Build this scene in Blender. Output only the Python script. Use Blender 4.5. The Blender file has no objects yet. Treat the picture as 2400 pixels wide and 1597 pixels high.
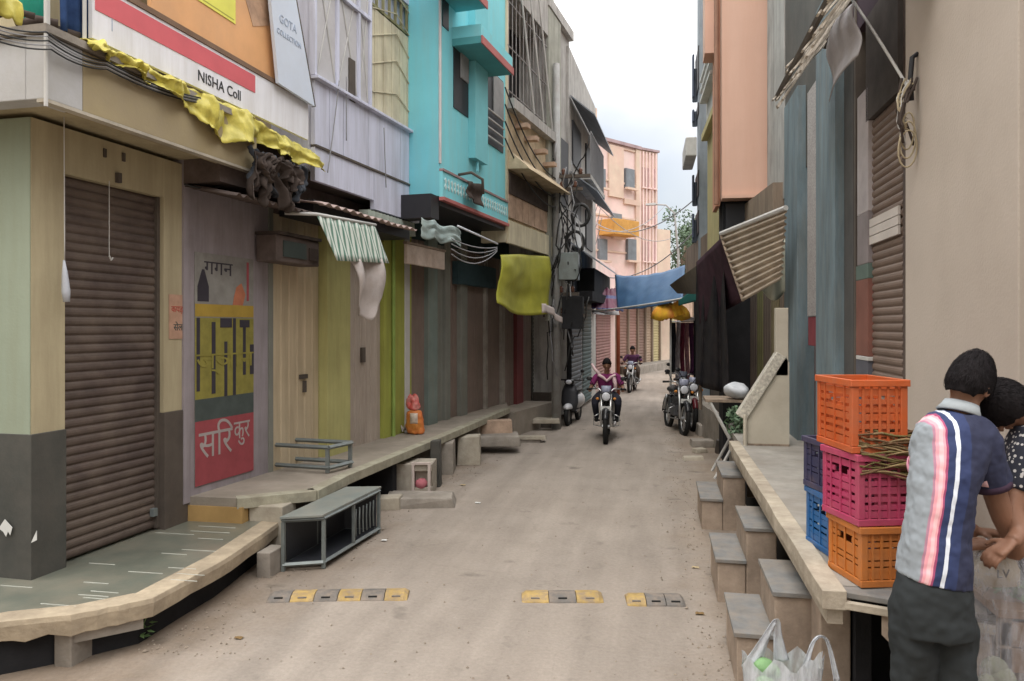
import bpy, bmesh, math, random
from mathutils import Vector, Matrix, noise as mnoise
random.seed(7)
scn = bpy.context.scene
R = math.radians
# ---------------- camera ----------------
F = 1800.0; VX = 1540.0; HY = 765.0; CH = 1.9
YAW = math.atan((VX-1200)/F)
cam = bpy.data.objects.new('camera', bpy.data.cameras.new('camera'))
scn.collection.objects.link(cam); scn.camera = cam
cam.data.sensor_width = 36; cam.data.lens = 27.0
cam.data.shift_y = -(798.5-HY)/2400
cam.data.clip_start = .05; cam.data.clip_end = 500
cam.location = (0, 0, CH); cam.rotation_euler = (R(90), 0, YAW)
# ---------------- world: bright overcast with a thin blue patch ----------------
w = bpy.data.worlds.new("World"); scn.world = w; w.use_nodes = True
nt = w.node_tree; nt.nodes.clear()
out = nt.nodes.new('ShaderNodeOutputWorld'); bg = nt.nodes.new('ShaderNodeBackground')
sky = nt.nodes.new('ShaderNodeTexSky'); sky.sky_type = 'NISHITA'; sky.sun_disc = False
SUN_EL, SUN_AZ = 62, 200
sky.sun_elevation = R(SUN_EL); sky.sun_rotation = R(SUN_AZ)
tc = nt.nodes.new('ShaderNodeTexCoord'); mp = nt.nodes.new('ShaderNodeMapping')
mp.inputs['Scale'].default_value = (1, 1, 1.6); mp.inputs['Location'].default_value = (.12, .0, .05)
ns = nt.nodes.new('ShaderNodeTexNoise'); ns.inputs['Scale'].default_value = 2.6; ns.inputs['Detail'].default_value = 5
rp = nt.nodes.new('ShaderNodeValToRGB')
rp.color_ramp.elements[0].position = .42; rp.color_ramp.elements[1].position = .62
sep = nt.nodes.new('ShaderNodeSeparateXYZ')
up = nt.nodes.new('ShaderNodeMapRange')            # cloud deck is brighter overhead, as overcast skies are
up.inputs[1].default_value = .12; up.inputs[2].default_value = .75
up.inputs[3].default_value = 6.8; up.inputs[4].default_value = 29.0
cc = nt.nodes.new('ShaderNodeCombineXYZ')
mulc = nt.nodes.new('ShaderNodeVectorMath'); mulc.operation = 'SCALE'
mulc.inputs[0].default_value = (1.01, 1.0, .985)
mx = nt.nodes.new('ShaderNodeMix'); mx.data_type = 'RGBA'
# blue patch low over the lane (direction of the end of the street)
dp = nt.nodes.new('ShaderNodeVectorMath'); dp.operation = 'DISTANCE'
dp.inputs[1].default_value = (-.075, .97, .20)
pr = nt.nodes.new('ShaderNodeMapRange'); pr.inputs[1].default_value = .03; pr.inputs[2].default_value = .2
pr.inputs[3].default_value = .45; pr.inputs[4].default_value = 0
sub = nt.nodes.new('ShaderNodeMath'); sub.operation = 'SUBTRACT'; sub.use_clamp = True
L = nt.links.new
L(tc.outputs['Generated'], mp.inputs[0]); L(mp.outputs[0], ns.inputs['Vector']); L(ns.outputs[0], rp.inputs[0])
L(tc.outputs['Generated'], sep.inputs[0]); L(sep.outputs[2], up.inputs[0])
L(up.outputs[0], mulc.inputs['Scale'])
L(tc.outputs['Generated'], dp.inputs[0]); L(dp.outputs['Value'], pr.inputs[0])
gm = nt.nodes.new('ShaderNodeMath'); gm.operation = 'MULTIPLY_ADD'; gm.use_clamp = True
gm.inputs[1].default_value = .2; gm.inputs[2].default_value = .8
L(rp.outputs[0], gm.inputs[0]); L(gm.outputs[0], sub.inputs[0]); L(pr.outputs[0], sub.inputs[1])
L(sub.outputs[0], mx.inputs[0]); L(sky.outputs[0], mx.inputs[6]); L(mulc.outputs[0], mx.inputs[7])
L(mx.outputs[2], bg.inputs[0]); bg.inputs[1].default_value = .1
L(bg.outputs[0], out.inputs[0])
# ---------------- sun behind thin cloud ----------------
sl = bpy.data.lights.new('sun', 'SUN'); sl.energy = 1.0; sl.angle = R(30); sl.color = (1, .93, .84)
so = bpy.data.objects.new('sun', sl); scn.collection.objects.link(so)
az = R(SUN_AZ); el = R(SUN_EL)
sd = Vector((math.sin(az)*math.cos(el), math.cos(az)*math.cos(el), math.sin(el)))
so.rotation_euler = sd.to_track_quat('Z', 'Y').to_euler(); so.location = (0, 0, 30)
scn.view_settings.view_transform = 'Standard'; scn.view_settings.look = 'None'
scn.view_settings.exposure = 0; scn.view_settings.gamma = 1
EXPOSURE = 0.38
scn.view_settings.exposure = EXPOSURE

# ---------------- measuring: a photograph pixel as a ray, met with real planes ----------------
sa, ca = math.sin(YAW), math.cos(YAW)
def ray(px, py):
    u = (px-1200)/F; v = (HY-py)/F
    return Vector((-sa+u*ca, ca+u*sa, v))
def onz(px, py, z=0.0):
    q = ray(px, py); t = (z-CH)/q.z; return Vector((q.x*t, q.y*t, z))
def ond(px, py, D):
    q = ray(px, py); return Vector((q.x*D, q.y*D, CH+q.z*D))
def onx(px, py, X):
    q = ray(px, py); t = X/q.x; return Vector((X, q.y*t, CH+q.z*t))
def ony(px, py, Y):
    q = ray(px, py); t = Y/q.y; return Vector((q.x*t, Y, CH+q.z*t))

# ---------------- materials ----------------
MATS = {}
def mat(name, col, rough=.8, var=.18, scale=3.0, dirt=None, damt=.35, dscale=1.2, streak=False,
        bump=.12, bscale=60.0, metal=0.0, spec=None, alpha=1.0, trans=0.0, stretch=None, stripes=None):
    if name in MATS: return MATS[name]
    m = bpy.data.materials.new(name); m.use_nodes = True; t = m.node_tree; n = t.nodes; l = t.links.new
    b = n['Principled BSDF']; b.inputs['Roughness'].default_value = rough; b.inputs['Metallic'].default_value = metal; b.inputs['Specular IOR Level'].default_value = spec if spec is not None else (.15 if rough >= .75 else .4)
    c = n.new('ShaderNodeTexCoord'); mpn = n.new('ShaderNodeMapping')
    if stretch: mpn.inputs['Scale'].default_value = stretch
    l(c.outputs['Object'], mpn.inputs[0])
    n1 = n.new('ShaderNodeTexNoise'); n1.inputs['Scale'].default_value = scale; n1.inputs['Detail'].default_value = 7
    n1.inputs['Roughness'].default_value = .62
    l(mpn.outputs[0], n1.inputs['Vector'])
    mr = n.new('ShaderNodeMapRange'); mr.inputs[1].default_value = .3; mr.inputs[2].default_value = .7
    mr.inputs[3].default_value = 1-var; mr.inputs[4].default_value = 1+var
    l(n1.outputs[0], mr.inputs[0])
    sc = n.new('ShaderNodeVectorMath'); sc.operation = 'SCALE'; sc.inputs[0].default_value = col[:3]
    l(mr.outputs[0], sc.inputs['Scale'])
    cur = sc.outputs[0]
    if stripes:                                     # (axis, period, duty, colour2)
        ax, per, duty, col2 = stripes
        sp = n.new('ShaderNodeSeparateXYZ'); l(c.outputs['Object'], sp.inputs[0])
        dv = n.new('ShaderNodeMath'); dv.operation = 'MULTIPLY'; dv.inputs[1].default_value = 1/per; l(sp.outputs[ax], dv.inputs[0])
        fr = n.new('ShaderNodeMath'); fr.operation = 'FRACT'; l(dv.outputs[0], fr.inputs[0])
        lt = n.new('ShaderNodeMath'); lt.operation = 'LESS_THAN'; lt.inputs[1].default_value = duty; l(fr.outputs[0], lt.inputs[0])
        ms = n.new('ShaderNodeMix'); ms.data_type = 'RGBA'; l(lt.outputs[0], ms.inputs[0]); l(cur, ms.inputs[6])
        s2 = n.new('ShaderNodeVectorMath'); s2.operation = 'SCALE'; s2.inputs[0].default_value = col2[:3]; l(mr.outputs[0], s2.inputs['Scale'])
        l(s2.outputs[0], ms.inputs[7]); cur = ms.outputs[2]
    if dirt:
        n2 = n.new('ShaderNodeTexNoise'); n2.inputs['Scale'].default_value = dscale; n2.inputs['Detail'].default_value = 8
        n2.inputs['Roughness'].default_value = .7
        m2 = n.new('ShaderNodeMapping'); m2.inputs['Scale'].default_value = (5, 5, .45) if streak else (1, 1, 1)
        m2.inputs['Location'].default_value = (3.1, 1.7, .4)
        l(c.outputs['Object'], m2.inputs[0]); l(m2.outputs[0], n2.inputs['Vector'])
        r2 = n.new('ShaderNodeMapRange'); r2.inputs[1].default_value = .42; r2.inputs[2].default_value = .68
        r2.inputs[3].default_value = 0; r2.inputs[4].default_value = damt
        l(n2.outputs[0], r2.inputs[0])
        mxx = n.new('ShaderNodeMix'); mxx.data_type = 'RGBA'; l(r2.outputs[0], mxx.inputs[0]); l(cur, mxx.inputs[6])
        mxx.inputs[7].default_value = (*dirt, 1); cur = mxx.outputs[2]
    l(cur, b.inputs['Base Color'])
    if bump:
        n3 = n.new('ShaderNodeTexNoise'); n3.inputs['Scale'].default_value = bscale; n3.inputs['Detail'].default_value = 4
        l(mpn.outputs[0], n3.inputs['Vector'])
        bp = n.new('ShaderNodeBump'); bp.inputs['Strength'].default_value = bump; bp.inputs['Distance'].default_value = .01
        l(n3.outputs[0], bp.inputs['Height']); l(bp.outputs[0], b.inputs['Normal'])
    if trans: b.inputs['Transmission Weight'].default_value = trans; b.inputs['IOR'].default_value = 1.1
    if alpha < 1: b.inputs['Alpha'].default_value = alpha
    MATS[name] = m; return m

# ---------------- mesh collecting ----------------
class MB:
    def __init__(s): s.v = []; s.f = []; s.m = []
    def add(s, vs, fs, m=0):
        k = len(s.v); s.v += [tuple(v) for v in vs]; s.f += [tuple(i+k for i in f) for f in fs]; s.m += [m]*len(fs); return s
    def box(s, a, b, m=0):
        x0, y0, z0 = a; x1, y1, z1 = b
        return s.add([(x0,y0,z0),(x1,y0,z0),(x1,y1,z0),(x0,y1,z0),(x0,y0,z1),(x1,y0,z1),(x1,y1,z1),(x0,y1,z1)],
              [(0,3,2,1),(4,5,6,7),(0,1,5,4),(1,2,6,5),(2,3,7,6),(3,0,4,7)], m)
    def hexa(s, p, m=0):
        return s.add(p, [(0,3,2,1),(4,5,6,7),(0,1,5,4),(1,2,6,5),(2,3,7,6),(3,0,4,7)], m)
    def slab(s, quad, th, m=0):
        q = [Vector(p) for p in quad]; n = (q[1]-q[0]).cross(q[3]-q[0]).normalized()*th
        return s.hexa(q+[p+n for p in q], m)
    def prism(s, poly, lo, hi, fn, m=0):            # poly 2d extruded; fn(u,v,w)->xyz
        n = len(poly)
        vs = [fn(u, v, lo) for u, v in poly]+[fn(u, v, hi) for u, v in poly]
        return s.add(vs, [tuple(range(n))[::-1], tuple(range(n, 2*n))]+[(i, (i+1) % n, n+(i+1) % n, n+i) for i in range(n)], m)
    def tube(s, pts, r, n=8, m=0, closed=False):
        pts = [Vector(p) for p in pts]; k = len(pts)
        rs = r if isinstance(r, (list, tuple)) else [r]*k
        up = None; rings = []
        for i, p in enumerate(pts):
            if closed: d = pts[(i+1) % k]-pts[i-1]
            else: d = pts[min(i+1, k-1)]-pts[max(i-1, 0)]
            if d.length < 1e-9: d = Vector((0, 0, 1))
            d.normalize()
            if up is None:
                up = Vector((0, 0, 1)) if abs(d.z) < .9 else Vector((0, 1, 0))
            sx = d.cross(up)
            if sx.length < 1e-6: sx = d.orthogonal()
            sx.normalize(); up = sx.cross(d).normalized()
            rr = rs[i]; ra, rb = rr if isinstance(rr, (tuple, list)) else (rr, rr)
            rings.append([p+sx*(ra*math.cos(2*math.pi*j/n))+up*(rb*math.sin(2*math.pi*j/n)) for j in range(n)])
        vs = [v for g in rings for v in g]; fs = []
        for i in range(k if closed else k-1):
            a = i*n; b = ((i+1) % k)*n
            for j in range(n): fs.append((a+j, a+(j+1) % n, b+(j+1) % n, b+j))
        if not closed: fs += [tuple(range(n))[::-1], tuple(range((k-1)*n, k*n))]
        return s.add(vs, fs, m)
    def loft(s, rings, m=0, cap=True):
        n = len(rings[0]); vs = [v for g in rings for v in g]; fs = []
        for i in range(len(rings)-1):
            for j in range(n): fs.append((i*n+j, i*n+(j+1) % n, (i+1)*n+(j+1) % n, (i+1)*n+j))
        if cap: fs += [tuple(range(n))[::-1], tuple(range((len(rings)-1)*n, len(rings)*n))]
        return s.add(vs, fs, m)
    def ell(s, c, r, rot=None, n=16, k=10, m=0, fn=None):
        c = Vector(c); vs = []; fs = []
        for i in range(k+1):
            th = math.pi*i/k
            for j in range(n):
                ph = 2*math.pi*j/n
                q = Vector((r[0]*math.sin(th)*math.cos(ph), r[1]*math.sin(th)*math.sin(ph), r[2]*math.cos(th)))
                if fn: q = fn(q)
                if rot: q = rot @ q
                vs.append(c+q)
        for i in range(k):
            for j in range(n): fs.append((i*n+j, i*n+(j+1) % n, (i+1)*n+(j+1) % n, (i+1)*n+j))
        return s.add(vs, fs, m)
    def sheet(s, fn, nu, nv, th=.004, m=0):         # fn(u,v)->Vector, u,v in 0..1, given a real thickness
        g = [[Vector(fn(i/nu, j/nv)) for j in range(nv+1)] for i in range(nu+1)]
        top = []; bot = []
        for i in range(nu+1):
            for j in range(nv+1):
                du = g[min(i+1, nu)][j]-g[max(i-1, 0)][j]; dv = g[i][min(j+1, nv)]-g[i][max(j-1, 0)]
                nn = du.cross(dv)
                nn = nn.normalized() if nn.length > 1e-9 else Vector((0, 0, 1))
                top.append(g[i][j]+nn*th/2); bot.append(g[i][j]-nn*th/2)
        W = nv+1; K = len(top); fs = []
        for i in range(nu):
            for j in range(nv):
                a = i*W+j; fs.append((a, a+1, a+W+1, a+W)); fs.append((K+a, K+a+W, K+a+W+1, K+a+1))
        for i in range(nu):
            for j in (0, nv):
                a = i*W+j; fs.append((a, a+W, K+a+W, K+a))
        for j in range(nv):
            for i in (0, nu):
                a = i*W+j; fs.append((a, a+1, K+a+1, K+a))
        return s.add(top+bot, fs, m)
    def lathe(s, prof, c=(0, 0, 0), n=16, m=0, rot=None):
        c = Vector(c); rings = []
        for r_, z_ in prof:
            g = []
            for j in range(n):
                q = Vector((r_*math.cos(2*math.pi*j/n), r_*math.sin(2*math.pi*j/n), z_))
                if rot: q = rot @ q
                g.append(c+q)
            rings.append(g)
        return s.loft(rings, m)
    def transform(s, M):
        s.v = [tuple(M @ Vector(v)) for v in s.v]; return s

def put(name, mb, mats, parent=None, smooth=False, bevel=0.0, sgn=1, remesh=0.0, subsurf=0, loc=None):
    vs = [(x, y*sgn, z) for x, y, z in mb.v]
    off = Vector((0, 0, 0))
    if parent is None:
        if loc is not None: off = Vector(loc)
        elif vs:
            xs = [v[0] for v in vs]; ys = [v[1] for v in vs]; zs = [v[2] for v in vs]
            off = Vector(((min(xs)+max(xs))/2, (min(ys)+max(ys))/2, min(zs)))
        if loc is None: vs = [tuple(Vector(v)-off) for v in vs]
    me = bpy.data.meshes.new(name); me.from_pydata(vs, [], mb.f); me.update()
    bm = bmesh.new(); bm.from_mesh(me); bmesh.ops.remove_doubles(bm, verts=bm.verts, dist=1e-6) if remesh else None
    bmesh.ops.recalc_face_normals(bm, faces=bm.faces); bm.to_mesh(me); bm.free()
    if not isinstance(mats, (list, tuple)): mats = [mats]
    for m in mats: me.materials.append(m)
    if not remesh and len(me.polygons) == len(mb.m): me.polygons.foreach_set('material_index', mb.m)
    if smooth or remesh: me.polygons.foreach_set('use_smooth', [True]*len(me.polygons))
    o = bpy.data.objects.new(name, me); scn.collection.objects.link(o)
    if parent is not None: o.parent = parent
    else: o.location = off
    if remesh:
        md = o.modifiers.new('remesh', 'REMESH'); md.mode = 'VOXEL'; md.voxel_size = remesh; md.use_smooth_shade = True
        sm = o.modifiers.new('smooth', 'SMOOTH'); sm.iterations = 4; sm.factor = .5
    if bevel:
        bv = o.modifiers.new('bevel', 'BEVEL'); bv.width = bevel; bv.segments = 2; bv.limit_method = 'ANGLE'; bv.angle_limit = R(40)
    if subsurf:
        sb = o.modifiers.new('sub', 'SUBSURF'); sb.levels = subsurf; sb.render_levels = subsurf
    return o
def tag(o, label, cat, group=None):
    o['label'] = label; o['category'] = cat
    if group: o['group'] = group
    return o
def struct(o): o['kind'] = 'structure'; return o
def thing(name, label, cat, loc=(0, 0, 0), rz=0.0, group=None):
    o = bpy.data.objects.new(name, None); scn.collection.objects.link(o)
    o.location = loc; o.rotation_euler = (0, 0, rz); o.empty_display_size = .2
    return tag(o, label, cat, group)
def copy_tree(o, parent=None):
    c = o.copy(); scn.collection.objects.link(c)
    if parent is not None: c.parent = parent
    for ch in list(o.children): copy_tree(ch, c)
    return c
def text(name, s, size, m, parent, M, ext=.002, sx=1.0):
    cu = bpy.data.curves.new(name, 'FONT'); cu.body = s; cu.size = size; cu.extrude = ext; cu.align_x = 'CENTER'; cu.align_y = 'CENTER'
    cu.resolution_u = 3
    o = bpy.data.objects.new('t', cu); scn.collection.objects.link(o)
    dg = bpy.context.evaluated_depsgraph_get(); me = bpy.data.meshes.new_from_object(o.evaluated_get(dg))
    bpy.data.objects.remove(o); me.name = name
    me.transform(M @ Matrix.Diagonal((sx, 1, 1, 1))); me.materials.clear(); me.materials.append(m)
    r = bpy.data.objects.new(name, me); scn.collection.objects.link(r); r.parent = parent; return r

# ---------------- walls: a building's frame with x along the street and d outwards ----------------
class Bld:
    def __init__(s, name, label, cat, A, B, side, group=None):
        s.A = Vector((A[0], A[1], 0)); B = Vector((B[0], B[1], 0)); s.dir = (B-s.A).normalized()
        s.side = side; s.sgn = 1 if side == 'R' else -1
        s.rz = math.atan2(s.dir.y, s.dir.x)
        s.out = Vector((-s.dir.y, s.dir.x, 0))*s.sgn
        s.root = thing(name, label, cat, s.A, s.rz, group) if name else None
    def hit(s, px, py, d=0.0):
        q = ray(px, py); o = s.A+s.out*d
        # t*q.xy = o + x*dir
        det = q.x*(-s.dir.y)-q.y*(-s.dir.x)
        t = (o.x*(-s.dir.y)-o.y*(-s.dir.x))/det
        p = Vector((q.x*t, q.y*t, 0))
        return (p-o).dot(s.dir), CH+q.z*t
    def x(s, px, d=0.0): return s.hit(px, HY, d)[0]
    def z(s, px, py, d=0.0): return s.hit(px, py, d)[1]
    def world(s, x, d, z): return s.A+s.dir*x+s.out*d+Vector((0, 0, z))
    def part(s, name, mb, mats, parent=None, **k):
        return put(name, mb, mats, parent or s.root, sgn=s.sgn, **k)
    def bx(s, name, pxa, pxb, z0, z1, d0, d1, m, bevel=0.0, **k):
        xa, xb = s.x(pxa, d1), s.x(pxb, d1)
        return s.part(name, MB().box((min(xa, xb), d0, z0), (max(xa, xb), d1, z1)), m, bevel=bevel, **k)
    def txtM(s, x, d, z, rev=False):
        # local matrix for text facing outwards
        if s.side == 'L':   # outward = -y local; reading left to right = +x
            return Matrix.Translation((x, -d, z)) @ Matrix.Rotation(R(90), 4, 'X')
        return Matrix.Translation((x, d, z)) @ Matrix.Rotation(R(180), 4, 'Z') @ Matrix.Rotation(R(90), 4, 'X')

def ribs(mb, x0, x1, z0, z1, d, pitch=.07, amp=.014, m=0, th=.01):
    """roller shutter: horizontal curved slats as one corrugated sheet"""
    n = max(2, int((z1-z0)/pitch)); prof = []
    for i in range(n):
        a = z0+(z1-z0)*i/n; h = (z1-z0)/n
        prof += [(d, a), (d+amp*.8, a+h*.25), (d+amp, a+h*.5), (d+amp*.8, a+h*.75), (d+.0005, a+h*.96)]
    prof.append((d, z1))
    poly = prof+[(d-th, z1), (d-th, z0)]
    vs = []
    for x in (x0, x1): vs += [(x, dd, zz) for dd, zz in prof]
    k = len(prof)
    mb.add(vs, [(i, i+1, k+i+1, k+i) for i in range(k-1)], m)
    mb.box((x0, d-th-.01, z0), (x1, d-.004, z1), m)
    return mb
def vribs(mb, x0, x1, z0, z1, d, pitch=.1, amp=.01, m=0):
    """folding metal door leaves: shallow vertical folds"""
    n = max(1, round((x1-x0)/pitch)); prof = []
    for i in range(n):
        a = x0+(x1-x0)*i/n; h = (x1-x0)/n
        prof += [(a, d), (a+h*.08, d+amp), (a+h*.86, d+amp), (a+h*.94, d)]
    prof.append((x1, d)); k = len(prof)
    vs = [(x, dd, z0) for x, dd in prof]+[(x, dd, z1) for x, dd in prof]
    mb.add(vs, [(i, i+1, k+i+1, k+i) for i in range(k-1)], m)
    mb.box((x0, d-.03, z0), (x1, d-.004, z1), m)
    return mb
def hang(a, b, sag, n=14):
    a = Vector(a); b = Vector(b)
    return [a.lerp(b, i/n)-Vector((0, 0, sag*4*(i/n)*(1-i/n))) for i in range(n+1)]
def crumple(o, strength, size, depth=2):
    tx = bpy.data.textures.new(o.name+'_folds', 'CLOUDS'); tx.noise_scale = size; tx.noise_depth = depth
    md = o.modifiers.new('folds', 'DISPLACE'); md.texture = tx; md.strength = strength; md.mid_level = .5; md.texture_coords = 'LOCAL'
    return o
def nz(p, s=1.0): return mnoise.noise(Vector(p)*s)
# ================= palette =================
m_road = mat('road_dust', (.305, .265, .228), .95, .10, 1.3, (.235, .198, .165), .5, .35, bump=.5, bscale=35)
m_cream = mat('cream_paint', (.44, .38, .25), .8, .10, 1.5, (.27, .22, .14), .5, 1.3, True)
m_palegreen = mat('pale_green_paint', (.30, .345, .27), .8, .08, 1.0, (.25, .26, .18), .4, 1.2, True)
m_darkbase = mat('dark_brown_paint', (.075, .06, .05), .7, .2, 3, (.16, .13, .1), .4, 1.5)
m_darkbase2 = mat('charcoal_paint', (.055, .056, .05), .7, .2, 3, (.14, .12, .1), .4, 1.5)
m_shut = mat('brown_shutter_steel', (.075, .053, .046), .65, .25, 4, (.17, .13, .10), .6, 2, stretch=(1, 1, 3))
m_tile = mat('green_floor_tile', (.125, .135, .11), .28, .2, 2.2, (.30, .25, .19), .5, 1.6, bump=.05)
m_joint = mat('pale_tile_joint', (.5, .51, .46), .5, .1, bump=0)
m_kerb = mat('cement_edge', (.40, .33, .24), .9, .22, 6, (.2, .16, .12), .5, 3, bump=.5, bscale=30)
m_conc = mat('grey_concrete', (.30, .27, .235), .92, .22, 5, (.15, .125, .10), .5, 2, bump=.5, bscale=30)
m_conc_l = mat('light_concrete', (.44, .40, .33), .92, .2, 5, (.22, .18, .13), .5, 2, bump=.4, bscale=30)
m_dark = mat('dark_paint_and_shade', (.022, .022, .024), .9, .3, 3)  # for dark parts, and for the shade painted into voids
m_white = mat('white_sheet', (.78, .78, .82), .55, .06, 2, (.42, .38, .34), .35, 1.4, True, bump=.04)
m_red = mat('red_print', (.62, .12, .14), .5, .08, bump=0)
m_orange = mat('orange_print', (.72, .38, .17), .55, .1, 2, (.45, .27, .16), .3, 2, bump=.03)
m_yel = mat('yellow_print', (.72, .62, .10), .5, .1, 4, (.3, .3, .05), .4, 7, bump=.03)
m_blue_txt = mat('slate_print', (.36, .42, .52), .6, .1, bump=0)
m_black_txt = mat('black_print', (.03, .03, .035), .6, .1, bump=0)
m_tarpY = mat('yellow_tarp', (.60, .52, .11), .45, .3, 9, (.34, .30, .04), .7, 5, bump=.5, bscale=22)
m_brownrag = mat('dusty_rag', (.07, .054, .047), .95, .4, 6, (.05, .04, .035), .6, 3, bump=.6, bscale=20)
m_lilac = mat('lilac_paint', (.62, .635, .76), .75, .08, 1.2, (.26, .25, .26), .42, 1.3, True)
m_lilacdoor = mat('mauve_wall', (.30, .265, .28), .85, .15, 2.5, (.17, .14, .135), .5, 2, True)
m_creamdoor = mat('cream_door_steel', (.52, .425, .29), .6, .1, 1.5, (.24, .18, .11), .45, 1.6, True)
m_limewall = mat('lime_paint', (.34, .36, .08), .8, .12, 2, (.20, .18, .06), .5, 1.6, True)
m_limejamb = mat('yellow_jamb_paint', (.44, .42, .18), .8, .12, 2, (.25, .2, .08), .4, 1.6, True)
m_steel = mat('galvanised_steel', (.20, .23, .23), .5, .15, 6, (.12, .10, .08), .4, 5, metal=.35, bump=.05)
m_pipe = mat('pale_pipe', (.5, .49, .47), .6, .1, bump=0)
m_browndoor = mat('brown_door_paint', (.21, .16, .135), .75, .18, 2, (.20, .16, .13), .4, 1.8, True)
m_greyjamb = mat('green_grey_jamb', (.20, .205, .18), .8, .15, 3, (.25, .22, .18), .4, 2, True)
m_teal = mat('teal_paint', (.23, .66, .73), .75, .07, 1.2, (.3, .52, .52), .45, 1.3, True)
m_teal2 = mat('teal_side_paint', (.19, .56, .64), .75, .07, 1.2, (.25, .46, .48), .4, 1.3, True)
m_bamboo = mat('cream_boards', (.62, .57, .42), .8, .16, 3, (.30, .24, .16), .45, 2, True)
m_brick = mat('bare_plaster', (.50, .36, .27), .92, .25, 4, (.20, .15, .11), .55, 2.2, bump=.5, bscale=25)
m_ochre = mat('ochre_plaster', (.54, .44, .30), .92, .25, 4, (.22, .17, .12), .55, 2.2, bump=.5, bscale=25)
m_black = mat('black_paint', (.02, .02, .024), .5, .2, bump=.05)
m_wood = mat('weathered_wood', (.27, .21, .16), .85, .3, 5, (.12, .09, .07), .5, 4, True, bump=.4, stretch=(1, 1, .2))
m_greyw = mat('grey_plaster', (.43, .42, .40), .92, .2, 3, (.16, .15, .14), .55, 1.8, True, bump=.4, bscale=30)
m_tin = mat('weathered_tin', (.27, .26, .26), .6, .25, 5, (.18, .11, .08), .5, 3, metal=.3, bump=.2)
m_pink = mat('pink_plaster', (.74, .55, .52), .85, .15, 1.2, (.62, .55, .48), .6, .9, bump=.2)
m_glass = mat('dark_window_glass', (.03, .035, .04), .15, .2, bump=0)
m_rubber = mat('black_rubber', (.02, .02, .02), .8, .2, bump=.2)
m_cable = mat('black_cable', (.02, .02, .02), .6, .1, bump=0)
m_cableg = mat('grey_cable', (.25, .25, .26), .6, .1, bump=0)

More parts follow.
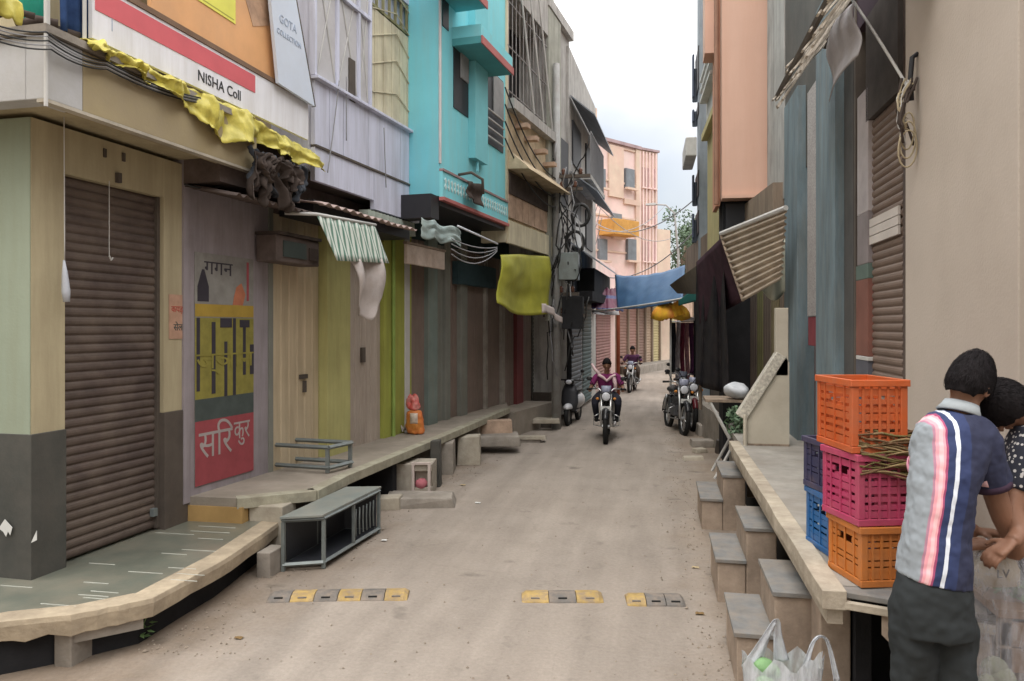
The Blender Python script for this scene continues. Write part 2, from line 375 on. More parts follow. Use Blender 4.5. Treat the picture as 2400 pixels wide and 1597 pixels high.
# road: dusty concrete with worn wheel tracks, warmer dirt at both edges, cracks, patches and stains
def road_mat():
    m = m_road; t = m.node_tree; n = t.nodes; l = t.links.new; b = n['Principled BSDF']
    src = b.inputs['Base Color'].links[0].from_socket
    tc_ = n.new('ShaderNodeTexCoord'); sp = n.new('ShaderNodeSeparateXYZ'); l(tc_.outputs['Object'], sp.inputs[0])
    no = n.new('ShaderNodeTexNoise'); no.inputs['Scale'].default_value = 1.1; no.inputs['Detail'].default_value = 8; no.inputs['Roughness'].default_value = .7; l(tc_.outputs['Object'], no.inputs[0])
    # distance from the lane's middle (about x=-1.1)
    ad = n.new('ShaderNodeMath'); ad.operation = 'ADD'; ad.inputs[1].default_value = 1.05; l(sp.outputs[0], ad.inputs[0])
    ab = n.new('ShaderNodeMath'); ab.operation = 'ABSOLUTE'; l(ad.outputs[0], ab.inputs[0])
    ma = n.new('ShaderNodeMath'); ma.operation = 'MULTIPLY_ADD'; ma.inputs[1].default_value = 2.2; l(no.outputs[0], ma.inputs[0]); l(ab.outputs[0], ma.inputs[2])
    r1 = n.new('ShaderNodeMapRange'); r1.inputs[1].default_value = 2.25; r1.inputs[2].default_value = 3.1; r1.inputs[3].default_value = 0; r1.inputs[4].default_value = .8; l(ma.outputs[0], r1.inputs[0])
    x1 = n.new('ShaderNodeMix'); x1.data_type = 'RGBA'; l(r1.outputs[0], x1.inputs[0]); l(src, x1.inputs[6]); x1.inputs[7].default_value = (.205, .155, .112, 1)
    # fine grit speckle
    n2 = n.new('ShaderNodeTexNoise'); n2.inputs['Scale'].default_value = 34; n2.inputs['Detail'].default_value = 6; n2.inputs['Roughness'].default_value = .8; l(tc_.outputs['Object'], n2.inputs[0])
    r2 = n.new('ShaderNodeMapRange'); r2.inputs[1].default_value = .3; r2.inputs[2].default_value = .72; r2.inputs[3].default_value = .86; r2.inputs[4].default_value = 1.12; l(n2.outputs[0], r2.inputs[0])
    s1 = n.new('ShaderNodeVectorMath'); s1.operation = 'SCALE'; l(x1.outputs[2], s1.inputs[0]); l(r2.outputs[0], s1.inputs['Scale'])
    # long streaks along the lane (wheel wear and sweeping)
    mp_ = n.new('ShaderNodeMapping'); mp_.inputs['Scale'].default_value = (3.2, .35, 1); l(tc_.outputs['Object'], mp_.inputs[0])
    n3 = n.new('ShaderNodeTexNoise'); n3.inputs['Scale'].default_value = 1.3; n3.inputs['Detail'].default_value = 7; l(mp_.outputs[0], n3.inputs[0])
    r3 = n.new('ShaderNodeMapRange'); r3.inputs[1].default_value = .35; r3.inputs[2].default_value = .65; r3.inputs[3].default_value = .88; r3.inputs[4].default_value = 1.08; l(n3.outputs[0], r3.inputs[0])
    s2 = n.new('ShaderNodeVectorMath'); s2.operation = 'SCALE'; l(s1.outputs[0], s2.inputs[0]); l(r3.outputs[0], s2.inputs['Scale'])
    # cracks
    nd = n.new('ShaderNodeTexNoise'); nd.inputs['Scale'].default_value = 1.6; nd.inputs['Detail'].default_value = 5; l(tc_.outputs['Object'], nd.inputs[0])
    mv = n.new('ShaderNodeVectorMath'); mv.operation = 'MULTIPLY_ADD'; l(nd.outputs[1], mv.inputs[0]); mv.inputs[1].default_value = (.9, .9, 0); l(tc_.outputs['Object'], mv.inputs[2])
    vo = n.new('ShaderNodeTexVoronoi'); vo.feature = 'DISTANCE_TO_EDGE'; vo.inputs['Scale'].default_value = .55; l(mv.outputs[0], vo.inputs[0])
    r4 = n.new('ShaderNodeMapRange'); r4.inputs[1].default_value = .0; r4.inputs[2].default_value = .006; r4.inputs[3].default_value = .93; r4.inputs[4].default_value = 1; l(vo.outputs[0], r4.inputs[0])
    s3 = n.new('ShaderNodeVectorMath'); s3.operation = 'SCALE'; l(s2.outputs[0], s3.inputs[0]); l(r4.outputs[0], s3.inputs['Scale'])
    # dark oil and damp spots
    n5 = n.new('ShaderNodeTexNoise'); n5.inputs['Scale'].default_value = 3.1; n5.inputs['Detail'].default_value = 4; mp5 = n.new('ShaderNodeMapping'); mp5.inputs['Location'].default_value = (7.7, 2.1, 0); l(tc_.outputs['Object'], mp5.inputs[0]); l(mp5.outputs[0], n5.inputs[0])
    r5 = n.new('ShaderNodeMapRange'); r5.inputs[1].default_value = .64; r5.inputs[2].default_value = .76; r5.inputs[3].default_value = 1; r5.inputs[4].default_value = .62; l(n5.outputs[0], r5.inputs[0])
    s4 = n.new('ShaderNodeVectorMath'); s4.operation = 'SCALE'; l(s3.outputs[0], s4.inputs[0]); l(r5.outputs[0], s4.inputs['Scale'])
    l(s4.outputs[0], b.inputs['Base Color'])
road_mat()
# ================= ground =================
g = MB()
N = 90
def gz(x, y):
    return .018*nz((x, y, 0), .7)+.006*nz((x, y, 3), 4)
xs = [-150, -40, -12, -7]+[-6+12*i/70 for i in range(71)]+[7, 12, 40, 150]
ys = [-60, -20, -6]+[-5+55*i/200 for i in range(201)]+[60, 90, 200]
vs = [(x, y, gz(x, y) if -6 <= x <= 6 and -5 <= y <= 50 else 0) for x in xs for y in ys]
ny = len(ys); fs = [(i*ny+j, (i+1)*ny+j, (i+1)*ny+j+1, i*ny+j+1) for i in range(len(xs)-1) for j in range(ny-1)]
g.add(vs, fs)
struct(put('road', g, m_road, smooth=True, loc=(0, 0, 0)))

def upper_mass(b, x0, x1, z0, z1, depth, m, d=0.0, name='wall'):
    return b.part(name, MB().box((x0, d-depth, z0), (x1, d, z1)), m)

# ================= corner shop (left, nearest) =================
b1 = Bld('corner_shop', 'nearest building on the left with a cream corner pillar, brown roller shutter and beige beam', 'shop', (-3.88, 4.2), (-3.80, 5.65), 'L')
X = b1.x; Z = b1.z; PZ = .32
xp0, xp1, xs1, xq = 0.0, X(152), X(384), X(437)
zb = Z(152, 1006); zq = Z(384, 968)
ztop = 3.22
pl = b1.part('pillar', MB().box((xp0, -2.6, zb), (xp1, 0, ztop), 0), [m_cream])
b1.part('pillar_side', MB().box((-.006, -2.6, zb), (-.0005, -.006, ztop)), m_palegreen)
b1.part('pillar_base', MB().box((-.012, -2.6, PZ-.06), (xp1+.004, .010, zb)), m_darkbase2, bevel=.004)
b1.part('pilaster', MB().box((xs1, -.5, zq), (xq, 0, ztop)), m_cream, bevel=.004)
b1.part('pilaster_base', MB().box((xs1-.004, -.5, PZ-.05), (xq+.004, .012, zq)), m_darkbase, bevel=.004)
zs = Z(152, 407)
b1.part('lintel', MB().box((xp1, -.3, zs), (xs1, -.004, ztop)), m_cream)
sh = b1.part('roller_shutter', ribs(MB(), xp1+.004, xs1-.004, PZ, zs, -.07, .062, .016), m_shut)
b1.part('shutter_guide', MB().box((xp1+.002, -.07, PZ), (xp1+.035, -.035, zs)), m_darkbase, parent=sh)
b1.part('shutter_guide', MB().box((xs1-.035, -.07, PZ), (xs1-.002, -.035, zs)), m_darkbase, parent=sh)
b1.part('lock_hasp', MB().box((xs1-.09, -.055, PZ+.10), (xs1-.045, -.02, PZ+.16)), m_steel, parent=sh)
# beam
D1 = .46
xb0 = X(107, D1); xb1 = X(602, D1); zb0 = b1.z(107, 231, D1); zb1 = b1.z(107, 80, D1)
m_beamL = mat('pale_lilac_beam', (.46, .46, .47), .8, .1, 1.6, (.30, .27, .2), .4, 1.2)
m_beam = mat('beige_beam', (.35, .285, .165), .8, .12, 1.6, (.30, .25, .2), .45, 1.0)
xm = X(195, D1)
bm_ = b1.part('beam', MB().box((xm, D1-.14, zb0), (xb1, D1, zb1)), m_beam, bevel=.006)
b1.part('beam', MB().box((xb0, D1-.14, zb0), (xm-.003, D1, zb1)), m_beamL, bevel=.006)
b1.part('beam', MB().box((xb0+.002, -3, zb0+.002), (xb0+.14, D1-.143, zb1-.002)), m_beamL, bevel=.006)
b1.part('soffit', MB().box((xb0+.143, -3, zb0+.05), (xb1, D1-.142, zb0+.12)), m_cream)
b1.part('beam_lip', MB().box((xb0-.012, D1-.05, zb0-.022), (xb1, D1+.012, zb0-.002)), m_conc_l)
b1.part('down_pipe', MB().tube([(xb0-.014, D1+.016, zb0-.05), (xb0-.014, D1+.016, zb1+.5)], .011), m_pipe)
b1.part('upper_wall', MB().box((xb0+.3, -4, zb0+.13), (X(600), -.02, 7.0)), m_cream)
b1.part('room_wall', MB().box((.3, -4, PZ), (xq-.02, -.55, zb0+.04)), m_dark)
# balcony corner clutter above the beam
b1.part('roof_slab', MB().box((xb0-.03, -3, zb1+.004), (xb1, D1+.03, zb1+.05)), m_conc)
rail = MB()
for px in (112, 198):
    xx = X(px, D1-.02); rail.tube([(xx, D1-.02, zb1+.05), (xx, D1-.02, zb1+1.3)], .012)
b1.part('balcony_post', rail, m_pipe)
o = MB(); 
def fb(u, v): return b1.world(b1.x(122, .3)+u*.30, .34+.02*math.sin(u*19)+.02*v, zb1+.10+.9*(1-v)+.02*math.sin(u*9))
o.sheet(fb, 18, 10, .006)
tag(put('cloth', o, mat('navy_cloth', (.03, .06, .15), .9, .3, 8), smooth=True), 'dark blue cloth hanging above the corner beam at upper left', 'cloth')
pc = b1.world(b1.x(70, .2)+.0, .22, zb1+.05)
o = MB().lathe([(.05, 0), (.075, .02), (.085, .22), (.09, .24), (.075, .24), (.07, .1)], (pc.x, pc.y, pc.z+.03), 14)
tag(put('bucket', o, mat('green_plastic', (.02, .30, .22), .4, .1), smooth=True), 'small green plastic bucket on the ledge at the top left corner', 'bucket')
o = MB()
for k in range(9):
    a = b1.world(b1.x(10)-.3+.33*k*.5, .25-.02*k, zb1+.07+.01*(k % 3)); c = b1.world(b1.x(10)-.15+.33*k*.5, .38, zb1+.11+.02*(k % 2))
    o.tube([a, (a+c)/2+Vector((0, 0, .03)), c], .02+.006*(k % 3), 7)
tag(put('rag_pile', o, m_brownrag, smooth=True), 'dark pile of rags and pipes on the ledge above the beam', 'rags')
# cables over the beam
for k in range(5):
    a = ond(-40, 48+9*k, 3.75); bq = b1.world(b1.x(108+3*k, D1+.05), D1+.05, b1.z(108, 75+9*k, D1+.05)); cq = b1.world(b1.x(250, D1+.04), D1+.04, zb1-.02-.012*k); dq = b1.world(b1.x(470, D1+.04), D1+.04, zb1+.02-.01*k)
    pts = hang(a, bq, .02, 8)+hang(bq, cq, .03, 8)[1:]+hang(cq, dq, .03, 8)[1:]
    o = MB().tube(pts, .0035 if k % 2 else .005, 6)
    tag(put('cable', o, m_cable if k % 2 == 0 else m_cableg, smooth=True), 'one of the loose cables sagging along the beige corner beam', 'cable', 'cables along the corner beam')
# hanging strings
def strng(px, d, py0, py1, extra=None):
    x_ = b1.x(px, d); return b1.world(x_, d, b1.z(px, py0, d)), b1.world(x_, d, b1.z(px, py1, d))
a, c = strng(150, .1, 250, 610)
o = MB().tube(hang(a, c+Vector((.005, 0, 0)), .0, 8), .004, 5)
o2 = MB().tube([c, c+Vector((0, .008, -.09)), c+Vector((.006, .01, -.2)), c+Vector((.008, .012, -.27))], [.006, .018, .026, .02], 8)
r = thing('hanging_string', 'white string with a limp polythene bag at its end beside the corner pillar', 'string', tuple(c))
for nm, mm, ma in (('string', o, m_pipe), ('bag', o2, mat('milky_polythene', (.45, .47, .52), .4, .1))):
    mm.transform(Matrix.Translation(-c)); put(nm, mm, ma, r, smooth=True)
a, c = strng(256, .02, 425, 600)
o = MB().tube([a, c], .003, 5); hk = MB().tube([c, c+Vector((0, .02, -.03)), c+Vector((0, .035, -.01))], .006, 6)
r = thing('hanging_string', 'thin string with a small hook dangling in front of the brown roller shutter', 'string', tuple(c))
for nm, mm in (('string', o), ('hook', hk)):
    mm.transform(Matrix.Translation(-c)); put(nm, mm, m_pipe, r)
b1.part('lamp_hook', MB().box((X(270), .0, Z(270, 428)), (X(278), .03, Z(270, 405))), m_darkbase)
b1.part('wall_socket', MB().box((X(242), -.002, Z(242, 368)), (X(248), .01, Z(242, 348))), m_darkbase)
b1.part('wall_socket', MB().box((X(286), -.002, Z(286, 378)), (X(292), .01, Z(286, 358))), m_darkbase)

# ---- signs above the beam ----
def signboard(name, label, d, pxs, pys, th, m, cat='signboard'):
    """quad given by 4 pixels (clockwise from top-left) on plane d"""
    P = [b1.hit(px, py, d) for px, py in zip(pxs, pys)]
    c = b1.world(P[3][0], d, P[3][1])
    r = thing(name, label, cat, c, b1.rz)
    q = [(x-P[3][0], z-P[3][1]) for x, z in P]
    mb = MB().prism(q, 0, th, lambda u, v, w_: (u, -w_, v)); 
    put('board', mb, m, r)
    return r, P, P[3]
# long white board with red stripe: rectangle parallel to the street
dS = .42
xa, xz = b1.x(207, dS), b1.x(716, dS)
zl, zh = b1.z(680, 312, dS), b1.z(716, 243, dS)
r1 = thing('shop_signboard', 'long white signboard with a red stripe above the yellow tarp', 'signboard', b1.world(xa, dS, zl), b1.rz)
Lx = xz-xa; H1 = zh-zl
put('board', MB().box((0, -.03, 0), (Lx, 0, H1)), m_white, r1)
put('stripe', MB().box((.02, -.034, H1*.52), (b1.x(590, dS)-xa, -.0305, H1*.93)), m_red, r1)
text('lettering', 'NISHA Coll', .115, m_black_txt, r1, Matrix.Translation((b1.x(508, dS)-xa, -.032, H1*.26)) @ Matrix.Rotation(R(90), 4, 'X'))
put('frame', MB().box((0, -.04, H1+.002), (Lx, .0, H1+.04)), mat('rusty_strip', (.20, .13, .09), .8), r1)
put('tape', MB().box((.16, -.033, .1), (.165, -.0305, .36)), m_blue_txt, r1)
# orange board above it
dO = .40
xa2, xz2 = b1.x(345, dO), b1.x(642, dO)
r2 = thing('shop_signboard', 'orange signboard with a yellow panel above the long white board', 'signboard', b1.world(xa2, dO, zh+.045), b1.rz)
put('board', MB().box((0, -.03, 0), (xz2-xa2, 0, 1.6)), m_orange, r2)
yx0, yx1 = b1.x(452, dO)-xa2, b1.x(543, dO)-xa2
yz = b1.z(543, 58, dO)-zh-.045
put('yellow_panel', MB().box((yx0, -.036, yz), (yx1, -.0305, yz+.8)), mat('lemon_print', (.75, .72, .12), .5, .08, bump=0), r2)
put('panel_border', MB().box((yx0+.02, -.0365, yz+.02), (yx1-.02, -.0362, yz+.03)), mat('olive_line', (.35, .33, .05), .6, bump=0), r2)
put('figure_print', MB().prism([(.0, 0), (.25, .1), (.3, .5), (.2, .9), (.0, 1.0), (-.1, .6), (-.12, .2)], .0305, .034, lambda u, v, w_: (xz2-xa2-.38+u, -w_, .35+v)), mat('brown_print', (.42, .26, .17), .6, .3, 9, (.6, .4, .25), .5, 8, bump=0), r2)
text('lettering', 'SAREE', .12, mat('maroon_print', (.3, .05, .05), .6, bump=0), r2, Matrix.Translation(((yx0+yx1)/2, -.0368, yz+.55)) @ Matrix.Rotation(R(90), 4, 'X'))
# tall white leaning board
dW = .48
Pq = [(622, -60), (676, -60), (731, 250), (646, 195)]
zq2 = [b1.hit(*p, dW) for p in Pq]
c0 = b1.world(zq2[3][0], dW, zq2[3][1])
r3 = thing('shop_signboard', 'tall white signboard with faint blue lettering and a slanted right edge', 'signboard', c0, b1.rz)
pq = [(x-zq2[3][0], z-zq2[3][1]) for x, z in zq2]
put('board', MB().prism(pq, 0, .03, lambda u, v, w_: (u, -w_, v)), mat('bluish_white_sheet', (.60, .66, .76), .5, .05, 2, (.5, .5, .5), .3, 1.2, bump=.03), r3)
put('edge_frame', MB().tube([(pq[1][0]+.02, -.01, pq[1][1]), (pq[2][0]+.02, -.01, pq[2][1])], .02, 6), m_darkbase, r3)
xx, zz = b1.hit(680, 85, dW)
Mt = Matrix.Translation((xx-zq2[3][0]-.02, -.032, zz-zq2[3][1])) @ Matrix.Rotation(R(90), 4, 'X')
text('lettering', 'GOTA', .105, m_blue_txt, r3, Mt @ Matrix.Translation((-.07, .07, 0)))
text('lettering', 'COLLECTION', .068, m_blue_txt, r3, Mt @ Matrix.Translation((-.05, -.05, 0)))
# brick corner right of the white board bottom, white panel strip under it
b1.part('upper_brick_return', MB().box((b1.x(690, .1), -.3, zl-.25), (b1.x(735, .1), .1, zh+.1)), m_ochre)
b1.part('upper_brick_return', MB().box((b1.x(600, -.02), -.6, 3.3), (b1.x(690, .0), -.06, 7)), m_ochre)

# ---- yellow tarp draped along the beam ----
def ytarp(u, v):
    px = 205+(752-205)*u
    x_ = b1.x(px, .5) if px < 740 else b1.x(740, .5)+(px-740)*.006
    d_ = .50+.05*math.sin(u*40)*v+.06*nz((u*9, v*3, 1))
    w_ = .07+.22*math.exp(-((u-.60)/.19)**2)+.05*abs(nz((u*6, 3, 3)))+(.07 if u > .8 else 0)
    zt = zb1+.07 - (.10*max(0, (u-.72)/.28) if u > .72 else 0)
    top = zt + .03*nz((u*7, 0, 5))
    if v < .35: # lies on top
        q = v/.35; return b1.world(x_, .30+(d_-.30)*q+.0, top+.035*nz((u*30, q*5, 2)))
    q = (v-.35)/.65
    return b1.world(x_, d_+.03*q+.03*nz((u*40, q*3, 7)), top-w_*q+.03*nz((u*26, q*2, 9))+.016*nz((u*75, q*8, 2)))
o = MB().sheet(ytarp, 260, 18, .002)
tag(put('tarp', o, m_tarpY, smooth=True), 'crumpled bright yellow tarp draped along the top of the beige beam', 'tarp')
def ytarp2(u, v):
    x_ = b1.x(-60, .55)+(b1.x(62, .55)-b1.x(-60, .55))*u
    return b1.world(x_, .52+.03*nz((u*6, v, 2)), zb1+.10-.02*u-.12*v+.02*nz((u*11, v*2, 4)))
tag(put('tarp', MB().sheet(ytarp2, 24, 6, .004), m_tarpY, smooth=True), 'short piece of yellow tarp over the beam at the far left edge', 'tarp')

# ================= lilac-grey poster shop =================
P2Z = .50
b2 = Bld('poster_shop', 'mauve shopfront with tall painted advertisement, between the corner shop and the cream doors', 'shop', (-3.78, 5.66), (-3.32, 9.84), 'L')
X2 = b2.x; Z2 = b2.z
xE = X2(628)
b2.part('wall', MB().box((-.02, -3, P2Z-.05), (xE, 0, 3.35)), m_lilacdoor)
pa = b2.part('painted_advertisement', MB().box((X2(455), .002, Z2(455, 1142)), (X2(592), .008, Z2(455, 590))), mat('poster_grey', (.25, .24, .22), .7, .15, 5, (.13, .11, .10), .5, 4))
px0, px1 = X2(455), X2(592)
def band(pyt, pyb, m, xa=None, xb=None, d=.0085, nm='paint_band'):
    b2.part(nm, MB().box((px0 if xa is None else xa, .0082, Z2(455, pyb)), (px1 if xb is None else xb, d+.002, Z2(455, pyt))), m, parent=pa)
m_pyel = mat('poster_ochre', (.36, .24, .04), .7, .15, 6, bump=.03); m_pyel2 = mat('poster_yellow', (.24, .21, .045), .7, .2, 9, bump=.03)
m_pred = mat('poster_red', (.30, .06, .07), .7, .15, 6, bump=.03); m_pblk = mat('poster_black', (.035, .03, .04), .7, .2, 6, bump=.03)
m_pwht = mat('poster_white', (.36, .31, .30), .7, .12, 6, bump=.03); m_pgrn = mat('poster_dark_green', (.06, .075, .07), .7, .2, 6, bump=.03)
band(712, 742, m_pyel); band(745, 938, m_pyel2); band(938, 990, m_pgrn); band(990, 1142, m_pred)
# strokes of the painted letters
wP = px1-px0
rr = random.Random(3)
mb = MB()
for i, (a0, wd, t0, t1) in enumerate([(.02, .05, .0, .9), (.26, .06, .05, .95), (.40, .20, .0, .12), (.47, .05, .3, 1), (.62, .05, .0, 1), (.74, .18, .02, .12), (.80, .05, .1, .75), (.93, .07, .35, .75)]):
    z0_ = Z2(455, 938); z1_ = Z2(455, 745); h = z1_-z0_
    mb.box((px0+a0*wP, .011, z1_-t1*h), (px0+(a0+wd)*wP, .0135, z1_-t0*h))
b2.part('painted_strokes', mb, m_pblk, parent=pa)
text('lettering', 'ज्ञान', .20, m_pyel2, pa, b2.txtM(px0+wP*.5, .0145, Z2(455, 850)), .001, 1.7)
text('lettering', 'सिर', .34, m_pwht, pa, b2.txtM(px0+wP*.33, .0115, Z2(455, 1050)), .001, .95)
text('lettering', 'कुर', .24, m_pwht, pa, b2.txtM(px0+wP*.78, .0115, Z2(455, 1030)), .001, .8)
text('lettering', 'गगन', .17, m_pblk, pa, b2.txtM(px0+wP*.38, .009, Z2(455, 625)), .001, 1.3)
b2.part('bottle_print', MB().prism([(0, 0), (.2, 0), (.2, .14), (.12, .3), (.08, .3), (0, .14)], .0082, .0105, lambda u, v, w_: (px0+.03+u*.7, w_, Z2(455, 706)+v*.9)), m_pblk, parent=pa)
b2.part('flame_print', MB().prism([(0, 0), (.14, 0), (.18, .1), (.12, .2), (.05, .16), (.02, .08)], .0082, .0105, lambda u, v, w_: (px0+wP*.62+u, w_, Z2(455, 712)+v)), mat('poster_orange', (.42, .15, .08), .7, .2, 8, bump=.03), parent=pa)
b2.part('side_stripe', MB().box((px1-.10, .0082, Z2(455, 700)), (px1-.07, .0105, Z2(455, 600))), m_pred, parent=pa)
# little paper notice on the pilaster
r = b1.part('paper_notice', MB().box((X(395), .002, Z(395, 795)), (X(436), .006, Z(395, 690))), mat('salmon_paper', (.46, .28, .20), .8, .15, 9, (.3, .2, .12), .5, 8))
text('lettering', 'कपड़ा', .075, mat('red_ink', (.4, .07, .05), .7, bump=0), r, b1.txtM((X(395)+X(436))/2, .007, Z(395, 725)))
text('lettering', 'सेल', .08, m_pgrn, r, b1.txtM((X(395)+X(436))/2, .007, Z(395, 768)))
# tin lean-to above, sooty rags
def tin(bb, name, label, x0, x1, dA, zA, dB, zB, m, pitch=.08, amp=.018, cat='awning', th=.006, droop=0.0):
    nu = int((x1-x0)/pitch*6)
    def f(u, v):
        x_ = x0+(x1-x0)*u
        return bb.world(x_, dA+(dB-dA)*v, zA+(zB-zA)*v+amp*math.sin(2*math.pi*x_/pitch)-droop*v*v+.015*nz((x_*2, v*2, 1)))
    return tag(put(name, MB().sheet(f, max(nu, 8), 6, th), m, smooth=True), label, cat)
m_soot = mat('sooty_tin', (.13, .10, .09), .85, .3, 5, (.05, .04, .035), .5, 3, bump=.3)
xa_ = X2(450); xb_ = X2(640)
tin(b2, 'awning', 'sooty brown tin lean-to over the painted advertisement', -.02, xb_, 0.01, 3.05, .50, 2.95, m_soot, .1, .015)
b2.part('soffit_box', MB().box((-.02, .0, 3.06), (xE, .35, 3.5)), m_soot)
for k in range(7):
    px = 600+k*16; dd = .50+.05*(k % 3)
    def f(u, v, px=px, dd=dd, k=k):
        x_ = b2.x(px, dd)+(u-.5)*(.24+.1*(k % 2)); zt = b2.z(px, 352+6*k, dd); ln = .27+.10*math.sin(k*2.1)
        x_ += (.05*math.sin(v*4+k)-.10*(u-.5)*v); return b2.world(x_, dd+.035*math.sin(u*24+k)*(.3+v)+.05*nz((u*3, v*5, k)), zt-ln*v*(1+.25*math.sin(u*7+k*2))+.04*nz((u*6+k, v*2, k)))
    tag(put('rag', MB().sheet(f, 30, 14, .005), m_brownrag if k % 3 else mat('slate_rag', (.05, .055, .065), .95, .4, 6), smooth=True), 'one of the sooty rags bunched under the end of the yellow tarp', 'rag', 'rags under the tarp end')
o = MB().tube(hang(b2.world(X2(432, .1), .1, b2.z(432, 432, .1)), b2.world(b2.x(570, .3), .3, b2.z(570, 415, .3)), .06), .008, 6)
tag(put('cable', o, m_cable, smooth=True), 'single dark cable sagging across the wall above the painted advertisement', 'cable')

# ================= cream door shop =================
b3 = Bld('cream_door_shop', 'shop with tall cream folding doors and lime yellow jambs', 'shop', (-3.78, 5.66), (-3.32, 9.84), 'L')
xD0, xD1, xJ, xD2, xL, xEnd = [b3.x(p) for p in (638, 748, 803, 890, 945, 955)]
b3.part('wall', MB().box((xE, -3, P2Z-.05), (xD0, .012, 3.3)), m_greyjamb)
zt3 = b3.z(640, 500)
b3.part('lintel', MB().box((xD0+.001, -3, min(zt3, 3.2)), (xEnd, .0, 3.5)), m_soot)
d1 = b3.part('folding_door', vribs(MB(), xD0, xD1, P2Z, min(zt3, 3.2), -.01, .14, .012), m_creamdoor)
b3.part('padlock', MB().box((b3.x(708), .004, b3.z(708, 920)), (b3.x(713), .03, b3.z(708, 893))), m_darkbase, parent=d1)
b3.part('hasp', MB().box((b3.x(700), .003, b3.z(708, 888)), (b3.x(718), .02, b3.z(708, 878))), m_darkbase, parent=d1)
b3.part('jamb', MB().box((xD1, -.4, P2Z-.04), (xJ, .10, 3.2)), m_limejamb, bevel=.006)
d2 = b3.part('folding_door', vribs(MB(), xJ, xD2, P2Z, 3.2, .0, .13, .012), mat('mauve_door_steel', (.42, .355, .30), .6, .12, 2, (.2, .15, .12), .45, 1.6, True))
b3.part('padlock', MB().box((b3.x(842), .013, b3.z(842, 850)), (b3.x(850), .04, b3.z(842, 815))), m_darkbase, parent=d2)
b3.part('side_wall', MB().box((xD2, -3, P2Z-.04), (xEnd, .06, 3.3)), m_limewall, bevel=.006)
b3.part('lime_pipe', MB().tube([(b3.x(925, .1), .085, P2Z), (b3.x(925, .1), .085, 3.1)], .025), mat('lime_pipe_paint', (.24, .33, .08), .7))
# fan box / meter box over door
xm0, xm1 = b3.x(648, .25), b3.x(748, .25)
r = thing('meter_box', 'soot dark metal box mounted above the first cream door', 'box', b3.world(xm0, .0, b3.z(648, 612, .25)), b3.rz)
hb = b3.z(648, 560, .25)-b3.z(648, 612, .25)
hb = max(hb, .25)
put('case', MB().box((0, -.25, 0), (xm1-xm0, -.03, hb)), m_soot, r, bevel=.01)
put('louvre', MB().box((.1, -.262, .05), (xm1-xm0-.25, -.251, hb-.05)), mat('teal_dark', (.05, .065, .06), .6), r)
put('bracket', MB().box((.0, -.28, hb+.002), (xm1-xm0, -.02, hb+.03)).box((xm1-xm0-.2, -.27, .05), (xm1-xm0-.05, -.252, hb-.08)), m_brownrag, r)
# striped awning cloth
m_stripe = mat('striped_cloth', (.62, .66, .60), .8, .08, 6, (.35, .33, .28), .35, 3, stripes=(0, .068, .45, (.13, .24, .19)))
dA = .62
P4 = [b3.hit(742, 505, dA), b3.hit(880, 530, dA), b3.hit(893, 618, dA), b3.hit(768, 612, dA)]
def f(u, v):
    a = (P4[0][0]*(1-u)+P4[1][0]*u, P4[0][1]*(1-u)+P4[1][1]*u); c = (P4[3][0]*(1-u)+P4[2][0]*u, P4[3][1]*(1-u)+P4[2][1]*u)
    return b3.world(a[0]*(1-v)+c[0]*v, dA+.10*v+.007*math.sin(u*42), a[1]*(1-v)+c[1]*v)
mb = MB().sheet(f, 90, 6, .004)
c0 = b3.world(P4[0][0], dA, P4[2][1]); Mi = (Matrix.Translation(c0) @ Matrix.Rotation(b3.rz, 4, 'Z')).inverted()
r = thing('striped_awning', 'green and white striped cloth valance hanging from a pipe', 'awning', c0, b3.rz)
mb.transform(Mi); put('valance', mb, m_stripe, r, smooth=True)
tp = MB().tube([b3.world(b3.x(668, .35), .35, b3.z(668, 500, .35)), b3.world(P4[0][0], dA, P4[0][1]+.01), b3.world(P4[1][0], dA, P4[1][1]+.01)], .016, 8).transform(Mi)
put('pipe', tp, m_pipe, r, smooth=True)
# white sack hanging
dK = .66
def f(u, v):
    pxl = 820+2*v*10; pxr = 886+ (16*v if v < .75 else 12-60*(v-.75)*.5)
    px = pxl+(pxr-pxl)*u; py = 608+ (118+20*math.sin(u*math.pi)+6*math.sin(u*13))*v
    x_, z_ = b3.hit(px, py, dK); return b3.world(x_, dK+.05*math.sin(u*8+v*2)+.03*math.sin(v*5), z_)
tag(put('hanging_cloth', MB().sheet(f, 26, 20, .006), mat('dirty_white_cloth', (.52, .47, .45), .85, .12, 5, (.33, .25, .2), .45, 5, bump=.3), smooth=True), 'limp dirty white cloth hanging below the striped awning', 'cloth')
# pinkish tin sheet with black underside behind
tin(b3, 'tin_sheet', 'faded pink tin sheet under the lilac upper storey', b3.x(735, .45), b3.x(960, .45), .02, b3.z(735, 450, .5)-.0, .55, b3.z(735, 470, .55), mat('pink_tin', (.45, .34, .31), .7, .2, 5, (.22, .16, .13), .5, 3), .16, .015)
b3.part('black_recess', MB().box((b3.x(735, .4), .02, 2.97), (b3.x(960, .4), .40, 3.12)), m_black)

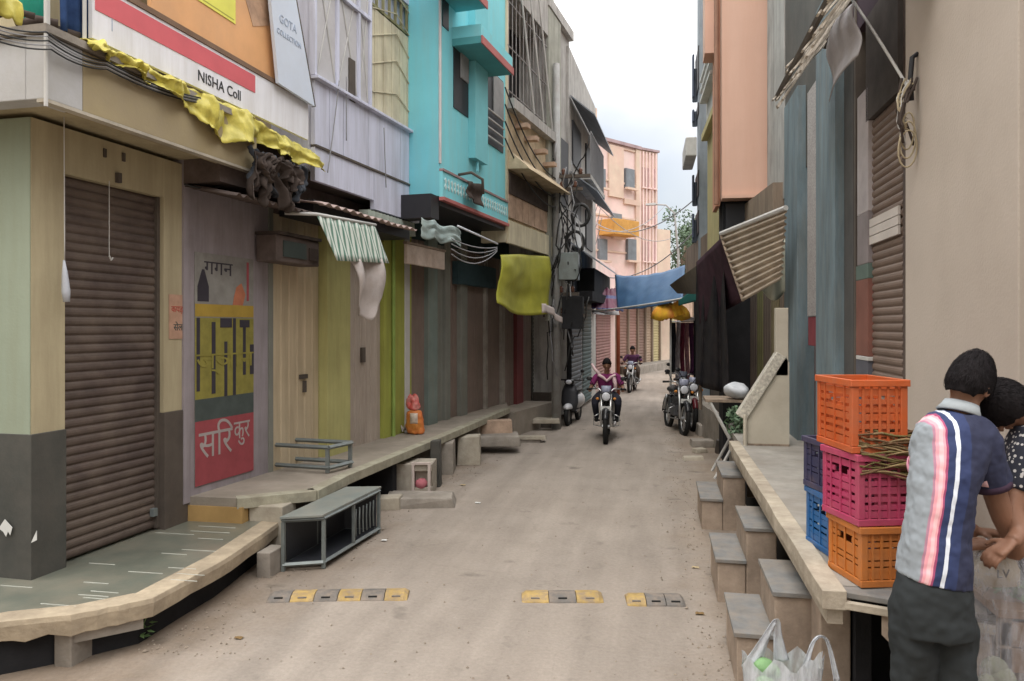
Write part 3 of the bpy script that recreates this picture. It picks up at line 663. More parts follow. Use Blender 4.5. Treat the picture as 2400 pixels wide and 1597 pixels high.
# ================= brown door row =================
b4 = Bld('brown_door_shops', 'row of brown folding doors with grey green jambs under the teal upper storey', 'shops', (-3.32, 9.84), (-2.67, 14.15), 'L')
xs4 = [950, 962, 1002, 1028, 1062, 1078, 1100, 1112, 1145, 1190]
xv = [b4.x(p) for p in xs4]
b4.part('wall', MB().box((xv[0]-.02, -3, P2Z-.04), (xv[-1], -.12, 3.4)), m_dark)
def jamb(p0, p1, m, d=.05): b4.part('jamb', MB().box((b4.x(p0, d), -.119, P2Z-.03), (b4.x(p1, d), d, 3.2)), m, bevel=.006)
def door(p0, p1, m, d=-.02, pitch=.13): return b4.part('folding_door', vribs(MB(), b4.x(p0), b4.x(p1), P2Z, 3.1, d, pitch, .014), m)
jamb(950, 961, m_pipe, .08); door(961, 1003, m_browndoor); jamb(1004, 1026, mat('teal_grey_jamb', (.18, .225, .205), .8, .15, 3, (.25, .22, .18), .4, 2, True), .06)
door(1027, 1044, m_greyjamb); jamb(1045, 1056, m_greyjamb); door(1057, 1080, m_browndoor); jamb(1081, 1096, m_greyjamb, .06)
door(1097, 1138, m_browndoor, pitch=.1); jamb(1139, 1144, m_conc); door(1145, 1176, m_browndoor, pitch=.1); jamb(1177, 1184, m_conc)
b4.part('shutter_box', MB().box((xv[0], -.1, 3.1), (xv[-1], .02, 3.45)), mat('dark_teal_board', (.035, .06, .06), .8, .3, 3))
b4.part('shelf_board', MB().box((b4.x(1060), .0, 2.55), (b4.x(1150), .10, 2.9)), mat('dark_blue_board', (.03, .06, .07), .7, .3, 3))
# cream name board
dN = .30
xN0, xN1 = b4.x(950, dN), b4.x(1038, dN)
zN0, zN1 = b4.z(950, 618, dN), b4.z(950, 572, dN)
r = thing('name_board', 'small faded cream name board hanging over the brown doors', 'signboard', b4.world(xN0, dN, zN0), b4.rz)
put('board', MB().box((0, -.03, 0), (xN1-xN0, .02, zN1-zN0)), mat('faded_board', (.60, .50, .43), .8, .12, 5, (.3, .2, .14), .5, 4), r, bevel=.006)
put('frame', MB().box((-.02, -.04, zN1-zN0+.001), (xN1-xN0+.02, .02, zN1-zN0+.03)), m_wood, r)

b5 = Bld('narrow_shop', 'narrow shopfront with a red door strip beside the utility poles', 'shop', (-2.67, 14.15), (-2.2, 17.5), 'L')
A5 = b5
b5.part('wall', MB().box((-.3, -3, .25), (b5.x(1330), -.05, 3.3)), m_darkbase)
b5.part('folding_door', vribs(MB(), b5.x(1186), b5.x(1206), .4, 3.0, -.03, .12, .014), m_browndoor)
b5.part('red_jamb', MB().box((b5.x(1207), -.04, .4), (b5.x(1222), .04, 3.1)), mat('dull_red_paint', (.16, .035, .035), .7, .2))
b5.part('folding_door', vribs(MB(), b5.x(1223), b5.x(1247), .4, 3.0, -.03, .12, .014), m_browndoor)
b5.part('grey_shutter', ribs(MB(), b5.x(1250), b5.x(1292), .55, 2.9, -.03, .08, .015), mat('grey_green_shutter', (.13, .13, .115), .7, .2))
b5.part('step', MB().box((b5.x(1250), -.02, .25), (b5.x(1300), .35, .55)), m_darkbase)

# ---- yellow tarp hanging like a flag ----
def f(u, v):
    px = 1172+ (1283-1172)*u; t_ = 598-8*u+12*u*u; bt = 705+ (30*u) + 18*math.sin(u*math.pi*.9+.3)
    px += -12*v*(1-u)
    x_, z_ = b4.hit(px, t_+(bt-t_)*v, .75); return b4.world(x_, .75+.05*math.sin(u*7+v)+.03*math.sin(v*6)+.02*nz((u*5, v*5, 4)), z_)
tag(put('tarp', MB().sheet(f, 30, 18, .006), mat('olive_yellow_tarp', (.43, .42, .05), .6, .15, 3, (.30, .30, .04), .5, 3, bump=.3), smooth=True), 'square olive yellow tarp hanging beside the utility pole', 'tarp')
def f(u, v):
    px = 1270+62*u; py = 712+38*u+ (22-12*u)*v-6*math.sin(u*6)
    x_, z_ = b4.hit(px, py, .95); return b4.world(x_, .95+.03*math.sin(u*20), z_)
tag(put('cloth', MB().sheet(f, 16, 4, .006), mat('pale_pink_cloth', (.6, .52, .5), .8, .1), smooth=True), 'narrow pale cloth strip streaming from the yellow tarp', 'cloth')

# ================= platforms on the left =================
def platform(name, label, poly, z, th, m_top, m_edge, group=None, lip=.02, cat='platform'):
    """poly in world xy (clockwise ok); a slab with a front edge strip"""
    c = Vector((sum(p[0] for p in poly)/len(poly), sum(p[1] for p in poly)/len(poly), 0))
    r = thing(name, label, cat, c, 0, group)
    q = [(p[0]-c.x, p[1]-c.y) for p in poly]
    put('slab', MB().prism(q, z-th, z, lambda u, v, w_: (u, v, w_)), m_top, r)
    return r, c, q
# nearest tiled platform: front edge polyline
E1 = [onz(-160, 1492, .30), onz(0, 1450, .30), onz(180, 1432, .30), onz(345, 1398, .30), onz(520, 1305, .30), onz(642, 1222, .30), onz(660, 1206, .30)]
poly = [(p.x, p.y) for p in E1]+[(-3.85, 5.95), (-7, 5.9), (-7, 3.2)]
rP, cP, qP = platform('shop_platform', 'low platform with shiny green floor tiles around the corner shop', poly, .30, .10, m_tile, m_kerb)
edge = MB()
for i in range(len(E1)-1):
    a, c = E1[i], E1[i+1]; n_ = Vector((c.y-a.y, -(c.x-a.x), 0)).normalized()
    if n_.y > 0 and n_.x < 0: n_ = -n_
k = 40; pts = []
def interp(E, t):
    t *= len(E)-1; i = min(int(t), len(E)-2); return E[i].lerp(E[i+1], t-i)
top = []; 
for i in range(k+1):
    p = interp(E1, i/k); q = interp(E1, min(1, i/k+.01))-interp(E1, max(0, i/k-.01)); q.normalize(); n_ = Vector((q.y, -q.x, 0))
    j = .012*nz((i*.9, 2, 1)); hgt = .115+.02*nz((i*.5, 5, 1))
    a = p-n_*.10; b_ = p+n_*(.05+j)
    top.append([a+Vector((0, 0, .004)), b_+Vector((0, 0, .0)), b_+n_*.006+Vector((0, 0, -.03)), b_-n_*.004+Vector((0, 0, -hgt)), a+Vector((0, 0, -hgt))])
edge.loft([[p-cP for p in g_] for g_ in top])
put('edge_strip', edge, m_kerb, rP, bevel=.004)
# thin pale joint strips between tiles (run across the platform)
jt = MB(); rj = random.Random(5)
for i in range(20):
    py = 1232+ i*9.5+rj.uniform(-3, 3)
    xl = rj.uniform(150, 430) + max(0, (1300-py))*1.6; ln = rj.uniform(60, 105)
    if i > 14: xl = rj.uniform(0, 260)
    a = onz(xl, py, .303); c = onz(min(xl+ln, 640-(py-1222)*1.25), py, .303)
    if a.x < -3.83 and a.y > 4.25: continue
    if c.x-a.x < .03: continue
    put('tile_joint', MB().box((a.x-cP.x, a.y-cP.y-.002, .3005), (c.x-cP.x, a.y-cP.y+.003, .3035)), m_joint, rP)
# supports, and a near-black sheet as the shade of the void below
def wpart(name, a, b, m, root=rP, c=cP, **k): return put(name, MB().box(tuple(Vector(a)-c), tuple(Vector(b)-c)), m, root, **k)
vb = MB(); E1b = [p-Vector((0, 0, 0)) for p in E1]
ring = [];
for p in [E1[0], E1[2], E1[3], E1[4], E1[5]]:
    inward = Vector((-.9, .45, 0)).normalized()*.10
    ring.append([p+inward+Vector((0, 0, -.11)), p+inward+Vector((0, 0, -.33)), p+inward*1.15+Vector((0, 0, -.33)), p+inward*1.15+Vector((0, 0, -.11))])
put('void_shade', MB().loft([[q-cP for q in g_] for g_ in ring]), m_dark, rP)
for pxs_, pyb in ((148, 1560), (618, 1355)):
    p = onz(pxs_, pyb, 0)
    q = p-cP; put('support_block', MB().box((q.x-.06, q.y, -.02), (q.x+.05, q.y+.22, .19)), m_conc, rP, bevel=.008)
pbk = onz(250, 1500, .1)
for (pa_, pb_) in (((165, 1530), (310, 1500)),):
    a = onz(170, 1472, .18)-cP; c = onz(330, 1440, .18)-cP
    put('under_beam', MB().slab([Vector((a.x, a.y, .12)), Vector((c.x, c.y, .12)), Vector((c.x, c.y, .185)), Vector((a.x, a.y, .185))], .08), m_conc, rP)

# second platform (in front of poster shop and cream doors)
z2 = .50
F2 = [onz(585, 1165, z2), onz(725, 1125, z2), onz(742, 1150, z2), onz(807, 1114, z2), onz(1036, 1023, z2), onz(1176, 955, z2)]
F2b = [Vector((-3.36, 5.72, z2)), Vector((-2.86, 6.12, z2)), Vector((-2.87, 6.8, z2)), Vector((-2.69, 9.43, z2)), Vector((-2.50, 12.9, z2))]
poly = [(p.x, p.y) for p in F2b]+[(-2.8, 14.2), (-6, 14.2), (-6, 5.70)]
m_plat = mat('dusty_stone_floor', (.31, .27, .225), .85, .18, 3, (.19, .165, .13), .5, 1.5, bump=.3)
rP2, cP2, qP2 = platform('shop_platform', 'long raised stone platform in front of the painted advertisement and cream doors', poly, z2, .07, m_plat, m_kerb)
put('riser', MB().box((-3.85-cP2.x, 5.705-cP2.y, .28), (-3.30-cP2.x, 5.80-cP2.y, z2-.071)), mat('ochre_riser', (.42, .27, .11), .85, .15, 4), rP2)
put('riser', MB().box((-3.298-cP2.x, 5.80-cP2.y, .0), (-3.0-cP2.x, 6.05-cP2.y, z2-.071)), m_conc_l, rP2, bevel=.01)
el = MB()
for i in range(len(F2b)-1):
    a, c = F2b[i], F2b[i+1]; q = (c-a).normalized(); n_ = Vector((q.y, -q.x, 0))
    el.hexa([p-cP2 for p in (a-n_*.09, c-n_*.09, c+n_*.03, a+n_*.03)] and [a-n_*.09+Vector((0, 0, -.085))-cP2, c-n_*.09+Vector((0, 0, -.085))-cP2, c+n_*.03+Vector((0, 0, -.085))-cP2, a+n_*.03+Vector((0, 0, -.085))-cP2,
             a-n_*.09+Vector((0, 0, .004))-cP2, c-n_*.09+Vector((0, 0, .004))-cP2, c+n_*.03+Vector((0, 0, .004))-cP2, a+n_*.03+Vector((0, 0, .004))-cP2])
put('edge_strip', el, mat('pale_edge_stone', (.37, .35, .27), .9, .2, 8, (.2, .17, .13), .5, 4, bump=.4), rP2, bevel=.005)
put('void_shade', MB().loft([[Vector((p.x-.40-w_, p.y, zz))-cP2 for w_, zz in ((0, -.02), (.1, -.02), (.1, z2-.09), (0, z2-.09))] for p in F2b[1:]+[Vector((-2.45, 13.9, 0))]]), m_dark, rP2)  # near-black sheet standing in for shade under the second platform
for yy in (6.75, 7.95, 9.5, 11.2):
    xf = -2.86+(yy-6.8)*.06
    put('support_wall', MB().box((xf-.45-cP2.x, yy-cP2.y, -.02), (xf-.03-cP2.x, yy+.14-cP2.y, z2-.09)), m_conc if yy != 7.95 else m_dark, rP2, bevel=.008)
put('front_post', MB().box((onz(740, 1230, 0).x-cP2.x-.12, 6.2-cP2.y, 0), (onz(740, 1230, 0).x-cP2.x+.14, 6.45-cP2.y, z2-.09)), m_conc, rP2, bevel=.01)
# far platform
poly = [(-2.50, 12.95), (-2.12, 14.6), (-2.0, 15.2), (-2.7, 15.5), (-3.2, 13)]
rP3, cP3, q3 = platform('shop_platform', 'short far platform before the red door strip by the poles', [(-2.42, 12.95), (-1.98, 15.0), (-2.9, 15.1), (-3.0, 13.1)], .42, .42, m_plat, m_kerb)

# grit, pebbles and scraps lying on the road
gr_ = MB(); rg = random.Random(31)
for k in range(1500):
    edge = rg.random() < .8
    y = 4+rg.random()**1.6*16
    if edge: x = (-2.95+.06*(y-5)*.9+abs(rg.gauss(0, .22))) if rg.random() < .55 else (.42-abs(rg.gauss(0, .20)))
    else: x = rg.uniform(-2.6, .35)
    s_ = rg.uniform(.003, .011)*(1.5 if edge and rg.random() < .12 else 1)
    z_ = gz(x, y); c = Vector((x, y, z_+s_*.3)); a_ = rg.uniform(0, 3)
    e = [Vector((math.cos(a_)*s_, math.sin(a_)*s_, 0)), Vector((-math.sin(a_)*s_*.8, math.cos(a_)*s_*.8, 0))]
    gr_.add([c-e[0], c-e[1], c+e[0], c+e[1], c+Vector((0, 0, s_*.8)), c-Vector((0, 0, s_*.6))], [(0, 1, 4), (1, 2, 4), (2, 3, 4), (3, 0, 4), (1, 0, 5), (2, 1, 5), (3, 2, 5), (0, 3, 5)])
o = put('gravel', gr_, mat('grit', (.27, .225, .18), .95, .4, 20)); o['kind'] = 'stuff'; o['label'] = 'grit and pebbles strewn along the edges of the road'; o['category'] = 'gravel'
lit = [((560, 1500), .03), ((1120, 1180), .035), ((1085, 1140), .04), ((1640, 1440), .035), ((900, 1270), .03), ((1630, 1330), .035)]
for i, ((px, py), s_) in enumerate(lit):
    c = onz(px, py, 0); c.z = gz(c.x, c.y)
    def f(u, v, c=c, s_=s_, i=i): return Vector((c.x+s_*(u-.5)*1.6, c.y+s_*(v-.5)*1.2, c.z+.006+.012*abs(nz((u*3+i, v*3, i)))))
    tag(put('litter', MB().sheet(f, 5, 4, .001), [mat('dry_leaf', (.20, .13, .06), .9), mat('white_paper', (.62, .62, .6), .8, .1), mat('straw_litter', (.40, .32, .2), .9)][i % 3]), 'one of the small scraps of litter scattered on the road', 'litter', 'litter scraps on the road')
# ================= lilac upper storey =================
u1 = Bld('lilac_house', 'lilac metal-clad upper storey with cream boards and hanging lower panels', 'house', (-3.36, 6.35), (-3.04, 9.3), 'L')
x0, x1 = u1.x(738), u1.x(982)
zb = u1.z(745, 425); 
zA = u1.z(742, 345)       # first seam
zB = u1.z(735, 184)       # ledge
u1.part('lower_panel', MB().box((x0, -.05, zb), ((x0+x1)/2-.01, 0, zA-.004)), m_lilac)
u1.part('lower_panel', MB().box(((x0+x1)/2, -.05, zb-.10), (x1, 0.004, zA-.004)), m_lilac)
u1.part('seam_strip', MB().box((x0, -.04, zA-.003), (x1, .018, zA+.02)), m_darkbase)
wl = MB(); nP = 9
for i in range(nP):
    a = x0+(x1-x0)*i/nP; c = x0+(x1-x0)*(i+1)/nP-.008
    wl.box((a, -.05, zA+.022), (c, .002*(i % 3), zB-.002))
u1.part('panel_row', wl, m_lilac)
u1.part('ledge', MB().box((x0-.03, -.05, zB), (x1+.02, .06, zB+.03)), m_lilac, bevel=.004)
m_frost = mat('pale_panel', (.52, .51, .52), .6, .08, 3, (.35, .33, .33), .4, 2)
xw = u1.x(868)
u1.part('wall', MB().box((x0, -4, zb+.1), (x1, -.06, 9.2)), m_lilac)
# cross braced pale panels
pn = [x0+.02, u1.x(790), u1.x(840), u1.x(866)]
zz = zB+.035
for i in range(3):
    for j in range(3):
        a, c = pn[i]+.012, pn[i+1]-.012; z0_ = zz+j*1.25; z1_ = z0_+1.22
        p = u1.part('shutter_panel', MB().box((a, -.045, z0_), (c, -.01, z1_)), m_frost)
        br = MB()
        br.tube([(a+.02, -.004, z0_+.05), (c-.02, -.004, z1_-.05)], .008, 6); br.tube([(a+.02, -.004, z1_-.05), (c-.02, -.004, z0_+.05)], .008, 6)
        u1.part('cross_brace', br, m_pipe, parent=p)
for px in (737, 790, 840, 867): 
    x_ = u1.x(px); u1.part('post', MB().box((x_-.02, -.05, zz), (x_+.02, .02, 9.2)), m_lilac, bevel=.004)
u1.part('open_window', MB().box((u1.x(818), -.008, u1.z(818, 235)), (u1.x(832), .006, u1.z(818, 135))), m_darkbase)
u1.part('upper_rail', MB().box((x0, -.05, u1.z(790, -10)), (u1.x(866), .03, u1.z(790, -10)+.04)), m_lilac)
# cream boards
cb = MB(); n = 12; a0 = u1.x(868)+.02; a1 = x1-.02
ztopc = u1.z(868, 10)
for i in range(n):
    a = a0+(a1-a0)*i/n; cb.box((a, -.04, zz), (a+(a1-a0)/n-.006, -.012+.004*(i % 2), ztopc))
u1.part('cream_boards', cb, m_bamboo)
lt = MB()
for k in range(7):
    t = k/6; lt.tube([(a0+.03, -.002, zz+.2+t*1.9), (a0+(a1-a0)*.5, .002, zz+.35+t*1.9+.1*math.sin(k)), (a1-.03, -.002, zz+.15+t*1.9)], .008, 5)
u1.part('lattice', lt, m_bamboo)
gr = MB()
for k in range(9):
    a = a0+(a1-a0)*k/8; gr.box((a-.012, -.03, ztopc+.02), (a+.012, .0, ztopc+.38))
gr.box((a0, -.032, ztopc+.02), (a1, -.006, ztopc+.05)); gr.box((a0, -.032, ztopc+.35), (a1, -.006, ztopc+.38))
u1.part('vent_grille', gr, mat('olive_grille', (.26, .25, .14), .8, .2))
u1.part('top_panel', MB().box((a0, -.05, ztopc+.4), (a1, .0, 9.2)), m_lilac)
u1.part('top_panel', MB().box((x0, -.04, zz+3.8), (u1.x(866), .0, 9.2)), m_lilac)
u1.part('soffit', MB().box((x0+.01, -3.5, zb+.02), (x1-.01, -.06, zb+.09)), m_darkbase)
# ragged bottom: little pale tiles hanging & dark gap
rg = MB()
for i in range(14):
    a = u1.x(860)+i*.09; rg.hexa([Vector(p) for p in [(a, -.1, zb-.28-.02*(i % 3)), (a+.085, -.1, zb-.29), (a+.085, .03, zb-.29), (a, .03, zb-.28), (a, -.1, zb-.13), (a+.085, -.1, zb-.12), (a+.085, .01, zb-.12), (a, .01, zb-.13)]])
u1.part('fringe_tiles', rg, mat('pale_green_tiles', (.33, .37, .32), .8, .2, 6))
# wires down the lilac wall
for k, (pa, pb) in enumerate((((795, 190), (768, 405)), ((900, 300), (905, 440)), ((812, 180), (812, 330)))):
    a = u1.world(u1.x(pa[0], .05), .05, u1.z(*pa, .05)); c = u1.world(u1.x(pb[0], .03), .03, u1.z(*pb, .03))
    tag(put('cable', MB().tube(hang(a, c, .03), .006, 5), m_cableg, smooth=True), 'one of the thin grey wires running down the lilac panels', 'cable', 'wires on the lilac wall')

# ================= teal house =================
u2 = Bld('teal_house', 'turquoise house with ledge canopies and a patterned red edged band at its foot', 'house', (-2.62, 9.3), (-2.28, 12.1), 'L')
xn = u2.x(1031); xf = u2.x(1184)
zb = u2.z(1040, 463)
off = -xn
u2.part('wall', MB().box((xn, -4, zb), (xf, 0, 9.4)), m_teal)
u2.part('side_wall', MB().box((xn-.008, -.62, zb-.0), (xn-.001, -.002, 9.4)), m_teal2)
zbt = u2.z(1035, 400); 
u2.part('corner_trim', MB().tube([(xn-.005, .005, zb+.4), (xn-.005, .005, 9.3)], .018, 6), mat('white_trim', (.55, .52, .52), .8, .15))
# decorative band sloping out
band_ = MB()
band_.box((xn-.02, .001, zb-.02), (xf, .045, u2.z(1031, 402)))
u2.part('foot_band', band_, m_teal)
fl = MB(); nf = 24
for i in range(nf):
    a = xn+.03+(xf-xn-.06)*i/nf; wv = (xf-xn)/nf*.62
    zz0 = zb+.08; zz1 = u2.z(1031, 402)-.07
    fl.prism([(a, zz0+.04), (a+wv*.5, zz0), (a+wv, zz0+.04), (a+wv*.62, (zz0+zz1)/2), (a+wv, zz1-.03), (a+wv*.5, zz1), (a, zz1-.03), (a+wv*.38, (zz0+zz1)/2)], .0455, .055, lambda u, v, w_: (u, w_, v))
u2.part('scallop_pattern', fl, mat('pale_aqua', (.50, .66, .66), .7, .1))
m_redtrim = mat('red_trim', (.45, .14, .13), .7, .15)
u2.part('red_edge', MB().box((xn-.03, .0, zb-.06), (xf, .07, zb-.018)), m_redtrim)
u2.part('red_edge', MB().box((xn-.025, .0, u2.z(1031, 402)+.001), (xf, .06, u2.z(1031, 402)+.03)), mat('dusky_trim', (.32, .22, .22), .8, .2))
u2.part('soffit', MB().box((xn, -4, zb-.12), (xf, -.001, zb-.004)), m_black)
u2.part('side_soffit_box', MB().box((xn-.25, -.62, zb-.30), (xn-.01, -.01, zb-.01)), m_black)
# canopies (chajja) & windows
def canopy(pa, pb, py_in, depth, hh):
    xa, xb = u2.x(pa[0], depth), u2.x(pb[0], depth)
    z_ = u2.z(pa[0], pa[1], depth)
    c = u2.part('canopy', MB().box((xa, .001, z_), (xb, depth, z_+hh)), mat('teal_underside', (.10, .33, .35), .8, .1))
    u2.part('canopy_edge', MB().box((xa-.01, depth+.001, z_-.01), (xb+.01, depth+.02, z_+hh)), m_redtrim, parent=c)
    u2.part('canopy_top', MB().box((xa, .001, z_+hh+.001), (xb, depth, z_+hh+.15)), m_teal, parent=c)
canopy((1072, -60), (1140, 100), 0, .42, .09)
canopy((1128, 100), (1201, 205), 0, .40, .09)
def win(pxa, pya, pxb, pyb, extra=None, nm='window'):
    xa, xb = u2.x(pxa), u2.x(pxb); zt = u2.z(pxa, pya); zb_ = u2.z(pxa, pyb)
    f = u2.part(nm, MB().box((xa, .001, zb_), (xb, .012, zt)), m_black)
    u2.part('shutter_leaf', MB().box((xa+(xb-xa)*.42, .013, zb_+.45*(zt-zb_)), (xb-.03, .03, zt-.03)), mat('grey_shutter_leaf', (.30, .30, .30), .8, .2, 3), parent=f)
    return f
win(1062, 70, 1096, 252)
wn = win(1134, 150, 1178, 330)
br = MB()
for k in range(4):
    z_ = u2.z(1134, 318)-.0+.13*k
    br.tube([(u2.x(1134), .06, z_), (u2.x(1172), .06, z_)], .012, 6)
u2.part('window_bars', br, m_pipe, parent=wn)
u2.part('pillar', MB().box((u2.x(1098), .001, zbt+.35), (u2.x(1128), .10, 6.6)), mat('light_teal', (.21, .56, .61), .75, .06))
u2.part('drain_pipe', MB().tube([(u2.x(1119, .06), .06, zbt+.2), (u2.x(1119, .06), .06, 9.0)], .02, 8), m_teal2)
u2.part('far_corner_strip', MB().box((xf-.001+.002, -.4, zb-.3), (xf+.10, .02, 9.2)), m_bamboo)
u2.part('window', MB().box((u2.x(1036), .001, u2.z(1036, 60)), (u2.x(1050), .012, 7.5)), m_black)
# a lamp bracket and rag on the teal wall
bq = u2.world(u2.x(1108, .2), .0, u2.z(1108, 408, .2))
o = MB().tube([bq, bq+u2.out*.18+Vector((0, 0, .02)), bq+u2.out*.30+u2.dir*.1+Vector((0, 0, -.06)), bq+u2.out*.30+u2.dir*.12+Vector((0, 0, -.25))], .02, 7)
tag(put('bracket', o, m_darkbase, smooth=True), 'dark curved pipe bracket above the patterned band of the teal house', 'bracket')
def f(u, v):
    x_, z_ = u2.hit(1095+34*u, 425+8*u+ (38+18*u)*v, .12)
    return u2.world(x_, .12+.03*math.sin(u*9)+.02*math.sin(v*8), z_)
tag(put('rag', MB().sheet(f, 12, 10, .006), m_brownrag, smooth=True), 'dusty bundle of cloth stuck behind the teal band', 'rag')
# white tube lamp under the teal house and curved teal tarpaulin bits
a = u2.world(u2.x(1073, .1), .10, u2.z(1073, 530, .1)); c = u2.world(u2.x(1166, .1), .10, u2.z(1166, 572, .1))
tag(put('tube', MB().tube([a, c], .014, 8), mat('white_tube', (.75, .78, .85), .4, .05), smooth=True), 'straight white pipe under the teal house', 'pipe')
m_tealt = mat('faded_teal_tarp', (.33, .42, .41), .7, .2, 6, (.3, .3, .27), .4, 4, bump=.3)
def f(u, v):
    px = 988+90*u; py = 510+ 30*u+(46-10*u)*v+4*math.sin(u*14)
    x_, z_ = u1.hit(px, py, .55); return u1.world(x_, .55+.02*math.sin(u*9)+.03*nz((u*6, v*6, 1)), z_)
tag(put('tarp', MB().sheet(f, 22, 10, .006), m_tealt, smooth=True), 'faded teal tarp scrap hanging between the lilac and teal upper storeys', 'tarp')
for k in range(4):
    a = u2.world(u2.x(1062, .3), .28, u2.z(1062, 560+12*k, .3)); c = u2.world(u2.x(1165, .3), .3, u2.z(1165, 580+3*k, .3))
    tag(put('cable', MB().tube(hang(a, c, .05+.03*k), .007, 5), m_cableg, smooth=True), 'one of the pale cables looping below the teal house', 'cable', 'cables below the teal house')

# ================= bare plaster house =================
u3 = Bld('plaster_house', 'unpainted brown plaster house with a black barred balcony opening', 'house', (-2.30, 11.95), (-1.98, 14.1), 'L')
xa, xb = u3.x(1186), u3.x(1292)
zlo = u3.z(1190, 560)
zmid = u3.z(1195, 395); 
u3.part('wall', MB().box((xa, -4, zlo+.30), (xb, 0, zmid+.9)), m_ochre)
u3.part('signboard_band', MB().box((xa-.02, .001, zlo-.08), (xb-.1, .06, zlo+.28)), m_bamboo, bevel=.006)
pnl = MB()
for i in range(7):
    a = xa+.06+(xb-xa-.2)*i/7; pnl.box((a, .001, zlo+.34), (a+(xb-xa)/7-.05, .03, zmid-.10))
u3.part('board_panel', pnl, m_brick)
u3.part('hood', MB().hexa([Vector(p) for p in [(xa, 0.002, zmid-.04), (xb+.02, 0.002, zmid-.04), (xb+.02, .38, zmid-.06), (xa, .38, zmid-.06), (xa, 0.002, zmid+.28), (xb+.02, 0.002, zmid+.28), (xb+.02, .34, zmid-.01), (xa, .34, zmid-.01)]]), m_ochre)
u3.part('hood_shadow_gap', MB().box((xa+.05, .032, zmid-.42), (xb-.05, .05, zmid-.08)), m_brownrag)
for k in range(4):
    x_ = u3.x(1206+22*k); u3.part('beam_end', MB().box((x_, .002, u3.z(1206+22*k, 300+30*k)), (x_+.16, .22, u3.z(1206+22*k, 300+30*k)+.07)), m_brick)
zrail = zmid+.9
u3.part('sloped_beam', MB().box((xa, .002, zrail+.0), (xb+.05, .14, zrail+.16)), m_greyw)
u3.part('balcony_back', MB().box((xa, -4, zrail-.0), (xb, -.5, 9.2)), m_dark)
bars = MB()
for k in range(14):
    x_ = xa+.06+(xb-xa-.12)*k/13; bars.tube([(x_, .02, zrail+.17), (x_, .02, zrail+1.9)], .010, 5)
for k in range(3): bars.tube([(xa, .02, zrail+.3+.7*k), (xb, .02, zrail+.3+.7*k)], .012, 5)
u3.part('bar_grille', bars, m_tin)
u3.part('lintel_beam', MB().box((xa, -.5, zrail+1.9), (xb, .05, 9.2)), m_greyw)
for k in range(3):
    u3.part('diagonal_pole', MB().tube([(xa+.2+.55*k, .12, zrail+2.4), (xa+1.15+.55*k, .10, zrail+.2)], .018, 6), m_pipe)
# concrete column house
u4 = Bld('concrete_house', 'grey concrete corner column building behind the utility poles', 'house', (-1.98, 14.1), (-1.72, 16.1), 'L')
xa, xb = u4.x(1293), u4.x(1336)
u4.part('wall', MB().box((xa-.45, -4, 2.9), (xb, -.02, 7.75)), m_greyw)
u4.part('column', MB().box((xa-.42, -.019, 2.0), (u4.x(1308), .06, 7.75)), mat('stained_concrete', (.34, .345, .30), .9, .2, 3, (.2, .2, .17), .5, 1.5, True), bevel=.01)
u4.part('window', MB().box((u4.x(1312), -.018, 4.3), (u4.x(1330), .02, 5.6)), m_black)
u4.part('parapet', MB().box((xa-.45, -4, 7.76), (xb, .08, 7.95)), m_greyw)
# row of tall narrow grey houses with tin shades beyond
u5 = Bld('awning_house', 'tall narrow grey house with stacked tin window shades', 'house', (-1.72, 16.1), (-1.50, 21.5), 'L')
xa, xb = u5.x(1337), u5.x(1398)
u5.part('wall', MB().box((xa-.1, -4, .1), (xb, -.02, 7.6)), m_greyw)
for (z_, d_) in ((6.3, .5), (4.75, .55), (3.3, .6)):
    c = u5.part('tin_shade', MB().hexa([Vector(p) for p in [(xa, .0, z_+.30), (xb-.6, .0, z_+.30), (xb-.6, d_, z_-.12), (xa, d_, z_-.12), (xa, .0, z_+.33), (xb-.6, .0, z_+.33), (xb-.6, d_, z_-.09), (xa, d_, z_-.09)]]), mat('blue_grey_tin', (.24, .27, .31), .6, .2, 3, (.15, .13, .12), .4, 3))
    u5.part('window', MB().box((xa+.3, -.019, z_-1.0), (xa+1.5, .015, z_-.1)), m_black)
    u5.part('window', MB().box((xa+2.4, -.019, z_-1.0), (xa+3.6, .015, z_-.1)), m_black)
u5.part('white_panel', MB().box((u5.x(1345), -.018, 2.9), (u5.x(1368), .03, 4.2)), mat('whitewash', (.6, .6, .58), .8, .12, 3, (.35, .33, .3), .5, 3))
u5.part('shop_shutter', ribs(MB(), u5.x(1340), u5.x(1364), .12, 2.4, -.01, .09, .015), mat('slate_blue_shutter', (.07, .09, .11), .6, .2))
u5.part('shop_shutter', ribs(MB(), u5.x(1367), u5.x(1386), .12, 2.4, -.01, .09, .015), mat('dark_teal_shutter', (.04, .08, .085), .6, .2))
u5.part('shutter_hood', MB().box((xa, .0, 2.42), (xb-.3, .45, 2.62)), m_dark)
u5.part('balcony', MB().box((u5.x(1352), .0, 2.63), (u5.x(1395), .38, 3.15)), m_dark)
rl = MB()
for k in range(16):
    x_ = u5.x(1340)+k*.16; rl.tube([(x_, .39, 5.0), (x_, .39, 5.9)], .01, 5)
rl.tube([(u5.x(1340), .39, 5.9), (u5.x(1340)+2.4, .39, 5.9)], .015, 5)
u5.part('balcony_rail', rl, m_cableg)
u5.part('balcony_slab', MB().box((u5.x(1338), .0, 4.9), (u5.x(1338)+2.6, .42, 4.99)), m_greyw)

# ================= pink block closing the view =================
pk = Bld('pink_apartment_block', 'tall pink and cream apartment block above the end of the lane', 'building', (-4.2, 31.0), (-1.15, 35.2), 'L')
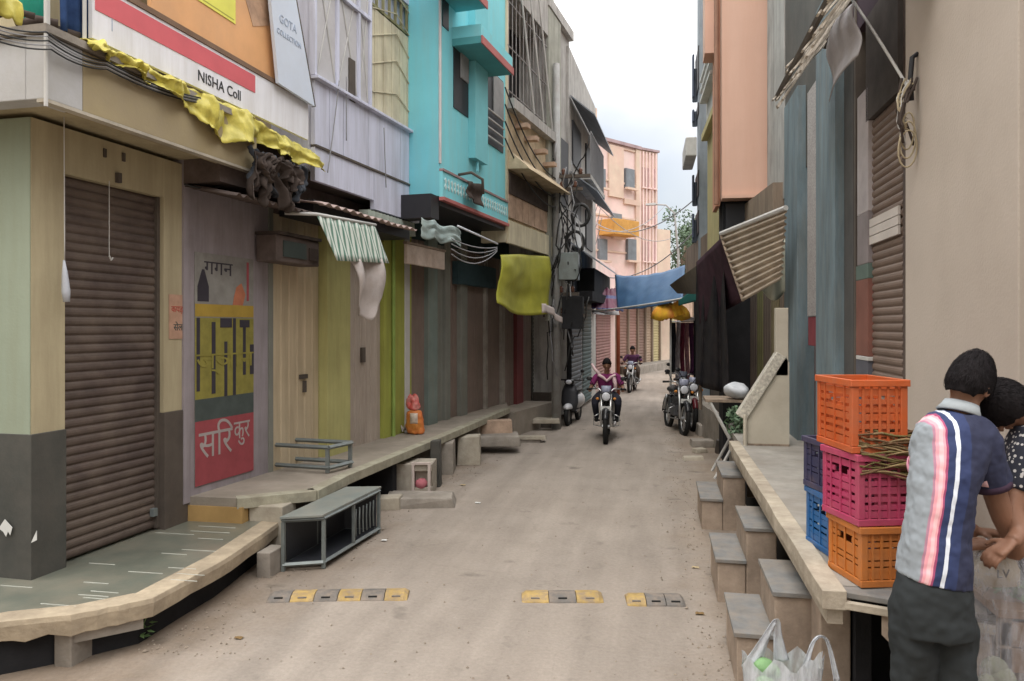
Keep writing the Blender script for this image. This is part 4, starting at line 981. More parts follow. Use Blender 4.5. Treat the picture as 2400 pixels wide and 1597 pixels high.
# left (street side) face seen obliquely and the face turned to the lane
xq1 = pk.x(1392); xq2 = pk.x(1496)
m_pinkc = mat('cream_pink', (.62, .50, .40), .85, .15, 1.0, (.6, .36, .32), .5, .9)
zt = pk.z(1496, 352)
pk.part('wall', MB().box((-6, -7, 0), (xq2, 0, zt)), m_pink)
pk.part('cream_bay', MB().box((pk.x(1424), .002, pk.z(1424, 460)), (pk.x(1458), .10, zt-.1)), m_pinkc)
pk.part('roof_edge', MB().box((-6, -7, zt), (xq2+.06, .15, zt+.14)), mat('dusky_roof', (.36, .27, .28), .9, .2))
pk.part('stair_tower', MB().box((pk.x(1398), -3, zt+.15), (pk.x(1424), -.6, zt+1.6)), m_pinkc)
pk.part('tower_window', MB().box((pk.x(1404), -.599, zt+.7), (pk.x(1416), -.56, zt+1.2)), m_black)
for (pa, pb, ya, yb) in ((1430, 1452, 500, 555), (1462, 1482, 395, 440), (1400, 1414, 395, 440), (1466, 1486, 560, 610), (1400, 1418, 560, 610)):
    w_ = pk.part('window', MB().box((pk.x(pa), .101 if 1424 < pa < 1458 and yb < 465 else .002, pk.z(pa, yb)), (pk.x(pb), .14, pk.z(pa, ya))), mat('slate_window', (.16, .18, .20), .4, .2), bevel=0)
    pk.part('sill', MB().box((pk.x(pa)-.1, .141, pk.z(pa, yb)-.1), (pk.x(pb)+.1, .3, pk.z(pa, yb)-.01)), m_pinkc, parent=w_)
pk.part('balcony', MB().box((pk.x(1402), .002, pk.z(1402, 552)), (pk.x(1460), .9, pk.z(1402, 516))), mat('orange_balcony', (.52, .28, .08), .8, .2, 3), bevel=.02)
pk.part('band', MB().box((pk.x(1460), .002, pk.z(1460, 478)), (xq2, .12, pk.z(1460, 466))), m_pinkc)
pk.part('corner_pilaster', MB().box((xq2-.28, .002, 0), (xq2-.02, .10, zt-.02)), m_pinkc)
for k in range(5):
    z_ = 3.6+1.55*k; pk.part('floor_band', MB().box((-3, .002, z_), (xq2-.3, .06, z_+.08)), m_pinkc)
# east part, cream and lower
pe = Bld('cream_apartment_wing', 'cream and pink wing stepping down at the right of the pink block', 'building', (pk.world(xq2, 0, 0).x, pk.world(xq2, 0, 0).y), (pk.world(xq2, 0, 0).x+3.2, pk.world(xq2, 0, 0).y+3.3), 'L')
xe1 = pe.x(1541); xe2 = pe.x(1571)
ze = pe.z(1541, 372); zl_ = pe.z(1571, 540)
pe.part('wall', MB().box((.01, -5, 0), (xe1, 0, ze+.25)), m_pinkc)
pe.part('low_wing', MB().box((xe1+.01, -5, 0), (xe2, .0, zl_)), m_pinkc)
for k in range(4):
    for j in range(3):
        x_ = xe1*(.18+.27*j); z_ = 3.2+1.7*k
        w_ = pe.part('window', MB().box((x_, .002, z_), (x_+xe1*.13, .05, z_+.9)), mat('dusky_pink_shutter', (.42, .26, .25), .7, .2))
        pe.part('sill', MB().box((x_-.05, .051, z_-.07), (x_+xe1*.13+.05, .14, z_-.01)), m_pink, parent=w_)
pe.part('roof_edge', MB().box((.01, -5, ze+.26), (xe1+.05, .1, ze+.36)), mat('dusky_roof', (.36, .27, .28), .9, .2))
for k in range(6): pe.part('pilaster', MB().box((xe1*k/6+.02, .002, 0), (xe1*k/6+.10, .07, ze+.2)), m_pink)
# ================= ground floor shops at the bend =================
e1 = Bld('pink_shops', 'row of pink and brown ground floor shops where the lane bends', 'shops', (-1.75, 22.5), (-1.30, 28.5), 'L')
xa, xb = e1.x(1388), e1.x(1440)
e1.part('wall', MB().box((xa-.5, -3, 0), (xb+.2, 0, 3.9)), m_pink)
e1.part('shutter', ribs(MB(), e1.x(1396), e1.x(1430), .05, 2.5, .003, .09, .02), mat('dusty_pink_shutter', (.30, .15, .14), .7, .2, 3, (.3, .2, .15), .5, 2))
e1.part('hood', MB().box((xa, .0, 2.6), (xb, .6, 2.7)), m_tin)
e1.part('hood_shade', MB().box((xa, .001, 2.52), (xb, .30, 2.59)), m_dark)
e2 = Bld('bend_shops', 'brown pink and cream shop shutters closing the end of the lane', 'shops', (-1.35, 31.0), (2.2, 43.5), 'L')
xa, xb = e2.x(1450), e2.x(1590)
e2.part('wall', MB().box((-4, -1.2, 0), (xb+4, -.1, 3.95)), m_brick)
cols = [(.26, .15, .12), (.30, .17, .14), (.22, .14, .11), (.38, .28, .2), (.45, .38, .2), (.5, .45, .33), (.45, .42, .22)]
pxs = [1450, 1474, 1496, 1514, 1530, 1548, 1566, 1584]
for i, cl in enumerate(cols):
    e2.part('shutter', ribs(MB(), e2.x(pxs[i])+.05, e2.x(pxs[i+1])-.05, .1, 3.1, -.08, .12, .02), mat('bend_shutter_%d' % i, cl, .7, .15, 2))
    e2.part('pier', MB().box((e2.x(pxs[i])-.1, -.099, 0), (e2.x(pxs[i])+.045, .02, 3.3)), m_wood)
e2.part('hood', MB().box((-2, -.09, 3.32), (xb, .9, 3.42)), m_tin)
e2.part('clock_sign', MB().lathe([(.5, 0), (.5, .06)], n=20, rot=Matrix.Rotation(R(-90), 3, 'X')).transform(Matrix.Translation((e2.x(1520), .92, 3.0))), mat('grey_disc', (.35, .38, .38), .6))
o = MB().box((-1.2, 30.2, 0), (0.2, 31.4, .35)).box((0.25, 31.0, 0), (1.6, 35.5, .35))
tag(put('kerb_step', MB().hexa([Vector(p) for p in [(-1.0, 29.6, -.02), (1.5, 38.5, -.02), (1.1, 39.2, -.02), (-1.5, 31.0, -.02), (-1.0, 29.6, .32), (1.5, 38.5, .32), (1.1, 39.2, .32), (-1.5, 31.0, .32)]]), m_conc, bevel=.02), 'low concrete ledge under the shutters at the bend of the lane', 'ledge')
# fill mass left of the lane behind the first row so no sky shows through
# ================= right side: nearest building =================
m_pier = mat('cream_pier_paint', (.455, .395, .34), .8, .05, .7, (.35, .295, .245), .45, .9)
m_tealw = mat('teal_grey_wood', (.15, .20, .225), .85, .3, 6, (.20, .21, .20), .6, 4, True, bump=.5, stretch=(1, 1, .25))
m_gran = mat('speckled_granite', (.34, .32, .31), .6, .45, 60, (.18, .15, .15), .4, 5)
m_dgrey = mat('dark_grey_board', (.085, .082, .08), .75, .2, 3, (.13, .12, .11), .4, 2, True)
m_shutR = mat('brown_roller_slats', (.17, .12, .095), .6, .15, 3, (.2, .15, .12), .4, 2, stretch=(1, 1, 3))
r1b = Bld('right_corner_building', 'nearest building on the right with a broad cream pier and a brown roller shutter', 'building', (1.45, 3.4), (1.45, 9.6), 'R')
X = r1b.x; Z = r1b.z
QZ = .75
def RB(name, pf, pn, z0, z1, d0, d1, m, bevel=.004, parent=None, ref=None):
    ref = d1 if ref is None else ref
    xa, xb = X(pf, ref), X(pn, ref)
    return r1b.part(name, MB().box((min(xa, xb), d0, z0), (max(xa, xb), d1, z1)), m, bevel=bevel, parent=parent)
HT = 6.6
xend = X(2387)
RB('pier', 2122, 2387, 0, HT, -3, 0, m_pier, ref=0)
r1b.part('brown_edge', MB().box((xend-.16, -2.9, .0), (xend-.004, -.06, HT)), m_darkbase)
r1b.part('wall', MB().box((X(2119), -3, 0), (6.0, -.28, HT)), m_dgrey)
# shutter bay
xs0, xs1 = X(2112, -.05), X(2036, -.05)
zst = Z(2112, 215, -.05)
sh = r1b.part('roller_shutter', ribs(MB(), xs0, xs1, QZ, zst, -.07, .055, .013), m_shutR)
zw0, zw1 = Z(2100, 552, -.05), Z(2100, 484, -.05)
nW = 3
for k in range(nW):
    a = zw0+(zw1-zw0)*k/nW; r1b.part('pale_slat', MB().box((xs0+.03, -.055, a), (xs1-.03, -.040, a+(zw1-zw0)/nW-.006)), mat('pale_slat_paint', (.55, .50, .46), .6, .1), parent=sh)
r1b.part('side_channel', MB().box((X(2119), -.279, QZ-.1), (xs0-.002, -.06, HT)), m_shut)
r1b.part('shutter_hood', MB().box((xs0, -.27, zst+.002), (xs1+.0, -.03, zst+.75)), mat('shadow_hood', (.07, .06, .055), .8, .3, 4))  # shutter box in shadow, the shade put into its dark colour
r1b.part('upper_board', MB().box((xs0, -.27, zst+.76), (X(2010, -.1), -.04, HT)), mat('plum_shadow_board', (.045, .028, .038), .8, .15))  # upper part of the shadowed box, shade painted as dark plum
# post of pipe: pale above, red-brown below, dark base
def cyl(nm, px, d, z0, z1, r_, m, parent=None): return r1b.part(nm, MB().tube([(X(px, d), d, z0), (X(px, d), d, z1)], r_, 12), m, parent=parent, smooth=True)
dP = -.02
zc = [Z(2020, y, dP) for y in (1000, 845, 835, 655, 620, 500, 215)]
RB('post', 2006, 2034, QZ, zc[1], -.2, -.03, mat('slate_post', (.10, .10, .12), .7, .2))
RB('post', 2006, 2034, zc[2], zc[3], -.2, -.03, mat('maroon_post', (.19, .08, .06), .7, .2, 3))
RB('post', 2006, 2034, zc[1]+.001, zc[2]-.001, -.2, -.026, m_pipe)
RB('post', 2006, 2034, zc[3]+.001, zc[4], -.2, -.03, mat('green_grey_post', (.10, .14, .12), .7, .2))
RB('post', 2009, 2034, zc[4]+.001, zc[5], -.2, -.03, mat('mauve_grey_post', (.22, .19, .19), .7, .2))
RB('post', 2009, 2034, zc[5]+.001, zc[6], -.2, -.03, mat('pale_mauve_post', (.40, .36, .36), .7, .2, 3))
RB('post_side', 2001, 2005, QZ, HT, -.25, -.03, m_darkbase)
# dark grey panel, teal post, granite strip, recess, teal post
RB('board', 1960, 2000, QZ, Z(1980, 60), -.25, -.04, m_dgrey)
RB('teal_post', 1912, 1957, QZ-.1, Z(1930, 10), -.25, .03, m_tealw)
RB('recess', 1866, 1911, QZ, HT, -.27, -.10, mat('mauve_shadow_board', (.16, .13, .13), .8, .2, 2))
RB('granite_strip', 1892, 1912, Z(1900, 742), Z(1900, 215), -.099, .02, m_gran, ref=.02)
RB('red_strip', 1894, 1912, Z(1900, 810), Z(1900, 743), -.099, .012, mat('dull_crimson', (.20, .05, .06), .8, .2), ref=.012)
RB('teal_post', 1838, 1869, QZ-.1, Z(1850, 255), -.25, .06, m_tealw)
RB('edge_plank', 1828, 1836, 1.2, Z(1830, 640), -.25, .07, m_wood)
r1b.part('upper_wall', MB().box((X(1960), -.26, 3.5), (X(1835), -.02, HT)), m_darkbase2)

# slatted awning above the teal posts
dE = .50
zE = r1b.z(1830, 200, dE)
xfar, xnear = r1b.x(1812, dE), r1b.x(1960, dE)
ra = thing('slatted_awning', 'steep awning of weathered wooden slats on a dark frame over the teal posts', 'awning', r1b.world(xnear, dE, zE), r1b.rz)
m_slat = mat('grey_slat', (.60, .55, .48), .85, .3, 12, (.15, .12, .10), .6, 8, True, bump=.4)
LA = xfar-xnear
rs = random.Random(9)
n = 26
for i in range(n):
    xx = LA*i/n; top_z = .44+rs.uniform(-.03, .03); bo = rs.uniform(-.16, .02)
    a = Vector((xx, .0+rs.uniform(-.01, .01), bo)); c = Vector((xx+rs.uniform(-.01, .03), -.40, top_z)); wd = LA/n*.62
    put('slat', MB().hexa([a, a+Vector((wd, 0, 0)), a+Vector((wd, .012, .004)), a+Vector((0, .012, .004)), c, c+Vector((wd, 0, 0)), c+Vector((wd, .012, .004)), c+Vector((0, .012, .004))]), m_slat, ra)
put('frame', MB().tube([(-.02, -.03, .02), (LA, -.03, .02)], .025, 6), m_darkbase, ra)
put('frame', MB().tube([(-.02, -.41, .42), (LA, -.41, .42)], .025, 6), m_darkbase, ra)
put('end_board', MB().prism([(-.02, -.10), (-.48, -.02), (-.48, .46), (-.40, .44)], -.03, -.005, lambda u, v, w_: (w_, u, v)), m_darkbase2, ra)

# hanging pale kite-shaped sheet
dK = .25
P4 = [(2003, 5), (2016, 130), (1950, 238), (1945, 90)]
cK = r1b.world(*[(x, dK, z) for x, z in [r1b.hit(*P4[2], dK)]][0])
def f(u, v):
    # bilinear over the kite
    px = (P4[0][0]*(1-u)+P4[1][0]*u)*(1-v)+(P4[3][0]*(1-u)+P4[2][0]*u)*v
    py = (P4[0][1]*(1-u)+P4[1][1]*u)*(1-v)+(P4[3][1]*(1-u)+P4[2][1]*u)*v
    x_, z_ = r1b.hit(px, py, dK); return r1b.world(x_, dK+.04*math.sin(v*3)+.02*math.sin(u*7), z_)
tag(put('hanging_sheet', MB().sheet(f, 14, 14, .006), mat('grey_white_polysheet', (.40, .38, .39), .6, .1, 4, (.22, .19, .19), .4, 4), smooth=True), 'pale kite-shaped plastic sheet hanging beside the slatted awning', 'sheet')
# rope and bundle
a = r1b.world(r1b.x(1998, .2), .2, r1b.z(1998, 0, .2)); c = r1b.world(r1b.x(2128, .05), .05, r1b.z(2128, 205, .05))
tag(put('rope', MB().tube(hang(a, c, -.01), .009, 7), m_pipe, smooth=True), 'taut diagonal rope running down to the hook on the cream pier', 'rope')
x_, z_ = r1b.hit(2138, 185, .03); hk = r1b.world(x_, .0, z_)
rh = thing('rope_bundle', 'bundle of frayed rope and wire hanging from a black hook on the cream pier', 'rope', hk, 0)
put('hook', MB().tube([(0, 0, .14), (-.03, .0, .12), (-.04, .0, -.0), (-.03, .01, -.12)], .014, 8), m_black, rh, smooth=True)
rs = random.Random(4)
for k in range(16):
    pts = []; x0_, y0_, z0_ = -.03, .0, -.02
    ang = rs.uniform(-1, 1); ln = rs.uniform(.18, .42)
    for j in range(8):
        t = j/7; pts.append((x0_-.03-.05*math.sin(t*3.1+ang)+rs.uniform(-.01, .01), y0_-.02+.07*ang*t*math.sin(t*2.5), z0_-ln*t+.02*math.sin(k+t*9)))
    put('strand', MB().tube(pts, .004+.002*(k % 3), 5), [m_pipe, mat('straw_rope', (.38, .32, .22), .9, .2), m_brownrag][k % 3], rh, smooth=True)
for k in range(3):
    pts = [(-.06+.035*math.cos(t)*(1+.2*k), -.02+.02*math.sin(t), -.30-.10*math.sin(t)-.05*k) for t in [j*2*math.pi/16 for j in range(16)]]
    put('loop', MB().tube(pts, .005, 5, closed=True), mat('straw_rope', (.38, .32, .22), .9, .2), rh, smooth=True)

# ================= right platform =================
m_strip = mat('cream_cement_strip', (.42, .365, .29), .85, .2, 9, (.22, .18, .14), .7, 4, bump=.35)
m_greytop = mat('grey_kota_stone', (.165, .165, .162), .7, .3, 6, (.25, .21, .17), .95, 4)
m_tanblk = mat('tan_plaster', (.38, .30, .235), .9, .2, 5, (.18, .14, .11), .75, 2.2, bump=.3)
cR = Vector((1.2, 6, 0))
rR = thing('shop_platform', 'raised platform on the right with a cream cement edge strip', 'platform', cR)
def rp(name, a, b, m, bevel=0.0): return put(name, MB().box(tuple(Vector(a)-cR), tuple(Vector(b)-cR)), m, rR, bevel=bevel)
rp('slab', (.80, 3.62, QZ-.06), (1.70, 9.4, QZ), mat('stone_deck', (.30, .28, .25), .8, .2, 4, (.2, .17, .14), .5, 3))
st = MB(); k = 30
rings = []
for i in range(k+1):
    y = 3.50+(7.9-3.5)*i/k; j = .008*nz((y*3, 1, 2)); x_ = .70+.008*nz((y*2, 4, 1))
    rings.append([Vector((x_+j, y, QZ-.07))-cR, Vector((x_, y, QZ+.012))-cR, Vector((.80, y, QZ+.014))-cR, Vector((.80, y, QZ-.07))-cR])
put('edge_strip', st.loft(rings), m_strip, rR, bevel=.004)
rp('strip_riser', (.725, 3.53, QZ-.14), (.79, 7.9, QZ-.072), m_strip)
rp('void_shade', (.93, 3.9, -.02), (1.0, 9.2, QZ-.07), m_dark)  # near-black sheet put in as the shade under the right slab
# front slab going right at the near end, with tan fascia
a = onz(1912, 1322, QZ); b_ = onz(2120, 1402, QZ)
fr = MB().slab([Vector((.802, 3.62, QZ-.028))-cR, Vector((.80, 3.54, QZ-.028))-cR, Vector((1.75, 3.20, QZ-.028))-cR, Vector((1.75, 3.615, QZ-.028))-cR], .025)
put('front_slab', fr, m_greytop, rR, bevel=.003)
put('front_strip', MB().slab([Vector((.79, 3.50, QZ-.065))-cR, Vector((1.75, 3.15, QZ-.065))-cR, Vector((1.75, 3.19, QZ-.065))-cR, Vector((.80, 3.53, QZ-.065))-cR], .032), m_strip, rR, bevel=.003)
fa = [Vector((.93, 3.47, QZ-.07))-cR, Vector((1.30, 3.335, QZ-.07))-cR, Vector((1.30, 3.335, QZ-.36))-cR, Vector((1.12, 3.40, QZ-.25))-cR, Vector((.97, 3.455, QZ-.19))-cR, Vector((.93, 3.47, QZ-.15))-cR]
fa2 = [p+Vector((.03, .08, 0)) for p in fa]; n = len(fa)
put('broken_fascia', MB().add(fa+fa2, [tuple(range(n)), tuple(range(n, 2*n))[::-1]]+[(i, n+i, n+(i+1) % n, (i+1) % n) for i in range(n)]), m_tanblk, rR)
rp('void_back', (1.02, 4.3, -.02), (1.7, 4.36, QZ-.07), m_dark)  # void sheets carry the shade in their near-black colour
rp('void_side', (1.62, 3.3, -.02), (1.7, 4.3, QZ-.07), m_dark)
# plinth blocks
rp('pier_block', (.78, 3.95, -.02), (.92, 4.2, QZ-.142), m_tanblk, .006)
# three stair units, each an outer low step and an inner higher one
for i, (y0, y1, lab) in enumerate(((4.17, 4.78, 'nearest pair of steps with grey stone treads at the right platform'),
                                   (5.46, 6.15, 'middle pair of steps with grey stone treads at the right platform'),
                                   (7.35, 8.15, 'farthest pair of steps with grey stone treads at the right platform'))):
    rr_ = thing('steps', lab, 'steps', (.6, y0, 0), 0, 'steps up to the right platform')
    put('lower_step', MB().box((-.19, 0, -.02), (-.003, y1-y0, .275)), m_tanblk, rr_, bevel=.008)
    put('lower_tread', MB().box((-.205, -.015, .2755), (.0, y1-y0, .30)), m_greytop, rr_, bevel=.003)
    put('upper_step', MB().box((.0, .0, -.02), (.20, y1-y0-.04, .50)), m_tanblk, rr_, bevel=.008)
    put('upper_tread', MB().box((-.012, -.015, .5005), (.215, y1-y0-.04, .525)), m_greytop, rr_, bevel=.003)
# cream parapet with granite coping beyond, on the platform
pY = 7.72
pA = ony(1752, 1032, pY); 
cp = Vector((pA.x, pY, QZ))
rq = thing('sloping_parapet', 'cream parapet wall with a sloping speckled granite coping and a white end post', 'parapet', cp)
pts = [ony(1752, 1032, pY), ony(1850, 1032, pY), ony(1850, 850, pY), ony(1842, 838, pY), ony(1748, 985, pY)]
poly = [(p.x-cp.x, p.z-cp.z) for p in pts]; poly[0] = (poly[0][0], 0); poly[1] = (poly[1][0], 0)
m_pcream = mat('pale_cream_parapet', (.50, .46, .38), .85, .08, 2, (.33, .28, .22), .4, 2)
put('panel', MB().prism(poly, 0, .10, lambda u, v, w_: (u, w_, v)), m_pcream, rq)
a, c = poly[4], poly[3]
dx, dz = c[0]-a[0], c[1]-a[1]; L_ = math.hypot(dx, dz); nx, nz_ = -dz/L_, dx/L_
put('coping', MB().prism([(a[0], a[1]), (c[0], c[1]), (c[0]+nx*.10, c[1]+nz_*.10), (a[0]+nx*.10, a[1]+nz_*.10)], -.03, .14, lambda u, v, w_: (u, w_, v)), mat('white_speckled_granite', (.50, .47, .40), .6, .4, 40, (.25, .2, .18), .4, 9), rq, bevel=.006)
q1, q2 = ony(1818, 845, pY), ony(1848, 722, pY)
put('end_post', MB().box((q1.x-cp.x, .0, q1.z-cp.z-.15), (q2.x-cp.x, .10, q2.z-cp.z)), m_pcream, rq, bevel=.006)
put('edge_post', MB().tube([(a[0]-.01, -.03, -.35), (a[0]-.01, -.03, a[1]+.05)], .018, 8), m_pcream, rq)
put('base_line', MB().box((.0, -.012, .0), (poly[1][0], -.001, .018)), m_wood, rq)
# tan wall below the parapet
q1, q2 = ony(1762, 1040, pY-.4), ony(1850, 1040, pY-.4)
rp('end_riser', (q1.x, pY-.02, QZ-.5), (q2.x, pY-.005, QZ+.0), m_tanblk)

# ================= right side beyond: low shops with awnings =================
r2 = Bld('olive_shutter_shops', 'low shops with olive and brown plank shutters under the corrugated awning', 'shops', (1.40, 9.45), (.85, 15.5), 'R')
xa, xb = r2.x(1828), r2.x(1668)
r2.part('wall', MB().box((.05, -3, 0), (8, -.12, 3.6)), m_dark)
r2.part('plinth', MB().box((.05, -.11, 0), (8, .25, .55)), m_conc, bevel=.01)
cl = [(.20, .17, .10), (.14, .11, .09), (.18, .17, .08), (.13, .10, .085), (.22, .19, .11), (.15, .12, .10)]
pp = [1818, 1800, 1782, 1768, 1752, 1736, 1720, 1700, 1684, 1670]
for i in range(len(pp)-1):
    r2.part('plank_shutter', vribs(MB(), r2.x(pp[i]), r2.x(pp[i+1])-.02, .56, 2.9, -.04, .12, .012), mat('olive_plank_%d' % (i % 6), cl[i % 6], .8, .15, 3, (.08, .07, .05), .4, 2, True))
r2.part('head_beam', MB().box((.05, -.10, 2.92), (8, .05, 3.6)), m_wood)
# corrugated awning sheet
ra = thing('corrugated_awning', 'rusty corrugated tin awning tipped down over the olive shutters', 'awning', (1.0, 8.6, 2.4))
m_corr = mat('brown_corrugated_tin', (.42, .35, .275), .7, .2, 3, (.14, .10, .075), .5, 3)
P = [ond(1690, 552, 8.9), ond(1842, 492, 7.6), ond(1832, 655, 7.9), ond(1742, 706, 8.5)]
def f(u, v):
    a = P[0].lerp(P[3], v); c = P[1].lerp(P[2], v)
    p = a.lerp(c, u); nrm = (P[1]-P[0]).cross(P[3]-P[0]).normalized()
    return p+nrm*.016*math.sin(v*2*math.pi*11)-Vector((1.0, 8.6, 2.4))
put('tin_sheet', MB().sheet(f, 8, 132, .004), m_corr, ra, smooth=True)
put('rafter', MB().tube([P[0]-Vector((1.0, 8.6, 2.4))+Vector((0, 0, .02)), P[1]-Vector((1.0, 8.6, 2.4))+Vector((0, 0, .02))], .028, 8), m_pipe, ra)
put('edge_pole', MB().tube([P[0]-Vector((1.0, 8.6, 2.4)), P[3]-Vector((1.0, 8.6, 2.4))], .018, 8), m_wood, ra)
put('strut', MB().tube([ond(1818, 520, 8.0)-Vector((1.0, 8.6, 2.4)), ond(1790, 650, 8.2)-Vector((1.0, 8.6, 2.4))], .014, 6), m_pipe, ra)
def f(u, v):
    px = 1785+55*u; py = 640-90*(1-v)*(u)+ (30+25*math.sin(u*3))*v+10
    return ond(px, py, 8.35+.05*math.sin(u*9))
tag(put('cloth', MB().sheet(f, 12, 10, .006), mat('pale_green_cloth', (.38, .38, .31), .85, .15, 4), smooth=True), 'pale greenish cloth tucked under the right end of the corrugated awning', 'cloth')
# black tarp tent
m_btarp = mat('black_tarp', (.016, .015, .018), .8, .4, 5, (.05, .04, .035), .5, 4, bump=.5, bscale=14)
rt = thing('black_tarp', 'sagging black tarp hung down beside the parked motorcycles', 'tarp', (.8, 10.6, .6))
o_ = Vector((.8, 10.6, .6))
def f(u, v):
    pa = Vector((1632, 615)).lerp(Vector((1692, 556)), u); pb = Vector((1630, 900)).lerp(Vector((1712, 930)), u)
    p = pa.lerp(pb, v**1.0); p.x += 10*math.sin(u*9+v*2)*v*(u*(1-u)*3)
    return ond(p.x, p.y, 11.2-1.7*u+.12*math.sin(u*16+v*3))-o_
put('curtain', MB().sheet(f, 40, 20, .006), m_btarp, rt, smooth=True)
def f(u, v):
    pa = Vector((1692, 556)).lerp(Vector((1742, 706)), v); pb = Vector((1632, 615)).lerp(Vector((1640, 760)), v)
    p = pb.lerp(pa, u); return ond(p.x, p.y, 10.9-1.9*u+.03*math.sin(u*14))-o_
put('flap', MB().sheet(f, 20, 12, .006), mat('plum_tarp', (.05, .025, .035), .75, .4, 5), rt, smooth=True)
def f(u, v):
    pa = Vector((1570, 668)).lerp(Vector((1640, 618)), u); pb = Vector((1588, 688)).lerp(Vector((1645, 690)), u)
    p = pa.lerp(pb, v); return ond(p.x, p.y, 12.5-1.2*u)-o_
put('eave', MB().sheet(f, 10, 4, .01), m_darkbase, rt)
put('pole', MB().tube([ond(1640, 612, 11.2)-o_, ond(1642, 960, 11.2)-o_], .025, 8), m_wood, rt)
def f(u, v):
    p = Vector((1590, 705)).lerp(Vector((1650, 660)), u)+Vector((0, 12+30*u))*v; return ond(p.x, p.y, 13.2-1.2*u)
tag(put('tarp', MB().sheet(f, 12, 6, .006), mat('dark_green_tarp', (.02, .13, .12), .7, .2), smooth=True), 'dark green tarp strip under the eave left of the black tarp', 'tarp')
# salmon house
ys = 10.9
m_salmon = mat('salmon_paint', (.66, .43, .335), .8, .06, .9, (.58, .34, .25), .35, 1.1, True)
s1, s2 = ony(1692, 455, ys), ony(1838, 455, ys)
rs_ = thing('salmon_house', 'tall salmon pink house with a blank side wall above the corrugated awning', 'house', (s1.x, ys, 0))
Ws = s2.x-s1.x
zb = ony(1700, 458, ys).z
put('side_wall', MB().box((0, 0, zb), (Ws+3, .95, 9.5)), m_salmon, rs_)
put('lower_wall', MB().box((ony(1698, 500, ys).x-s1.x, .25, 0), (Ws+2.8, .94, zb-.002)), m_dark, rs_)
put('window_lip', MB().box((0, -.06, zb-.05), (ony(1797, 458, ys).x-s1.x, .24, zb-.004)), m_salmon, rs_)
put('wall_return', MB().box((ony(1797, 458, ys).x-s1.x, -.02, zb-.6), (Ws+.2, .24, zb-.004)), m_salmon, rs_)
put('window_opening', MB().box((ony(1704, 470, ys).x-s1.x, .20, zb-.55), (ony(1795, 470, ys).x-s1.x, .245, zb-.09)), m_black, rs_)
put('street_wall', MB().box((-.06, .30, 3.6), (-.002, .94, 9.2)), mat('warm_salmon_side', (.60, .30, .20), .8, .08, 1, (.4, .2, .14), .4, 1.2, True), rs_)
put('drain_pipe', MB().tube([(-.06, .16, 3.6), (-.06, .16, 9.2)], .035, 8), mat('brown_pipe', (.28, .15, .10), .7), rs_)
put('roof_box', MB().box((-.20, .5, ony(1665, 95, ys).z), (-.062, .94, ony(1665, 0, ys).z+.8)), m_salmon, rs_)
# grey wall between salmon house and slatted awning
q1, q2 = ony(1838, 0, 9.4), ony(1882, 0, 9.4)
tag(put('grey_gable', MB().box((q1.x, 9.4, 3.4), (q2.x+.9, 10.8, 8.5)), m_greyw), 'dusty grey wall between the salmon house and the slatted awning', 'wall')
# yellow and white narrow house
m_yelw = mat('straw_yellow_paint', (.50, .44, .22), .8, .12, 2, (.3, .25, .15), .4, 1.5, True)
r3 = Bld('straw_yellow_house', 'narrow straw yellow and white house front beyond the salmon house', 'house', (.93, 11.6), (.80, 15.2), 'R')
xa, xb = .15, r3.x(1658)
zy = r3.z(1668, 300)
r3.part('wall', MB().box((xa, -4, 2.8), (xb, 0, zy)), m_yelw)
r3.part('upper_wall', MB().box((xa, -4, zy+.002), (xb, .02, r3.z(1668, 150))), mat('whitewash', (.6, .6, .58), .8, .12))
r3.part('cornice', MB().box((xa, .001, zy-.05), (xb+.02, .10, zy+.06)), m_yelw)
for k in range(3): r3.part('louvre', MB().box((xa+.2, .021, r3.z(1668, 220)+.18*k), (xb-.1, .14, r3.z(1668, 220)+.18*k+.05)), mat('whitewash', (.6, .6, .58), .8, .12))
r3.part('lower_wall', MB().box((xa, -4, 0), (xb, -.05, 2.79)), m_darkbase)
r3.part('top_storey', MB().box((xa, -4, r3.z(1668, 150)+.002), (xb, -.1, 9.0)), m_salmon)
r4 = Bld('blue_grey_house', 'slim blue grey house front with dark balconies at the far right of the lane', 'house', (.80, 15.2), (.72, 21), 'R')
xa, xb = 0, r4.x(1634)
m_bg = mat('blue_grey_plaster', (.27, .31, .34), .85, .2, 2, (.15, .16, .18), .5, 1.5, True)
r4.part('wall', MB().box((.02, -4, 0), (xb, 0, 10.2)), m_bg)
for k, (ya, yb) in enumerate(((100, 215), (235, 275), (395, 470), (490, 560))):
    z1_, z0_ = r4.z(1640, ya), r4.z(1640, yb)
    bl = r4.part('balcony', MB().box((.6, .001, z0_), (xb, .10, z0_+.12+.6*(z1_-z0_))), mat('slate_balcony', (.12, .14, .17), .8, .2, 3), bevel=.02)
    rl = MB()
    for j in range(9): rl.tube([(.7+j*(xb-.8)/8, .08, z0_+.1), (.7+j*(xb-.8)/8, .08, z1_)], .02, 5)
    r4.part('railing', rl, mat('slate_blue_rail', (.09, .11, .16), .7), parent=bl)
    r4.part('window', MB().box((1.0, .001, z0_+.13), (xb-.6, .02, z1_)), m_black)
r4.part('water_tank', MB().box((xb-1.5, .101, r4.z(1640, 385)), (xb-.2, .30, r4.z(1640, 385)+.35)), mat('whitewash', (.6, .6, .58), .8, .12), bevel=.02)
r5 = Bld('far_right_house', 'low dark house where the lane bends to the right', 'house', (.9, 21.5), (2.6, 30), 'R')
r5.part('wall', MB().box((.3, -4, 0), (8, 0, 3.2)), m_brick)
r5.part('shutter', ribs(MB(), .6, 2.6, .1, 2.5, .003, .1, .02), m_browndoor)
